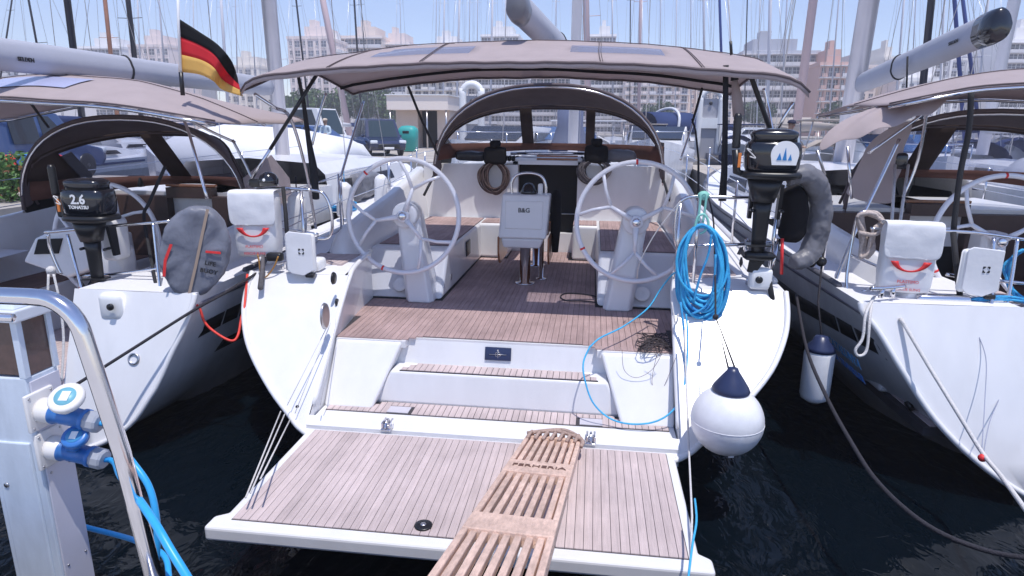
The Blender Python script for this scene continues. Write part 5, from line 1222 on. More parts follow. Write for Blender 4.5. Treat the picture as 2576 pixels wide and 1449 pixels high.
for k in range(9):
    cx_, cy_ = 2505 + q.uniform(-12, 12), 772 + q.uniform(-6, 6)
    MB().tube(curve([P(cx_ + 95 * q.uniform(.85, 1.1) * cos(a), cy_ + 24 * sin(a), y=4.8 + 0.12 * sin(a)) for a in [2 * pi * i / 9 for i in range(9)]], 5, True), 0.009, 7, closed=True).build('loop', ROPEB, bc_)
for k in range(6):
    MB().tube(curve([P(2576 + q.uniform(-10, 14) + 42 * cos(a) * q.uniform(.9, 1.1), 690 + 62 * sin(a), y=4.85 + q.uniform(-.03, .03)) for a in [2 * pi * i / 9 for i in range(9)]], 5, True), 0.009, 7, closed=True).build('loop', ROPEB, bc_)
line('ochre_cord', [P(a, b, y=c) for (a, b, c) in ((2250, 790, 4.55), (2290, 798, 4.55), (2320, 795, 4.55), (2318, 740, 4.7), (2305, 680, 4.75))], 0.009, YELROPE, 'ochre cord lying under the white rescue bag on the right yacht')
line('white_rope', [P(a, b, y=c) for (a, b, c) in ((2200, 745, 4.6), (2178, 790, 4.45), (2170, 850, 4.4), (2152, 880, 4.38), (2160, 895, 4.38), (2180, 880, 4.4), (2188, 800, 4.45), (2195, 750, 4.6))], 0.010, ROPEW, 'white rope loop hanging over the right yacht hull beside its lettering', n=7)
line('white_rope', [P(a, b, y=c) for (a, b, c) in ((2265, 800, 4.5), (2330, 910, 4.3), (2410, 1040, 4.0), (2472, 1140, 3.8), (2520, 1200, 3.55), (2600, 1310, 3.1))], 0.013, ROPEW, 'thick white mooring rope running down from the right yacht to the frame corner', n=8)
o = MB().ball(P(2471, 1152, y=3.78), 0.024, n=12, m=8).build('red_float', RED); tag(o, 'small red ball on the thick white mooring rope of the right yacht', 'float')
for i, pts in enumerate((((2455, 830), (2480, 900), (2478, 1000), (2470, 1130)), ((2545, 835), (2520, 980), (2490, 1060), (2475, 1135)))):
    line('thin_line', [P(a, b, y=c) for (a, b), c in zip(pts, (4.52, 4.4, 4.2, 3.85))], 0.003, mat('grey_line', (0.30, 0.32, 0.42), 0.7) if i == 0 else bpy.data.materials['grey_line'], ('thin grey line hanging over the right yacht transom, left one of two', 'thin grey line slanting over the right yacht transom, right one of two')[i])
line('mooring_line', [P(a, b, y=c) for (a, b, c) in ((2003, 742, 5.0), (2030, 880, 4.5), (2080, 1000, 4.0), (2140, 1110, 3.6), (2210, 1215, 3.25), (2330, 1320, 2.95), (2480, 1385, 2.8), (2640, 1410, 2.7))], 0.012, ROPEK, 'dark mooring rope sagging from the right stern corner across the black water', n=8)
# tube fender between the hulls
tf = thing('tube_fender', P(2048, 1005, y=4.75), 'white cylindrical fender with black top hanging between the middle and right yachts', 'fender')
c0 = P(2047, 1000, y=4.75)
MB().lathe(c0, (0, 0, 1), [(-0.03, 0.0), (-0.03, 0.05), (0.0, 0.095), (0.03, 0.105), (0.36, 0.108), (0.385, 0.10), (0.39, 0.0)], 24).build('body', bpy.data.materials['fender_white'], tf)
MB().lathe(c0 + V((0, 0, 0.38)), (0, 0, 1), [(0, 0.108), (0.03, 0.10), (0.07, 0.06), (0.11, 0.045), (0.12, 0)], 20).build('top_cap', NAVY, tf)
MB().tube([c0 + V((0, 0, 0.48)), P(2058, 760, y=4.9), P(2070, 640, y=5.2), P(2082, 520, y=5.4)], 0.008, 6).build('lanyard', ROPEK, tf)
for s_, c_ in ((-1, P(2040, 660, y=5.15)), (1, P(2066, 658, y=5.15))): MB().lathe(c_, (-0.3, -1, 0.2), [(0, 0.04), (0.05, 0.038), (0.06, 0.02), (0.06, 0)], 14).build('rail_fitting', BLACK, right)

# fenders and lines along the left yacht's near side deck
ff = tf
for i, (yy, lab) in enumerate(((6.3, 'white fender hanging on the left yacht guardrail, nearest of three'), (7.6, 'white fender hanging on the left yacht guardrail, middle of three'), (9.0, 'white fender hanging on the left yacht guardrail, farthest of three'))):
    t = thing('tube_fender', V((-2.42, yy, 1.32)), lab, 'fender', 'fenders along the left yacht guardrail')
    c = WM[t.name].translation
    MB().lathe(c, (0.05, 0, 1), [(0, 0.03), (0.02, 0.085), (0.05, 0.095), (0.36, 0.095), (0.40, 0.08), (0.44, 0.03), (0.44, 0)], 18).build('body', bpy.data.materials['fender_white'], t)
    MB().tube([c + V((0.02, 0, 0.42)), c + V((0.02, 0, 0.60))], 0.007, 6).build('lanyard', ROPEB if i == 1 else ROPEK, t)
for i, (yy, m_, lab) in enumerate(((7.0, ROPEW, 'white rope coil lying on the left yacht side deck'), (8.4, ROPEB, 'blue rope coil lying on the left yacht side deck'))):
    t = thing('rope_coil', V((-2.75, yy, 1.30)), lab, 'rope'); c = WM[t.name].translation
    for k in range(5): MB().tube(curve([c + V((0.16 * cos(a) * q.uniform(.85, 1.1), 0.26 * sin(a) * q.uniform(.85, 1.1), 0.02 + 0.018 * k)) for a in [2 * pi * j / 9 for j in range(9)]], 4, True), 0.010, 6, closed=True).build('loop', m_, t)
t = thing('sail_bag', V((-3.0, 9.6, 1.32)), 'grey crumpled canvas bag on the left yacht side deck', 'bag')
wrinkle(MB().rbox(WM[t.name].translation + V((0, 0, 0.22)), (0.5, 1.1, 0.42), 0.12).build('bag', GREYCLOTHL, t), 6, 0.12, 2)
# ================================================================== power pedestal and hand rail on the dock, nearest the camera
S_ = 1.35
def Q(u, v): return CAM + (P(u, v, x=-1.0) - CAM) * S_
XR = CAM.x + (-1.0 - CAM.x) * S_; YN = CAM.y + 1.566 * S_; YFAR = CAM.y + 1.682 * S_; XL = P(40, 1449, y=YN).x
PED = mat('pedestal_paint', (0.60, 0.67, 0.76), 0.42, blotch=0.12, bl_scale=5, bl_stretch=(3, 3, 0.6), vary=0.04, vscale=4, bump=0.03, bscale=60)
PEDG = mat('pedestal_side_paint', (0.62, 0.61, 0.68), 0.42, vary=0.04, vscale=4)
pt_ = thing('power_pedestal', ((XL + XR) / 2, (YN + YFAR) / 2, 0.12), 'pale blue-grey dock power pedestal with brown lamp panes and two blue plugs', 'power pedestal')
MB().box((XL - 0.35, 1.2, -0.6), (XR + 0.08, YFAR + 0.12, 0.12)).build('dock_corbel', CONC, kind='structure')
z1 = Q(57, 957).z; z2 = Q(25, 815).z
b = MB(); b.box((XL, YN, 0.12), (XR - 0.004, YFAR, z1)); b = bev(b.build('body', PED, pt_), 0.006, 2)
MB().box((XR - 0.003, YN + 0.012, 0.14), (XR + 0.004, YFAR - 0.004, z1 - 0.02)).build('side_panel', PEDG, pt_)
bev(MB().box((XL + 0.03, YN - 0.010, 0.16), (XR - 0.035, YN + 0.004, 1.15)).build('front_door', PED, pt_), 0.006, 2)
for (x, y) in ((XL, YN), (XR - 0.028, YN), (XL, YFAR - 0.024), (XR - 0.024, YFAR - 0.02)):
    MB().box((x, y, z1), (x + 0.028, y + 0.024, z2)).build('lamp_post', PED, pt_)
BROWN = mat('brown_lamp_pane', (0.07, 0.036, 0.03), 0.15, vary=0.5, vscale=8, coat=0.4)
MB().box((XL + 0.028, YN + 0.006, z1 + 0.012), (XR - 0.028, YN + 0.012, z2)).build('lamp_pane', BROWN, pt_)
MB().box((XR - 0.012, YN + 0.024, z1 + 0.004), (XR - 0.006, YFAR - 0.02, z2)).build('lamp_pane', BROWN, pt_)
o = MB().box((XL + 0.02, YN + 0.03, z1), (XR - 0.03, YFAR - 0.02, z1 + 0.012)); o.box((XL + 0.05, YN + 0.06, z1), (XR - 0.07, YFAR - 0.06, z2 - 0.01)); o.build('lamp_core', mat('lamp_core', (0.20, 0.11, 0.08), 0.6, vary=0.6, vscale=14), pt_)
cp = MB(); e_ = 0.022
cp.hexa([(XL - e_, YN - e_, z2), (XR + e_, YN - e_, z2), (XR + e_, YFAR + e_, z2), (XL - e_, YFAR + e_, z2)], [(XL - e_, YN - e_, z2 + 0.05), (XR + e_, YN - e_, z2 + 0.05), (XR + e_, YFAR + e_, z2 + 0.05), (XL - e_, YFAR + e_, z2 + 0.05)])
bev(cp.build('cap', mat('cap_paint', (0.66, 0.69, 0.74), 0.35), pt_), 0.008, 3)
cp = MB(); cp.hexa([(XL - 0.01, YN - 0.01, z2 + 0.05), (XR + 0.01, YN - 0.01, z2 + 0.05), (XR + 0.01, YFAR + 0.01, z2 + 0.05), (XL - 0.01, YFAR + 0.01, z2 + 0.05)], [(XL + 0.03, YN + 0.03, z2 + 0.085), (XR - 0.03, YN + 0.03, z2 + 0.085), (XR - 0.03, YFAR - 0.02, z2 + 0.085), (XL + 0.03, YFAR - 0.02, z2 + 0.085)])
bev(cp.build('cap_top', PED, pt_), 0.006, 2)
for (zz, yy_) in ((1.0, 0.03), (0.55, 0.03), (1.0, YFAR - YN - 0.03), (0.55, YFAR - YN - 0.03), (1.22, 0.09)): MB().lathe(V((XR + 0.004, YN + yy_, zz)), (1, 0, 0), [(0, 0.006), (0.003, 0.005), (0.003, 0)], 10).build('screw', STEELD, pt_)
MB().lathe(V((XL + 0.06, YN - 0.010, 0.95)), (0, -1, 0), [(0, 0.012), (0.004, 0.011), (0.004, 0)], 14).build('door_lock', STEELD, pt_)
Mt = Matrix.Translation(V((XR - 0.09, YN - e_ - 0.001, z2 + 0.024))) @ Matrix.Rotation(R(90), 4, 'X')
MB().text('TALLERES', Mt, 0.026, depth=0.001).build('lettering', mat('faint_print', (0.30, 0.30, 0.34), 0.6), pt_)
SOCK = mat('socket_white', (0.74, 0.72, 0.70), 0.4, vary=0.04, vscale=6); BLUEP = mat('plug_blue', (0.035, 0.16, 0.46), 0.35, vary=0.1, vscale=6); GREYP = mat('plug_grey', (0.33, 0.35, 0.40), 0.4)
def socket(uv, plug_to, lid_uv, lidm, lidin):
    c = Q(*uv); c.x = XR
    pm = MB(); pm.rbox(c + V((0.008, 0, 0)), (0.018, 0.135, 0.16), 0.006); pl_ = pm.build('socket_plate', SOCK, pt_)
    for (dy, dz) in ((-0.053, 0.065), (0.053, 0.065), (-0.053, -0.065), (0.053, -0.065)): MB().lathe(c + V((0.016, dy, dz)), (1, 0, 0), [(0, 0.006), (0.003, 0.005), (0.003, 0)], 8).build('screw', STEELD, pl_)
    t = CAM + (P(plug_to[0], plug_to[1], y=c.y + 0.0) - CAM); d = (t - c).normalized(); L = (t - c).length
    MB().lathe(c + d * 0.01, d, [(0, 0.05), (0.02, 0.052), (L * 0.20, 0.048), (L * 0.24, 0.045), (L * 0.24, 0.0)], 22).build('socket_body', SOCK, pl_)
    MB().lathe(c + d * (L * 0.22), d, [(0, 0.047), (0.015, 0.047), (0.02, 0.040), (L * 0.48, 0.038), (L * 0.49, 0.044), (L * 0.55, 0.044), (L * 0.555, 0.03)], 22).build('plug_body', BLUEP, pl_)
    nut = MB(); nut.lathe(c + d * (L * 0.765), d, [(0, 0.040), (0.01, 0.043), (L * 0.17, 0.043), (L * 0.2, 0.036), (L * 0.205, 0.012), (L * 0.19, 0.012)], 10, smooth=False); nut.build('plug_nut', GREYP, pl_)
    lc = P(lid_uv[0], lid_uv[1], y=c.y - 0.055); la = V((0.15, -0.55, 0.75)).normalized(); r = lid_uv[2]
    MB().lathe(lc - la * 0.012, la, [(0, r * 0.96), (0.008, r), (0.02, r), (0.028, r * 0.9), (0.028, r * 0.62), (0.026, 0)], 26).build('socket_lid', lidm, pl_)
    MB().lathe(lc + la * 0.0145, la, [(0, r * 0.62), (0.004, r * 0.60), (0.004, 0)], 24).build('lid_inset', lidin, pl_)
    u = V((1, 0.1, 0)).normalized(); w_ = la.cross(u)
    MB().obox(lc + la * 0.0195, u * r * 0.27, w_ * r * 0.32, la * 0.001).build('lid_label', mat('lid_label_white', (0.75, 0.78, 0.78), 0.5) if lidm is SOCK else bpy.data.materials['lid_label_white'], pl_)
    MB().rbox(lerp(c + d * (L * 0.36), lc, 0.5), (0.05, 0.04, 0.06), 0.012).build('lid_hinge', lidm, pl_)
    return t, d
TEAL = mat('lid_teal', (0.16, 0.42, 0.52), 0.4)
ta, da = socket((98, 1028), (258, 1066), (168, 1002, 0.066), SOCK, TEAL)
tb_, db = socket((122, 1122), (270, 1158), (190, 1100, 0.050), BLUEP, mat('lid_blue', (0.05, 0.25, 0.50), 0.4))
CAB = mat('cyan_cable_jacket', (0.03, 0.36, 0.74), 0.38, vary=0.06, vscale=12)
def cable(name, pts, lab): return tag(MB().tube(curve(pts, 8), 0.0125, 10).build(name, CAB), lab, 'cable')
cable('power_cable', [ta - da * 0.02, ta + da * 0.03] + [P(a, b, y=c) for (a, b, c) in ((292, 1112, 2.05), (335, 1165, 1.98), (375, 1225, 1.95), (393, 1300, 1.93), (395, 1370, 1.92), (388, 1450, 1.9), (385, 1520, 1.88))], 'bright blue power cable from the upper plug of the pedestal, bending behind the steel rail')
cable('power_cable', [tb_ - db * 0.02, tb_ + db * 0.03] + [P(a, b, y=c) for (a, b, c) in ((305, 1200, 1.85), (350, 1258, 1.60), (392, 1320, 1.50), (430, 1385, 1.45), (470, 1450, 1.42), (510, 1520, 1.40))], 'bright blue power cable from the lower plug of the pedestal, crossing before the steel rail')
cable('power_cable', [P(a, b, y=c) for (a, b, c) in ((175, 1312, 2.35), (215, 1326, 2.35), (290, 1345, 2.35), (345, 1362, 2.3), (410, 1395, 2.2), (425, 1450, 2.1), (425, 1530, 2.0))], 'blue power cable coming out behind the pedestal low over the water')
hr_ = thing('hand_rail', (-0.72, 1.6, 0.92), 'bent polished steel hand rail in front of the pale power pedestal', 'railing')
pts = [V((-2.4, 1.6, 1.925)), V((-1.6, 1.6, 1.928)), V((-0.97, 1.6, 1.932))]
for i in range(1, 9):
    a = R(90 - 82 * i / 8); pts.append(V((-0.945 + 0.125 * cos(a), 1.6, 1.807 + 0.125 * sin(a))))
pts += [V((-0.755, 1.6, 1.45)), V((-0.70, 1.6, 0.92))]
MB().tube(pts, 0.0255, 20).build('rail_tube', STEEL, hr_)
MB().lathe((-0.70, 1.6, 0.92), (0, 0, 1), [(0, 0.06), (0.01, 0.058), (0.012, 0.03)], 20).build('foot_flange', STEEL, hr_)
MB().tube([V((-2.4, 1.58, 1.875)), V((-1.02, 1.58, 1.872))], 0.012, 10).build('lower_tube', STEEL, hr_)
# ================================================================== quays
qm = mat('quay_stone', (0.42, 0.38, 0.34), 0.9, vary=0.2, vscale=0.6, bump=0.4, bscale=6)
for (nm, a, b) in (('quay', (-28, 9.6, -2), (-9.4, 17, 1.0)), ('quay', (-21, 27, -2), (1.0, 46, 1.0)), ('far_quay', (-260, 112, -3), (320, 330, 1.4))):
    MB().box(a, b).build(nm, qm, kind='structure')
# ================================================================== background yachts
COVERS = [fabric_mat('cover_navy', (0.03, 0.05, 0.14)), fabric_mat('cover_sand', (0.42, 0.37, 0.33)), fabric_mat('cover_grey', (0.30, 0.31, 0.35)), fabric_mat('cover_white', (0.68, 0.68, 0.70))]
HULLS = [GELW, mat('hull_navy', (0.02, 0.03, 0.08), 0.2, coat=0.4), mat('hull_cream', (0.66, 0.64, 0.58), 0.25)]
MASTS = {'alu': ALU, 'white': MASTW, 'dark': mat('mast_carbon', (0.012, 0.014, 0.03), 0.3), 'pink': mat('mast_rose', (0.60, 0.46, 0.47), 0.5), 'wood': mat('mast_spruce', (0.50, 0.22, 0.13), 0.4, vary=0.15, vscale=2), 'blue': mat('mast_blue', (0.03, 0.06, 0.25), 0.4)}
def bg_yacht(ub, ut, y, r, mkey, label, L=11.5, hull=0, cover=0, rev=False, hood=True, spread=(0.42, 0.70)):
    pb, ptp = P(ub, 150, y=y), P(ut, 0, y=y); sl_ = (ptp - pb) / (ptp.z - pb.z)
    base = pb + sl_ * (1.75 - pb.z); top = pb + sl_ * (max(L * 1.25, 2.42 + 0.26 * y) - pb.z)
    c = V((base.x, y + (1.2 if rev else -1.2), 0)); t = thing('moored_yacht', c, label, 'yacht', 'yachts moored across the harbour', pi if rev else 0)
    X = WM[t.name]; B = L * 0.158
    m = MB(); rings = []
    for (f, b_, zs) in ((-0.5, 0.86, 1.12), (-0.35, 0.95, 1.10), (-0.1, 1.0, 1.12), (0.15, 0.93, 1.18), (0.32, 0.70, 1.27), (0.43, 0.40, 1.35), (0.5, 0.03, 1.42)):
        rings.append([V((s * B * b_ * w_, f * L + (0.25 * (1 - z / 1.2) if f < -0.45 else 0) - (0.5 * (1 - z / 1.4) if f > 0.4 else 0), z * zs / 1.12)) for (s, w_, z) in ((-1, 1, 1.12), (-1, 0.97, 0.7), (-1, 0.8, 0.2), (-1, 0.5, -0.2), (0, 0, -0.35), (1, 0.5, -0.2), (1, 0.8, 0.2), (1, 0.97, 0.7), (1, 1, 1.12))])
    m.loft(rings, closed=True).build('hull', HULLS[hull], t, X, smooth=False)
    m = MB()
    for s in (-1, 1): m.loft([[V((s * (B * b_ + 0.01), f * L, z0)), V((s * (B * b_ + 0.01), f * L, z0 + 0.08))] for (f, b_, z0) in ((-0.46, 0.87, 0.95), (-0.1, 1.0, 0.95), (0.15, 0.93, 1.0))], closed=False)
    build_parts(m, 2, 'hull_stripe', COVERS[0], t, X)
    m = MB(); rings = []
    for (f, b_, z) in ((-0.18, 0.62, 1.62), (0.0, 0.62, 1.64), (0.18, 0.50, 1.52), (0.30, 0.30, 1.30)):
        rings.append([V((s * B * b_ * k, f * L, zz)) for (s, k, zz) in ((-1, 1, 1.1), (-1, 0.9, z - 0.06), (0, 0, z + 0.05), (1, 0.9, z - 0.06), (1, 1, 1.1))])
    m.loft(rings, closed=True).build('coachroof', GEL, t, X, smooth=False)
    m = MB()
    for s in (-1, 1): m.hexa([V((s * B * 0.57, -0.14 * L, 1.3)), V((s * B * 0.60, 0.12 * L, 1.3)), V((s * B * 0.60, 0.10 * L, 1.45)), V((s * B * 0.57, -0.12 * L, 1.47))], [V((s * B * 0.63, -0.14 * L, 1.3)), V((s * B * 0.56, 0.12 * L, 1.3)), V((s * B * 0.52, 0.10 * L, 1.45)), V((s * B * 0.61, -0.12 * L, 1.47))])
    build_parts(m, 2, 'cabin_window', BLACKG, t, X)
    if hood:
        m = MB()
        m.loft([[V((B * 0.62 * cos(pi * i / 8), yy, 1.2 + h * sin(pi * i / 8))) for i in range(9)] for (yy, h) in ((-0.26 * L, 0.95), (-0.22 * L, 1.0), (-0.16 * L, 0.75))], closed=False)
        o = m.build('sprayhood', COVERS[cover], t, X); mod(o, 'SOLIDIFY', thickness=0.02)
        m = MB(); m.rbox((0, -0.38 * L, 2.75), (B * 1.5, 1.8, 0.06), 0.02); o = m.build('bimini', COVERS[cover], t, X)
        m = MB()
        for sx in (-1, 1): m.tube([(sx * B * 0.72, -0.38 * L - 0.6, 2.72), (sx * B * 0.75, -0.38 * L, 1.15)], 0.02, 6); m.tube([(sx * B * 0.72, -0.38 * L + 0.6, 2.72), (sx * B * 0.75, -0.38 * L, 1.15)], 0.02, 6)
        build_parts(m, 4, 'bimini_pole', STEELD, t, X)
    mb_ = (X.inverted() @ base)
    boomm = MB(); boomm.tube([V((mb_.x, mb_.y, 2.55)), V((mb_.x, mb_.y - 2.0, 2.6)), V((mb_.x, mb_.y - L * 0.36, 2.55))], [0.17, 0.17, 0.10], 10)
    boomm.build('boom_cover', COVERS[cover], t, X)
    mast(t, base, top, r, MASTS[mkey], spread=spread, half=0.9, n=8)
    return t
LB = ['white', 'navy-hulled', 'cream']
rows = [  # u at v=150, u at v=0, distance, mast radius, material, description
 (188, 169, 23.5, 0.125, 'dark', 'yacht with thick dark carbon mast standing behind the left yacht boom', 0, 0),
 (280, 264, 40, 0.13, 'wood', 'yacht with reddish wooden mast between the two dark masts at left', 2, 1),
 (339, 322, 33, 0.13, 'dark', 'yacht with dark mast left of the German flag', 0, 2),
 (566, 556, 56, 0.13, 'white', 'yacht with white mast right above the German flag', 0, 0),
 (412, 400, 66, 0.09, 'alu', 'yacht with thin pale mast just left of the German flag staff', 0, 2),
 (702, 684, 52, 0.11, 'pink', 'yacht with rosy mast beside the left yacht mast', 0, 1),
 (762, 745, 58, 0.09, 'dark', 'yacht with slim dark mast before the leftmost pinkish tower', 0, 0),
 (842, 812, 50, 0.26, 'pink', 'yacht with fat rolled pinkish sail on its forestay, left of the centre', 0, 3),
 (900, 891, 62, 0.10, 'dark', 'yacht with slim dark mast before the terraced pinkish apartment block', 0, 0),
 (1116, 1118, 70, 0.09, 'white', 'yacht with thin white mast left of the middle boom, leftmost of a close pair', 0, 3),
 (1152, 1156, 64, 0.11, 'white', 'yacht with thin white mast left of the middle boom, right of a close pair', 0, 0),
 (1236, 1239, 60, 0.10, 'white', 'yacht with white mast just left of the middle boom end', 0, 2),
 (1477, 1474, 34, 0.16, 'pink', 'yacht with pale rolled sail right of the middle yacht mast', 0, 3),
 (1541, 1540, 74, 0.08, 'alu', 'yacht with very thin grey mast right of the pale rolled sail', 0, 2),
 (1609, 1612, 48, 0.11, 'pink', 'yacht with slim rosy mast above the right half of the middle bimini', 0, 1),
 (1772, 1770, 56, 0.10, 'alu', 'yacht with grey mast and low spreaders above the right end of the middle bimini', 0, 0),
 (1815, 1810, 44, 0.085, 'blue', 'yacht with slim blue mast beside the white antenna', 1, 0),
 (1876, 1880, 78, 0.07, 'dark', 'yacht with hair-thin dark mast right of the antenna', 0, 2),
 (1934, 1938, 42, 0.10, 'white', 'yacht with slim white mast behind the black outboard', 0, 1),
 (2026, 2046, 27.5, 0.17, 'pink', 'yacht with rosy mast right of the middle bimini tip', 0, 1),
 (2328, 2343, 30, 0.15, 'dark', 'yacht with dark navy mast rising behind the right yacht boom', 1, 0),
 (2412, 2401, 36, 0.10, 'blue', 'yacht with thin blue mast behind the right boom, left one of two', 0, 0),
 (2441, 2422, 46, 0.12, 'blue', 'yacht with blue mast behind the right boom, right one of two', 1, 0),
 (2520, 2552, 22, 0.17, 'white', 'yacht with thick pale mast at the right edge of the photo', 0, 3),
 (2262, 2274, 60, 0.09, 'white', 'yacht with thin white mast right of the right yacht mast', 0, 2),
 (2296, 2304, 84, 0.07, 'alu', 'yacht with hair-thin grey mast between the right yacht mast and the navy mast', 0, 2),
 (1660, 1662, 90, 0.07, 'alu', 'yacht with hair-thin grey mast above the roof window of the middle bimini', 0, 0),
 (640, 632, 88, 0.08, 'alu', 'yacht with hair-thin mast between German flag and left yacht mast', 0, 2),
 (1200, 1202, 92, 0.07, 'alu', 'yacht with hair-thin mast beside the low white penthouse block', 0, 1),
 (1010, 1006, 94, 0.06, 'alu', 'yacht with hair-thin mast before the right end of the terraced apartment block', 0, 1),
 (100, 72, 36, 0.06, 'dark', 'yacht with thin dark mast farthest left', 0, 0),
 (8, 30, 60, 0.08, 'dark', 'yacht whose dark mast leans at the top left corner', 0, 2),
 (352, 346, 72, 0.09, 'white', 'yacht with thin white mast close right of the second dark mast', 0, 3),
 (488, 486, 80, 0.08, 'white', 'yacht with thin white mast just right of the German flag staff', 0, 0),
 (596, 592, 76, 0.07, 'alu', 'yacht with thin grey mast right of the white mast above the flag', 0, 2),
 (918, 908, 88, 0.06, 'dark', 'yacht with hair-thin dark mast close right of the slim dark mast', 0, 0),
 (1096, 1098, 100, 0.07, 'alu', 'yacht with hair-thin grey mast left of the close pair of white masts', 0, 0),
 (1180, 1182, 84, 0.07, 'alu', 'yacht with hair-thin grey mast right of the close pair of white masts', 0, 2),
 (1270, 1272, 96, 0.08, 'white', 'yacht with hair-thin white mast touching the middle boom end', 0, 1),
 (1398, 1399, 86, 0.07, 'alu', 'yacht with hair-thin grey mast between middle boom and its mast', 0, 0),
 (1585, 1586, 92, 0.07, 'dark', 'yacht with hair-thin dark mast left of the slim rosy mast', 0, 2),
 (1700, 1702, 100, 0.08, 'white', 'yacht with hair-thin white mast above the bimini roof window right end', 0, 0),
 (1738, 1738, 82, 0.07, 'alu', 'yacht with hair-thin grey mast left of the spreader mast', 0, 1),
 (1908, 1912, 90, 0.08, 'white', 'yacht with hair-thin white mast left of the slim white mast', 0, 2),
 (1972, 1980, 70, 0.08, 'alu', 'yacht with thin grey mast between slim white mast and rosy mast', 0, 0),
 (2098, 2110, 74, 0.08, 'alu', 'yacht with thin grey mast above the brick-red block', 0, 1),
 (2368, 2376, 66, 0.09, 'white', 'yacht with thin white mast right of the dark navy mast', 0, 3),
 (2470, 2486, 58, 0.09, 'white', 'yacht with thin white mast above the right boom end', 0, 2),
]
for (ub, ut, y, r, mk, lab, hl_, cv) in rows: bg_yacht(ub, ut, y, r, mk, lab, L=13 if r > 0.12 else 11.5, hull=hl_, cover=cv, hood=(y < 70))
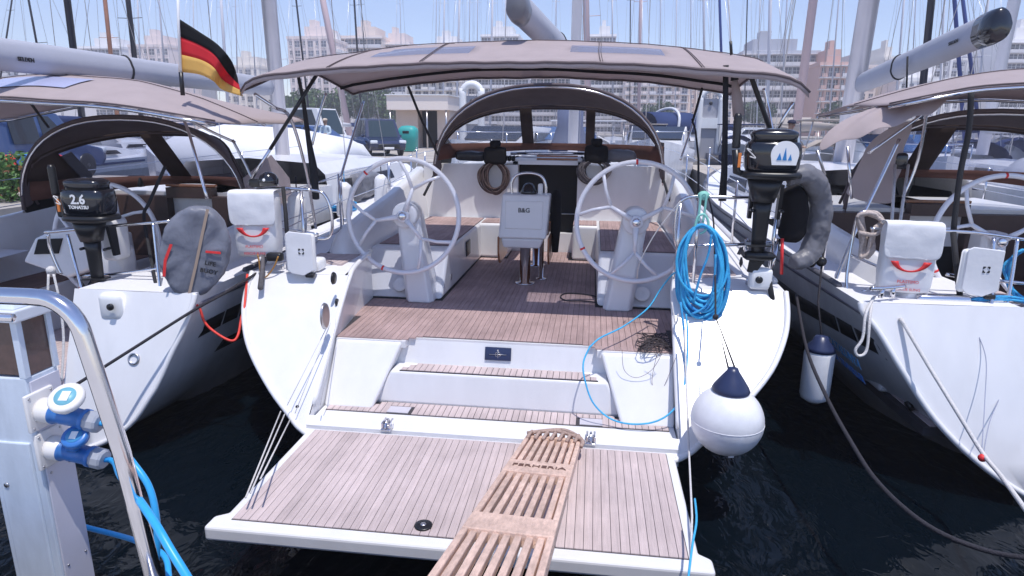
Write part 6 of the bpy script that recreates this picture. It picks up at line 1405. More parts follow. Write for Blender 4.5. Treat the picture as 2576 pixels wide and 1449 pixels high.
# ================================================================== other boats
def motorboat(c, L, B, H, rz, label, canopy=None, tarp=False, glassc=None, arch_=False):
    t = thing('motorboat', c, label, 'motorboat', None, rz); X = WM[t.name]
    m = MB(); rings = []
    for (f, b_, zs) in ((-0.5, 0.92, 1.0), (-0.2, 1.0, 1.0), (0.1, 0.97, 1.08), (0.3, 0.72, 1.2), (0.42, 0.4, 1.3), (0.5, 0.04, 1.38)):
        rings.append([V((s * B / 2 * b_ * w_, f * L, z * H * (zs if z > 0 else 1))) for (s, w_, z) in ((-1, 1, 1), (-1, 0.96, 0.55), (-1, 0.85, 0.1), (0, 0, -0.3), (1, 0.85, 0.1), (1, 0.96, 0.55), (1, 1, 1))])
    m.loft(rings).build('hull', GELW, t, X, smooth=False)
    m = MB()
    for s in (-1, 1): m.loft([[V((s * (B / 2 * b_ + 0.015), f * L, H * z0)), V((s * (B / 2 * b_ + 0.015), f * L, H * z0 + 0.12))] for (f, b_, z0) in ((-0.49, 0.92, 0.72), (-0.2, 1.0, 0.72), (0.1, 0.97, 0.78), (0.3, 0.72, 0.88))], closed=False)
    build_parts(m, 2, 'hull_stripe', COVERS[2], t, X)
    if tarp:
        m = MB(); rings = []
        for (f, b_, zt) in ((-0.5, 0.9, 0.35), (-0.46, 0.95, 0.75), (-0.2, 1.02, 1.0), (0.1, 0.98, 1.0), (0.25, 0.78, 0.8), (0.42, 0.4, 0.4)):
            rings.append([V((B / 2 * b_ * cos(pi * i / 12), f * L, H * (1.0 + 0.25 * max(f, 0)) - 0.05 + zt * sin(pi * i / 12) ** 0.7 + 0.02 * sin(i * 3 + f * 30))) for i in range(13)])
        o = m.loft(rings, closed=False).build('tarpaulin', WHITECLOTH, t, X); mod(o, 'SOLIDIFY', thickness=0.02)
        m = MB(); m.tube([V((B / 2 * b_ * 1.03, f * L, H * (1.0 + 0.25 * max(f, 0)) - 0.03)) for (f, b_) in ((-0.47, 0.95), (-0.2, 1.02), (0.1, 0.98), (0.25, 0.78))], 0.03, 6); m.build('tarp_rope', WEB, t, X)
        return t
    m = MB()
    m.loft([[V((s * B * k * b_, f * L, z)) for (s, k, z) in ((-1, 0.42, H * 1.02), (-1, 0.36, H + h), (1, 0.36, H + h), (1, 0.42, H * 1.02))] for (f, b_, h) in ((-0.22, 1, 0.95), (0.0, 1, 1.0), (0.16, 0.85, 0.45), (0.3, 0.5, 0.15))]); m.build('cabin', GEL, t, X, smooth=False)
    m = MB(); m.hexa([V((-B * 0.34, 0.015 * L, H + 0.95)), V((B * 0.34, 0.015 * L, H + 0.95)), V((B * 0.31, 0.15 * L, H + 0.50)), V((-B * 0.31, 0.15 * L, H + 0.50))], [V((-B * 0.34, 0.02 * L, H + 1.0)), V((B * 0.34, 0.02 * L, H + 1.0)), V((B * 0.31, 0.155 * L, H + 0.55)), V((-B * 0.31, 0.155 * L, H + 0.55))])
    m.build('windscreen', glassc or BLACKG, t, X)
    m = MB()
    for s in (-1, 1): m.hexa([V((s * B * 0.38, -0.2 * L, H + 0.45)), V((s * B * 0.38, 0.02 * L, H + 0.45)), V((s * B * 0.36, 0.0, H + 0.8)), V((s * B * 0.36, -0.2 * L, H + 0.8))], [V((s * B * 0.42, -0.2 * L, H + 0.45)), V((s * B * 0.42, 0.02 * L, H + 0.45)), V((s * B * 0.39, 0.0, H + 0.8)), V((s * B * 0.39, -0.2 * L, H + 0.8))])
    m.hexa([V((-B * 0.3, -0.222 * L, H + 0.4)), V((B * 0.3, -0.222 * L, H + 0.4)), V((B * 0.3, -0.222 * L, H + 0.85)), V((-B * 0.3, -0.222 * L, H + 0.85))], [V((-B * 0.3, -0.21 * L, H + 0.4)), V((B * 0.3, -0.21 * L, H + 0.4)), V((B * 0.3, -0.21 * L, H + 0.85)), V((-B * 0.3, -0.21 * L, H + 0.85))])
    build_parts(m, 3, 'cabin_window', glassc or BLACKG, t, X)
    if canopy:
        m = MB(); m.loft([[V((B * 0.42 * cos(pi * i / 10), f * L, H + 0.6 + 1.25 * sin(pi * i / 10) ** 0.6)) for i in range(11)] for f in (-0.42, -0.3, -0.15)], closed=False)
        o = m.build('canopy', canopy, t, X); mod(o, 'SOLIDIFY', thickness=0.02)
    if arch_:
        MB().tube(curve([V((-B * 0.42, -0.3 * L, H)), V((-B * 0.38, -0.28 * L, H + 1.6)), V((0, -0.26 * L, H + 2.1)), V((B * 0.38, -0.28 * L, H + 1.6)), V((B * 0.42, -0.3 * L, H))], 6), 0.09, 8).build('radar_arch', GEL, t, X)
    m = MB(); m.tube([V((B / 2 * 0.9 * s, f * L, H * 1.2 + 0.5)) for (s, f) in ((-0.9, 0.0), (-0.75, 0.28), (0, 0.46), (0.75, 0.28), (0.9, 0.0))], 0.018, 6)
    for (s, f) in ((-0.9, 0.0), (-0.75, 0.28), (0.75, 0.28), (0.9, 0.0), (0, 0.46)): m.tube([V((B / 2 * 0.9 * s, f * L, H)), V((B / 2 * 0.9 * s, f * L, H * 1.2 + 0.5))], 0.018, 6)
    m.build('bow_rail', STEEL, t, X)
    return t
motorboat(V((-7.6, 14.6, 0)), 5.6, 2.9, 1.45, R(82), 'motorboat wrapped in a white tarpaulin, just beyond the left yacht', tarp=True)
BLUEG = mat('blue_glass', (0.03, 0.10, 0.26), 0.1, coat=0.5)
motorboat(V((9.9, 21.5, 0)), 9.0, 3.4, 1.35, R(172), 'white motorboat with blue windscreen right of the black outboard', glassc=BLUEG)
motorboat(V((8.2, 46, 0)), 12.0, 4.0, 1.7, R(-62), 'white cabin boat lying side-on across open water, behind the right wheel', canopy=COVERS[0], arch_=True)
motorboat(V((-0.6, 25.5, 0)), 9.5, 3.2, 1.5, R(178), 'white motorboat with blue glass seen through the middle sprayhood window', glassc=BLUEG)
motorboat(V((-2.7, 24.0, 0)), 7.0, 3.4, 1.5, R(160), 'white motorboat seen through the left pane of the middle sprayhood')
p = P(1435, 315, y=20.6); bl_ = thing('boat_cover', V((p.x, 20.6, 1.75)), 'slate-blue canvas hood seen through the middle sprayhood window', 'canvas hood')
MB().loft([[V((p.x + a * 0.62, 20.3 + b, 1.75 + h)) for (a, b) in ((-1, 0), (-0.7, -0.25), (0.7, -0.25), (1, 0), (0.8, 0.4), (-0.8, 0.4))] if h < 0.2 else [V((p.x + a * 0.40, 20.3 + b, 1.75 + h)) for (a, b) in ((-1, 0), (-0.7, -0.25), (0.7, -0.25), (1, 0), (0.8, 0.4), (-0.8, 0.4))] for h in (0, 0.1, 0.75, 1.25)]).build('canvas', fabric_mat('slate_blue_canvas', (0.13, 0.16, 0.27)), bl_)
motorboat(V((3.2, 27, 0)), 9.5, 3.0, 1.55, R(172), 'white motorboat seen through the right pane of the middle sprayhood')
motorboat(V((12.2, 15.2, 0)), 7.5, 3.0, 1.3, R(176), 'white motorboat beyond the drooping bimini of the right yacht', glassc=BLUEG)
motorboat(V((14.0, 60, 0)), 12.0, 4.0, 1.7, R(70), 'white cabin boat far right with sand canopy, across open water', canopy=COVERS[1])
def dinghy(c, h, w_, label):
    t = thing('inflatable_dinghy', c, label, 'dinghy', 'white inflatable dinghies stood on end')
    pts = [c + V((-w_ / 2, 0, 0))] + [c + V((-w_ / 2 * cos(a) , 0, h - w_ / 2 + w_ / 2 * sin(a))) for a in [pi * i / 10 for i in range(11)]] + [c + V((w_ / 2, 0, 0))]
    MB().tube(curve(pts, 3), 0.17, 12).build('tube', WHITE, t)
    MB().box(c + V((-w_ / 2, 0.05, 0)), c + V((w_ / 2, 0.12, h - 0.5))).build('floor', mat('dinghy_grey', (0.36, 0.36, 0.40), 0.5) if 'dinghy_grey' not in bpy.data.materials else bpy.data.materials['dinghy_grey'], t)
    MB().lathe(c + V((0, 0.0, h - 0.75)), (0, -1, 0), [(0, 0.10), (0.05, 0.09), (0.05, 0)], 12).build('valve', BLACK, t)
    MB().box(c + V((-w_ / 2, -0.1, h * 0.45)), c + V((w_ / 2, 0.05, h * 0.6))).build('thwart', WHITE, t)
for (u, v0, v1, y, lab) in ((1188, 392, 212, 30, 'white inflatable dinghy stood on end, left of the middle sprayhood'), (1777, 400, 226, 40, 'white inflatable dinghy stood on end, above the right steering wheel')):
    a, b = P(u, v0, y=y), P(u, v1, y=y); dinghy(V((a.x, y, max(a.z, 0.6))), b.z - max(a.z, 0.6), 0.85 if y < 35 else 1.2, lab)
    MB().box((a.x - 0.9, y - 0.6, -0.3), (a.x + 0.9, y + 0.9, max(a.z, 0.6))).build('pontoon', qm, kind='structure')

# ================================================================== cars
def car(c, rz, paint, label, L=4.5, W=1.82, H=1.55, van=False):
    t = thing('parked_car', c, label, 'car', 'cars parked on the quay', rz); X = WM[t.name]
    h0 = 0.28; hb = 0.88
    prof = [(-0.5, hb - 0.05), (-0.49, 0.45), (-0.46, h0), (0.46, h0), (0.495, 0.45), (0.5, 0.62), (0.47, hb - 0.12), (0.27, hb + 0.04)] + ([(0.14, H - 0.03), (0.05, H), (-0.44, H), (-0.49, H - 0.1)] if van else [(0.08, H - 0.06), (0.0, H), (-0.30, H - 0.01), (-0.40, H - 0.08), (-0.49, hb + 0.04)])
    m = MB(); rings = []
    for (s, k) in ((-1, 0.90), (-0.96, 0.985), (-0.6, 1.0), (0.6, 1.0), (0.96, 0.985), (1, 0.90)):
        rings.append([V((s * W / 2 * (1 if z < hb else lerp(1, 0.84, (z - hb) / (H - hb))), f * L * (k if abs(f) > 0.4 else 1), z)) for (f, z) in prof])
    b = m.loft(rings).build('body', paint, t, X, smooth=False); bev(b, 0.05, 3)
    def glass(quad, nm, mt=BLACKG, th=0.012):
        q = [V(p) for p in quad]; n = (q[1] - q[0]).cross(q[2] - q[1]).normalized() * th
        MB().prism([p + n * 0.2 for p in q], n).build(nm, mt, t, X)
    zt = H - 0.10; wl = W / 2 * 0.86
    fs, ft = (0.265, 0.15) if van else (0.255, 0.085)
    for d in (1,): glass([(wl * 0.95, fs * L + 0.02, hb + 0.06), (wl * 0.82, ft * L + 0.06, zt), (-wl * 0.82, ft * L + 0.06, zt), (-wl * 0.95, fs * L + 0.02, hb + 0.06)], 'windscreen', mat('car_glass', (0.03, 0.05, 0.06), 0.08, coat=0.3) if 'car_glass' not in bpy.data.materials else bpy.data.materials['car_glass'])
    rb = -0.495 if van else -0.47
    glass([(-wl * 0.9, rb * L - 0.03, hb + 0.12), (-wl * 0.78, (-0.475 if van else -0.415) * L - 0.05, zt), (wl * 0.78, (-0.475 if van else -0.415) * L - 0.05, zt), (wl * 0.9, rb * L - 0.03, hb + 0.12)], 'rear_window')
    for s in (-1, 1):
        xo = lambda z: s * (W / 2 * lerp(1, 0.84, (z - hb) / (H - hb)) + 0.004)
        for (ya, yb, yc, yd) in ((0.20, -0.02, -0.02, 0.06), (-0.05, -0.24, -0.24, -0.05)):
            quad = [V((xo(hb + 0.06), ya * L, hb + 0.06)), V((xo(hb + 0.06), yb * L, hb + 0.06)), V((xo(zt), yc * L, zt)), V((xo(zt), yd * L, zt))]
            MB().prism(quad, (s * 0.01, 0, 0)).build('side_window', BLACKG, t, X)
        MB().rbox((s * W * 0.40, 0.475 * L, 0.70), (0.36, 0.16, 0.17), 0.05).build('headlight', mat('headlamp', (0.75, 0.78, 0.80), 0.1, coat=0.5) if 'headlamp' not in bpy.data.materials else bpy.data.materials['headlamp'], t, X)
        MB().rbox((s * W * 0.42, -0.485 * L, 0.80), (0.18, 0.08, 0.26), 0.03).build('tail_light', RED, t, X)
        MB().rbox((s * (W / 2 + 0.07), 0.17 * L, hb + 0.10), (0.16, 0.10, 0.12), 0.03).build('mirror', paint, t, X)
        for f in (0.30, -0.30):
            wv = MB().lathe((s * (W / 2 - 0.19), f * L, 0.32), (s, 0, 0), [(0, 0.30), (0.0, 0.32), (0.19, 0.325), (0.205, 0.29), (0.205, 0.21)], 20).build('wheel', BLACK, t, X)
            MB().lathe((s * (W / 2 - 0.02), f * L, 0.32), (s, 0, 0), [(0, 0.21), (0.025, 0.20), (0.035, 0.06), (0.035, 0)], 16).build('rim', STEELD, wv, X)
    MB().rbox((0, 0.498 * L, 0.50), (W * 0.6, 0.05, 0.22), 0.03).build('grille', BLACK, t, X)
    MB().rbox((0, 0.508 * L, 0.40), (0.5, 0.03, 0.11), 0.01).build('number_plate', WHITE, t, X); MB().rbox((0, -0.505 * L, 0.62), (0.5, 0.03, 0.11), 0.01).build('number_plate', WHITE, t, X)
    return t
NAVYP = mat('navy_car_paint', (0.012, 0.022, 0.07), 0.2, coat=0.6); BLUEP2 = mat('blue_car_paint', (0.03, 0.07, 0.20), 0.2, coat=0.6); WHITEP = mat('white_car_paint', (0.74, 0.74, 0.76), 0.25, coat=0.5)
p = P(945, 392, y=33); car(V((p.x, 33.5, 1.0)), R(212), NAVYP, 'dark navy van parked nose towards us beside the teal bin', L=4.6, H=1.85, van=True)
p = P(775, 392, y=34); car(V((p.x, 35, 1.0)), R(255), BLUEP2, 'dark blue car parked behind the wrapped motorboat, left of the man in cap', L=4.4, H=1.5)
p = P(790, 392, y=39); car(V((p.x, 40, 1.0)), R(250), WHITEP, 'tall white van parked behind the dark blue car', L=5.2, W=2.0, H=2.55, van=True)
p = P(62, 400, y=15); car(V((p.x - 0.4, 15.2, 1.0)), R(4), BLUEP2, 'blue off-road car at the left edge, tail towards us', L=4.5, H=1.72, van=True)
p = P(655, 392, y=36); car(V((p.x, 37, 1.0)), R(255), NAVYP, 'dark car half hidden behind the left yacht bimini', L=4.4, H=1.5)
# bin, kiosk, plants
BIN = mat('teal_plastic', (0.03, 0.36, 0.33), 0.5, vary=0.08, vscale=3)
bn = thing('recycling_bin', V((P(1028, 366, y=38).x, 38, 1.0)), 'teal recycling bin standing right of the dark navy van', 'bin'); X = WM[bn.name]
MB().loft([[V((x, y, z)) for (x, y) in sq(a, b, 24, 0.5)] for (z, a, b) in ((0.05, 0.50, 0.5), (1.2, 0.56, 0.55), (1.35, 0.52, 0.5), (1.5, 0.35, 0.35), (1.53, 0.1, 0.1))]).build('body', BIN, bn, X)
MB().rbox((0, -0.5, 1.15), (0.4, 0.12, 0.16), 0.03).build('slot', BLACK, bn, X)
ks = thing('kiosk', V((P(1062, 366, y=45).x, 45.5, 1.0)), 'low beige quay kiosk with dark doorway, left of the middle sprayhood', 'kiosk'); X = WM[ks.name]
BEI = mat('beige_render', (0.62, 0.52, 0.46), 0.8, vary=0.05)
MB().box((-2.0, 0, 0), (-0.4, 4, 2.6)).build('wall', BEI, ks, X); MB().box((1.0, 0, 0), (1.9, 4, 2.6)).build('wall', BEI, ks, X); MB().box((-0.4, 1.2, 0), (1.0, 4, 2.6)).build('doorway', DARK, ks, X)
MB().box((-2.2, -1.4, 2.6), (2.1, 4.2, 3.55)).build('fascia', mat('cream_fascia', (0.82, 0.72, 0.65), 0.7), ks, X); MB().box((-2.3, -1.5, 3.55), (2.2, 4.3, 3.62)).build('roof', WHITE, ks, X)
for x in (-2.0, 0.6, 1.95): MB().tube([(x, -1.3, 0), (x, -1.3, 2.6)], 0.06, 8).build('post', STEELD, ks, X)
# leaf clumps
LEAF = mat('leaf_green', (0.065, 0.12, 0.03), 0.6, vary=0.4, vscale=2.0); LEAFD = mat('leaf_dark', (0.035, 0.07, 0.025), 0.6, vary=0.4, vscale=1.0); BARK = mat('bark', (0.13, 0.09, 0.06), 0.9, vary=0.2)
def leaves(c, rx, ry, rz_, n, size, seed):
    q = random.Random(seed); m = MB(); k = 0
    while k < n:
        d = V((q.gauss(0, 1), q.gauss(0, 1), q.gauss(0, 1))).normalized() * (q.random() ** 0.4); p = V((c[0] + d.x * rx, c[1] + d.y * ry, c[2] + d.z * rz_))
        if NZ.noise(p * (1.6 / max(rx, 0.5))) < -0.12: k += 1; continue
        a = V((q.gauss(0, 1), q.gauss(0, 1), q.gauss(0, 1))).normalized() * size * q.uniform(0.6, 1.3); b = a.cross(V((q.gauss(0, 1), q.gauss(0, 1), q.gauss(0, 1)))).normalized() * size * 0.45
        m.add([p - a, p + b, p + a, p - b], [(0, 1, 2, 3)]); k += 1
    return m
def tree(c, h, r, label, seed, m_=LEAF, n=1400):
    t = thing('tree', c, label, 'tree', 'trees along the far quay'); c = V(c)
    tk = MB(); tk.tube([c, c + V((0.1, 0, h * 0.35)), c + V((0, 0, h * 0.75))], [0.22, 0.17, 0.06], 8)
    q = random.Random(seed)
    for i in range(5):
        a = q.uniform(0, 6.28); tk.tube([c + V((0.05, 0, h * 0.35)), c + V((cos(a) * r * 0.5, sin(a) * r * 0.5, h * 0.6)), c + V((cos(a) * r * 0.8, sin(a) * r * 0.8, h * 0.75))], [0.10, 0.06, 0.02], 6)
    tk.build('trunk', BARK, t); leaves((c.x, c.y, c.z + h * 0.68), r, r, h * 0.34, n, 0.22 * r / 2, seed).build('crown', m_, t, fixn=False)
TD = [(770, 1.2), (815, 1.0), (850, 1.3), (900, 1.1), (935, 1.2), (965, 0.9), (1000, 0.8), (700, 1.0)]
TL = ['tree left of the white van on the far quay', 'tree behind the white van on the far quay', 'broad tree just right of the white van on the far quay', 'tree above the navy van on the far quay', 'tree behind the forward left bimini pole on the far quay', 'small tree just left of the kiosk on the far quay', 'smallest tree above the beige kiosk on the far quay', 'tree behind the left yacht mast on the far quay']
for i, (u, k) in enumerate(TD): tree(V((P(u, 340, y=116).x, 118 + (i % 3) * 2, 1.4)), 6.5 * k, 3.6 * k, TL[i] + ', dark green', 40 + i, LEAFD if i % 2 else LEAF)
TR = [(1655, 'tree right of the middle sprayhood on the far quay'), (1905, 'tree behind the black outboard on the far quay'), (2240, 'tree under the right yacht boom on the far quay'), (2110, 'tree below the brick-red block on the far quay')]
for i, (u, l_) in enumerate(TR): tree(V((P(u, 340, y=118).x, 119, 1.4)), 6.0, 3.2, l_, 60 + i, LEAFD)
bs = thing('flowering_bush', V((P(35, 520, y=11).x, 11, 1.0)), 'green flowering bush on the quay at the left edge', 'bush')
c0 = WM[bs.name].translation
MB().tube([c0, c0 + V((0.1, 0, 0.5))], 0.04, 6).build('stem', BARK, bs)
leaves((c0.x, c0.y, c0.z + 0.42), 1.0, 0.7, 0.52, 2400, 0.07, 5).build('foliage', mat('bush_green', (0.08, 0.17, 0.04), 0.55, vary=0.4, vscale=4), bs, fixn=False)
leaves((c0.x, c0.y - 0.2, c0.z + 0.35), 0.9, 0.6, 0.5, 130, 0.06, 6).build('blossoms', mat('orange_blossom', (0.55, 0.25, 0.08), 0.6), bs, fixn=False)
tub = thing('flower_tubs', V((P(75, 400, y=12.5).x, 12.5, 1.0)), 'red and blue bundle of cloth above the flowering bush at left', 'bundle')
c0 = P(85, 396, y=12.5)
for k, (dx, m_) in enumerate(((-0.5, RED), (-0.15, BLUEP), (0.2, WHITE), (0.45, RED))): wrinkle(MB().rbox(c0 + V((dx, 0, 0.03 * (k % 2) - 0.1)), (0.42, 0.3, 0.30), 0.1).build('cloth', m_, tub), 5, 0.1, 1)
MB().box(c0 + V((-0.8, -0.2, -0.9)), c0 + V((0.75, 0.3, -0.2))).build('stand', WOODT, tub)
# ================================================================== city blocks behind the harbour
PANE = mat('window_glass', (0.085, 0.09, 0.12), 0.2, vary=0.5, vscale=0.3, rnd=0.7)  # glass paled in colour to make the distant blocks look hazier
WALLS = {'white': (0.84, 0.82, 0.81), 'pink': (0.82, 0.71, 0.67), 'cream': (0.82, 0.76, 0.69), 'grey': (0.46, 0.47, 0.52), 'brick': (0.64, 0.42, 0.36), 'sand': (0.78, 0.67, 0.60), 'dark': (0.13, 0.14, 0.18)}
WM_ = {k: mat('render_' + k, v, 0.85, vary=0.05, vscale=0.15) for k, v in WALLS.items()}
SLAB = mat('balcony_white', (0.72, 0.70, 0.71), 0.7)
def building(u0, u1, vt, y, floors, bays, wall, style, label, depth=14, slabm=None, base=1.4, pent=True):
    a, b = P(u0, vt, y=y), P(u1, vt, y=y); x0, x1 = a.x, b.x; zt = (a.z + b.z) / 2; H = zt - base; fh = H / floors; Wd = x1 - x0; bw = Wd / bays
    t = thing('apartment_building', V(((x0 + x1) / 2, y + depth / 2, base)), label, 'building', 'buildings along the waterfront'); wm = WM_[wall]; sm = slabm or SLAB
    MB().box((x0, y, base), (x1, y + depth, zt)).build('wall', wm, t)
    MB().box((x0 - 0.15, y - 0.15, zt), (x1 + 0.15, y + depth, zt + 0.7)).build('parapet', wm, t)
    q = random.Random(int(u0 * 7 + vt))
    if pent:
        px0 = x0 + Wd * q.uniform(0.15, 0.35); px1 = x1 - Wd * q.uniform(0.15, 0.35)
        MB().box((px0, y + 3, zt + 0.7), (px1, y + depth - 2, zt + 3.4)).build('penthouse', wm, t)
        MB().box((px0 + Wd * 0.1, y + 4, zt + 3.4), (px0 + Wd * 0.25, y + 7, zt + 5.2)).build('lift_tower', wm, t)
    proto = {}
    def win(xc, z0, w_, h):
        k = (round(w_, 2), round(h, 2))
        if k not in proto:
            m = MB(); m.box((-w_ / 2, -0.06, 0), (w_ / 2, 0.10, h)); o = m.build('window', PANE, t, X=Matrix.Translation(V((xc, y, z0))))
            proto[k] = o
            f = MB(); f.box((-w_ / 2, -0.09, h * 0.48), (w_ / 2, -0.05, h * 0.54)); f.box((-0.04, -0.09, 0), (0.04, -0.05, h)); f.build('window_frame', SLAB, o, X=Matrix.Translation(V((xc, y, z0))))
            f = MB(); f.box((-w_ / 2 - 0.1, -0.16, -0.14), (w_ / 2 + 0.1, 0.02, 0)); f.build('sill', SLAB, o, X=Matrix.Translation(V((xc, y, z0))))
        else:
            s = proto[k]; o = s.copy(); COL.objects.link(o); o.parent = t
            wl_ = WM[s.name].translation; M0 = Matrix.Translation(V((xc, wl_.y, z0 + h / 2 - 0.0))); WM[o.name] = M0
            o.matrix_basis = Matrix.Translation(V((xc, wl_.y, z0 + h / 2)) - WM[t.name].translation)
            for ch in s.children: c = ch.copy(); COL.objects.link(c); c.parent = o
    for f in range(floors):
        z = base + f * fh
        if style in ('band', 'balcony'):
            MB().box((x0 - 0.05, y - 1.2, z + fh * 0.93), (x1 + 0.05, y + 0.01, z + fh)).build('balcony_slab', sm, t)
            if style == 'balcony':
                for i in range(bays):
                    if (i + f * 0) % 3 != 1: MB().box((x0 + i * bw + 0.15, y - 1.22, z + 0.05), (x0 + (i + 1) * bw - 0.15, y - 1.14, z + fh * 0.34)).build('balcony_front', sm if i % 2 else wm, t)
            else: MB().box((x0, y - 1.22, z + 0.02), (x1, y - 1.14, z + fh * 0.30)).build('balcony_front', sm, t)
        for i in range(bays):
            xc = x0 + (i + 0.5) * bw
            if style == 'band': win(xc, z + fh * 0.30, bw * 0.86, fh * 0.56)
            elif style == 'balcony': win(xc, z + fh * 0.12, bw * (0.66 if i % 3 else 0.42), fh * 0.70)
            elif style == 'grid': win(xc, z + fh * 0.30, bw * 0.5, fh * 0.5)
            elif style == 'mixed': win(xc, z + fh * (0.15 if i % 2 else 0.34), bw * (0.72 if i % 2 else 0.36), fh * (0.62 if i % 2 else 0.42))
    if style == 'mixed' or style == 'balcony':
        for i in range(0, bays, 2):
            xc = x0 + (i + 0.5) * bw + bw * 0.5
            if i + 1 < bays: MB().box((xc - 0.25, y - 0.5, base), (xc + 0.25, y + 0.01, zt)).build('pilaster', wm, t)
    return t
B_ = [
 (-60, 120, 170, 150, 7, 8, 'white', 'balcony', 'long white apartment block at the far left behind the left boom'),
 (192, 300, 122, 190, 8, 6, 'white', 'band', 'white block with flat roof between dark masts at left', ),
 (322, 422, 118, 175, 9, 6, 'pink', 'mixed', 'pale pink block with window rows left of the German flag'),
 (425, 470, 145, 185, 8, 3, 'grey', 'grid', 'narrow grey block behind the German flag staff'),
 (560, 650, 170, 190, 7, 5, 'cream', 'mixed', 'low cream block right of the German flag'),
 (722, 822, 98, 165, 10, 6, 'pink', 'mixed', 'pinkish tower with dark window columns, left above the middle bimini'),
 (824, 848, 130, 170, 9, 2, 'white', 'grid', 'narrow white slab between pinkish tower and terraced block'),
 (848, 960, 96, 180, 10, 6, 'sand', 'band', 'terraced sandy apartment block with long dark window bands'),
 (958, 1030, 112, 184, 9, 4, 'pink', 'band', 'lower pinkish wing right of the terraced sandy block'),
 (905, 1020, 215, 140, 5, 6, 'white', 'band', 'low white office block under the left forward edge of the bimini'),
 (1060, 1178, 118, 200, 9, 7, 'white', 'balcony', 'white block whose roof peeps over the bimini left of the boom'),
 (1022, 1160, 205, 142, 6, 7, 'cream', 'balcony', 'cream apartment front under the bimini, left of the sprayhood'),
 (1210, 1305, 92, 210, 11, 6, 'white', 'band', 'white block with penthouse left of the middle boom end'),
 (1162, 1330, 198, 150, 6, 10, 'white', 'band', 'white apartment front with dark bands above the sprayhood left half'),
 (1332, 1440, 196, 155, 6, 6, 'pink', 'band', 'pinkish apartment front above the sprayhood top'),
 (1485, 1550, 92, 205, 11, 4, 'white', 'band', 'tall white block right of the middle yacht mast'),
 (1442, 1570, 200, 150, 7, 7, 'white', 'band', 'white apartment front above the sprayhood right half'),
 (1572, 1735, 196, 140, 7, 8, 'pink', 'balcony', 'pinkish apartment front with colourful balconies right of the sprayhood'),
 (1737, 1868, 190, 146, 7, 7, 'sand', 'mixed', 'sandy apartment front behind the upright dinghy'),
 (1870, 2062, 136, 150, 7, 9, 'grey', 'band', 'grey modern glass block behind the right bimini tip'),
 (2064, 2150, 165, 140, 6, 5, 'brick', 'balcony', 'brick-red and white apartment block left of the right yacht mast'),
 (2150, 2210, 172, 148, 6, 3, 'sand', 'grid', 'sandy block directly behind the right yacht mast'),
 (2225, 2262, 150, 180, 8, 2, 'cream', 'grid', 'narrow cream tower right of the right yacht mast'),
 (2264, 2420, 205, 140, 6, 8, 'white', 'mixed', 'white apartment front under the right boom, left part'),
 (2330, 2520, 152, 160, 9, 9, 'white', 'mixed', 'white gridded apartment block above the right yacht bimini'),
 (2522, 2680, 108, 150, 10, 7, 'white', 'band', 'tall white block with dark balcony bands at the right edge'),
]
for (u0, u1, vt, y, fl_, by, wl_, stl, lab) in B_:
    building(u0, u1, vt, y, fl_, by, wl_, stl, lab, slabm=SLAB)

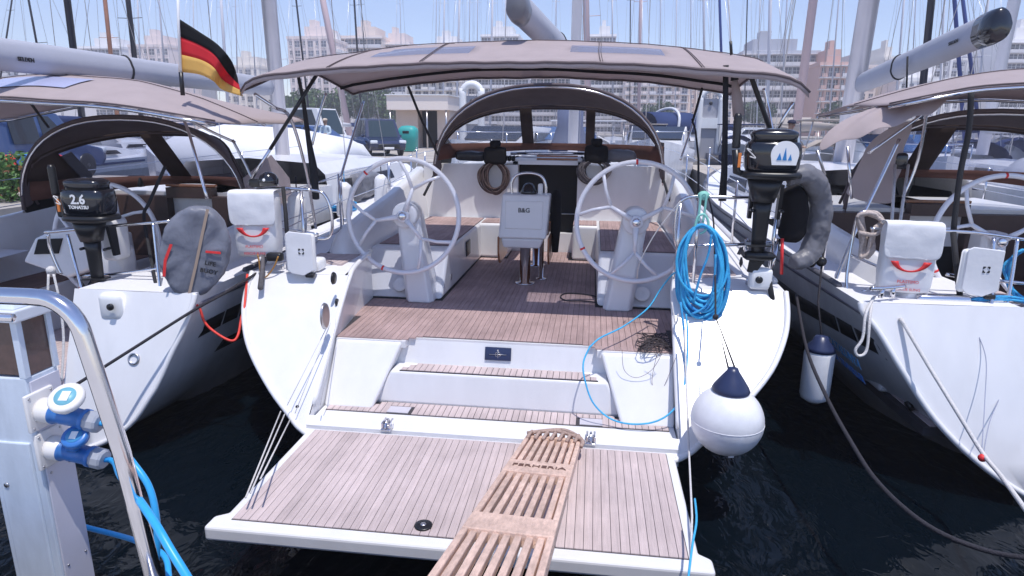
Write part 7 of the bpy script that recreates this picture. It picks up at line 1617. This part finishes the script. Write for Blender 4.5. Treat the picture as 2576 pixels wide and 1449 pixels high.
# ================================================================== people
SKIN = mat('skin', (0.42, 0.25, 0.18), 0.55); SHIRT = mat('light_blue_shirt', (0.52, 0.62, 0.70), 0.8, vary=0.05, vscale=9); TROU = mat('dark_trousers', (0.03, 0.03, 0.05), 0.8); CAPM = mat('cap_sand', (0.60, 0.50, 0.40), 0.8); CAPD = mat('cap_navy', (0.02, 0.02, 0.05), 0.8)
def person(c, rz, label, cap, arms=((0.05, 0.30, 1.10), (0.05, 0.33, 1.12)), lean=0.0):
    t = thing('person', c, label, 'person', None, rz); X = WM[t.name]
    J = {'pel': (0, 0, 0.95, .14), 'wst': (0, lean * .3, 1.10, .135), 'chs': (0, lean * .7, 1.32, .155), 'nkb': (0, lean, 1.46, .075), 'nk': (0, lean, 1.53, .055), 'hd': (0, lean + .02, 1.64, .085), 'top': (0, lean + .01, 1.72, .075)}
    E = [('pel', 'wst'), ('wst', 'chs'), ('chs', 'nkb'), ('nkb', 'nk'), ('nk', 'hd'), ('hd', 'top')]
    for s, nm in ((-1, 'l'), (1, 'r')):
        ax, ay, az = arms[0 if s < 0 else 1]
        J[nm + 'sh'] = (s * .19, lean * .9, 1.42, .07); J[nm + 'el'] = (s * .26, lean * .6 + .05, 1.15, .05); J[nm + 'wr'] = (s * (.12 + ax), lean + ay, az, .035); J[nm + 'ha'] = (s * (.08 + ax), lean + ay + .09, az + .02, .035)
        J[nm + 'hp'] = (s * .10, 0, .90, .105); J[nm + 'kn'] = (s * .11, .03, .50, .07); J[nm + 'an'] = (s * .12, -.01, .09, .05); J[nm + 'to'] = (s * .13, .14, .04, .04)
        E += [('chs', nm + 'sh'), (nm + 'sh', nm + 'el'), (nm + 'el', nm + 'wr'), (nm + 'wr', nm + 'ha'), ('pel', nm + 'hp'), (nm + 'hp', nm + 'kn'), (nm + 'kn', nm + 'an'), (nm + 'an', nm + 'to')]
    ks_ = list(J); me = bpy.data.meshes.new('body'); me.from_pydata([J[k][:3] for k in ks_], [(ks_.index(a), ks_.index(b)) for a, b in E], [])
    o = bpy.data.objects.new('body', me); COL.objects.link(o); o.parent = t; WM[o.name] = X
    sm_ = o.modifiers.new('skin', 'SKIN')
    if not me.skin_vertices: me.attributes
    for i, k in enumerate(ks_): me.skin_vertices[0].data[i].radius = (J[k][3], J[k][3] * (0.75 if k in ('pel', 'wst', 'chs') else 1)); me.skin_vertices[0].data[i].use_root = (k == 'pel')
    o.modifiers.new('sub', 'SUBSURF').levels = 2
    dg = bpy.context.evaluated_depsgraph_get(); dg.update(); m2 = bpy.data.meshes.new_from_object(o.evaluated_get(dg)); o.modifiers.clear(); o.data = m2
    m2.materials.clear()
    for m_ in (SKIN, SHIRT, TROU): m2.materials.append(m_)
    for p in m2.polygons:
        z = p.center.z; ax = abs(p.center.x); p.use_smooth = True
        p.material_index = 0 if z > 1.475 else 2 if z < 0.98 else (0 if p.center.y > lean + 0.26 else 1)
    hd = MB(); hc = V((0, lean + .02, 1.655))
    hd.ball(hc + V((0, -0.005, 0.005)), 0.082, 0.098, 0.10, 14, 10); hd.build('hair', BLACK if cap is CAPD else mat('hair_grey', (0.10, 0.09, 0.08), 0.8), t, X) if False else None
    f = MB(); f.ball(hc + V((0, 0.098, -0.012)), 0.014, 0.02, 0.022, 8, 6); f.build('nose', SKIN, t, X)
    for s in (-1, 1):
        MB().ball(hc + V((s * 0.034, 0.084, 0.015)), 0.012, 0.008, 0.008, 8, 6).build('eye', BLACK, t, X); MB().ball(hc + V((s * 0.088, 0, 0.0)), 0.014, 0.022, 0.032, 8, 6).build('ear', SKIN, t, X)
        for k in range(5):
            hx, hy, hz, _ = J[('l' if s < 0 else 'r') + 'ha']
            MB().tube([(hx + (k - 2) * 0.016, hy + 0.01, hz), (hx + (k - 2) * 0.019, hy + 0.06, hz - 0.005), (hx + (k - 2) * 0.018, hy + 0.085 - 0.006 * abs(k - 2), hz - 0.025)], 0.008, 6).build('finger', SKIN, t, X)
    MB().obox(hc + V((0, 0.090, -0.048)), V((0.024, 0, 0)), V((0, 0.006, 0)), V((0, 0, 0.004))).build('mouth', RED, t, X)
    cp_ = MB(); cp_.lathe(hc + V((0, -0.003, 0.035)), (0, 0, 1), [(0, 0.104), (0.03, 0.105), (0.07, 0.085), (0.09, 0.04), (0.093, 0)], 18); cp_.hexa([hc + V((-0.08, 0.05, 0.035)), hc + V((0.08, 0.05, 0.035)), hc + V((0.06, 0.19, 0.025)), hc + V((-0.06, 0.19, 0.025))], [hc + V((-0.08, 0.05, 0.047)), hc + V((0.08, 0.05, 0.047)), hc + V((0.06, 0.19, 0.035)), hc + V((-0.06, 0.19, 0.035))])
    cp_.build('cap', cap, t, X)
    return t
p = P(825, 416, y=27.6); person(V((p.x, 27.6, 1.0)), R(170), 'person in light blue shirt and sand cap standing on the quay edge, arms folded forward', CAPM)
p = P(1982, 320, y=17.5); person(V((p.x, 17.5, 0.92)), R(200), 'person in light blue shirt and dark cap standing behind the black outboard', CAPD, lean=0.12)
MB().box((p.x - 0.9, 16.6, -0.4), (p.x + 0.9, 30, 0.90)).build('pontoon', qm, kind='structure')

# ================================================================== harbour haze
hm = bpy.data.materials.new('haze_air'); hm.use_nodes = True; n_ = hm.node_tree.nodes
for x in list(n_):
    if x.type != 'OUTPUT_MATERIAL': n_.remove(x)
pv = n_.new('ShaderNodeVolumePrincipled'); pv.inputs['Density'].default_value = 0.0018; pv.inputs['Color'].default_value = (0.93, 0.92, 1.0, 1); pv.inputs['Anisotropy'].default_value = 0.0
hm.node_tree.links.new(pv.outputs[0], n_['Material Output'].inputs['Volume'])
MB().box((-420, -70, -4), (480, 345, 60)).build('haze', hm, kind='stuff')
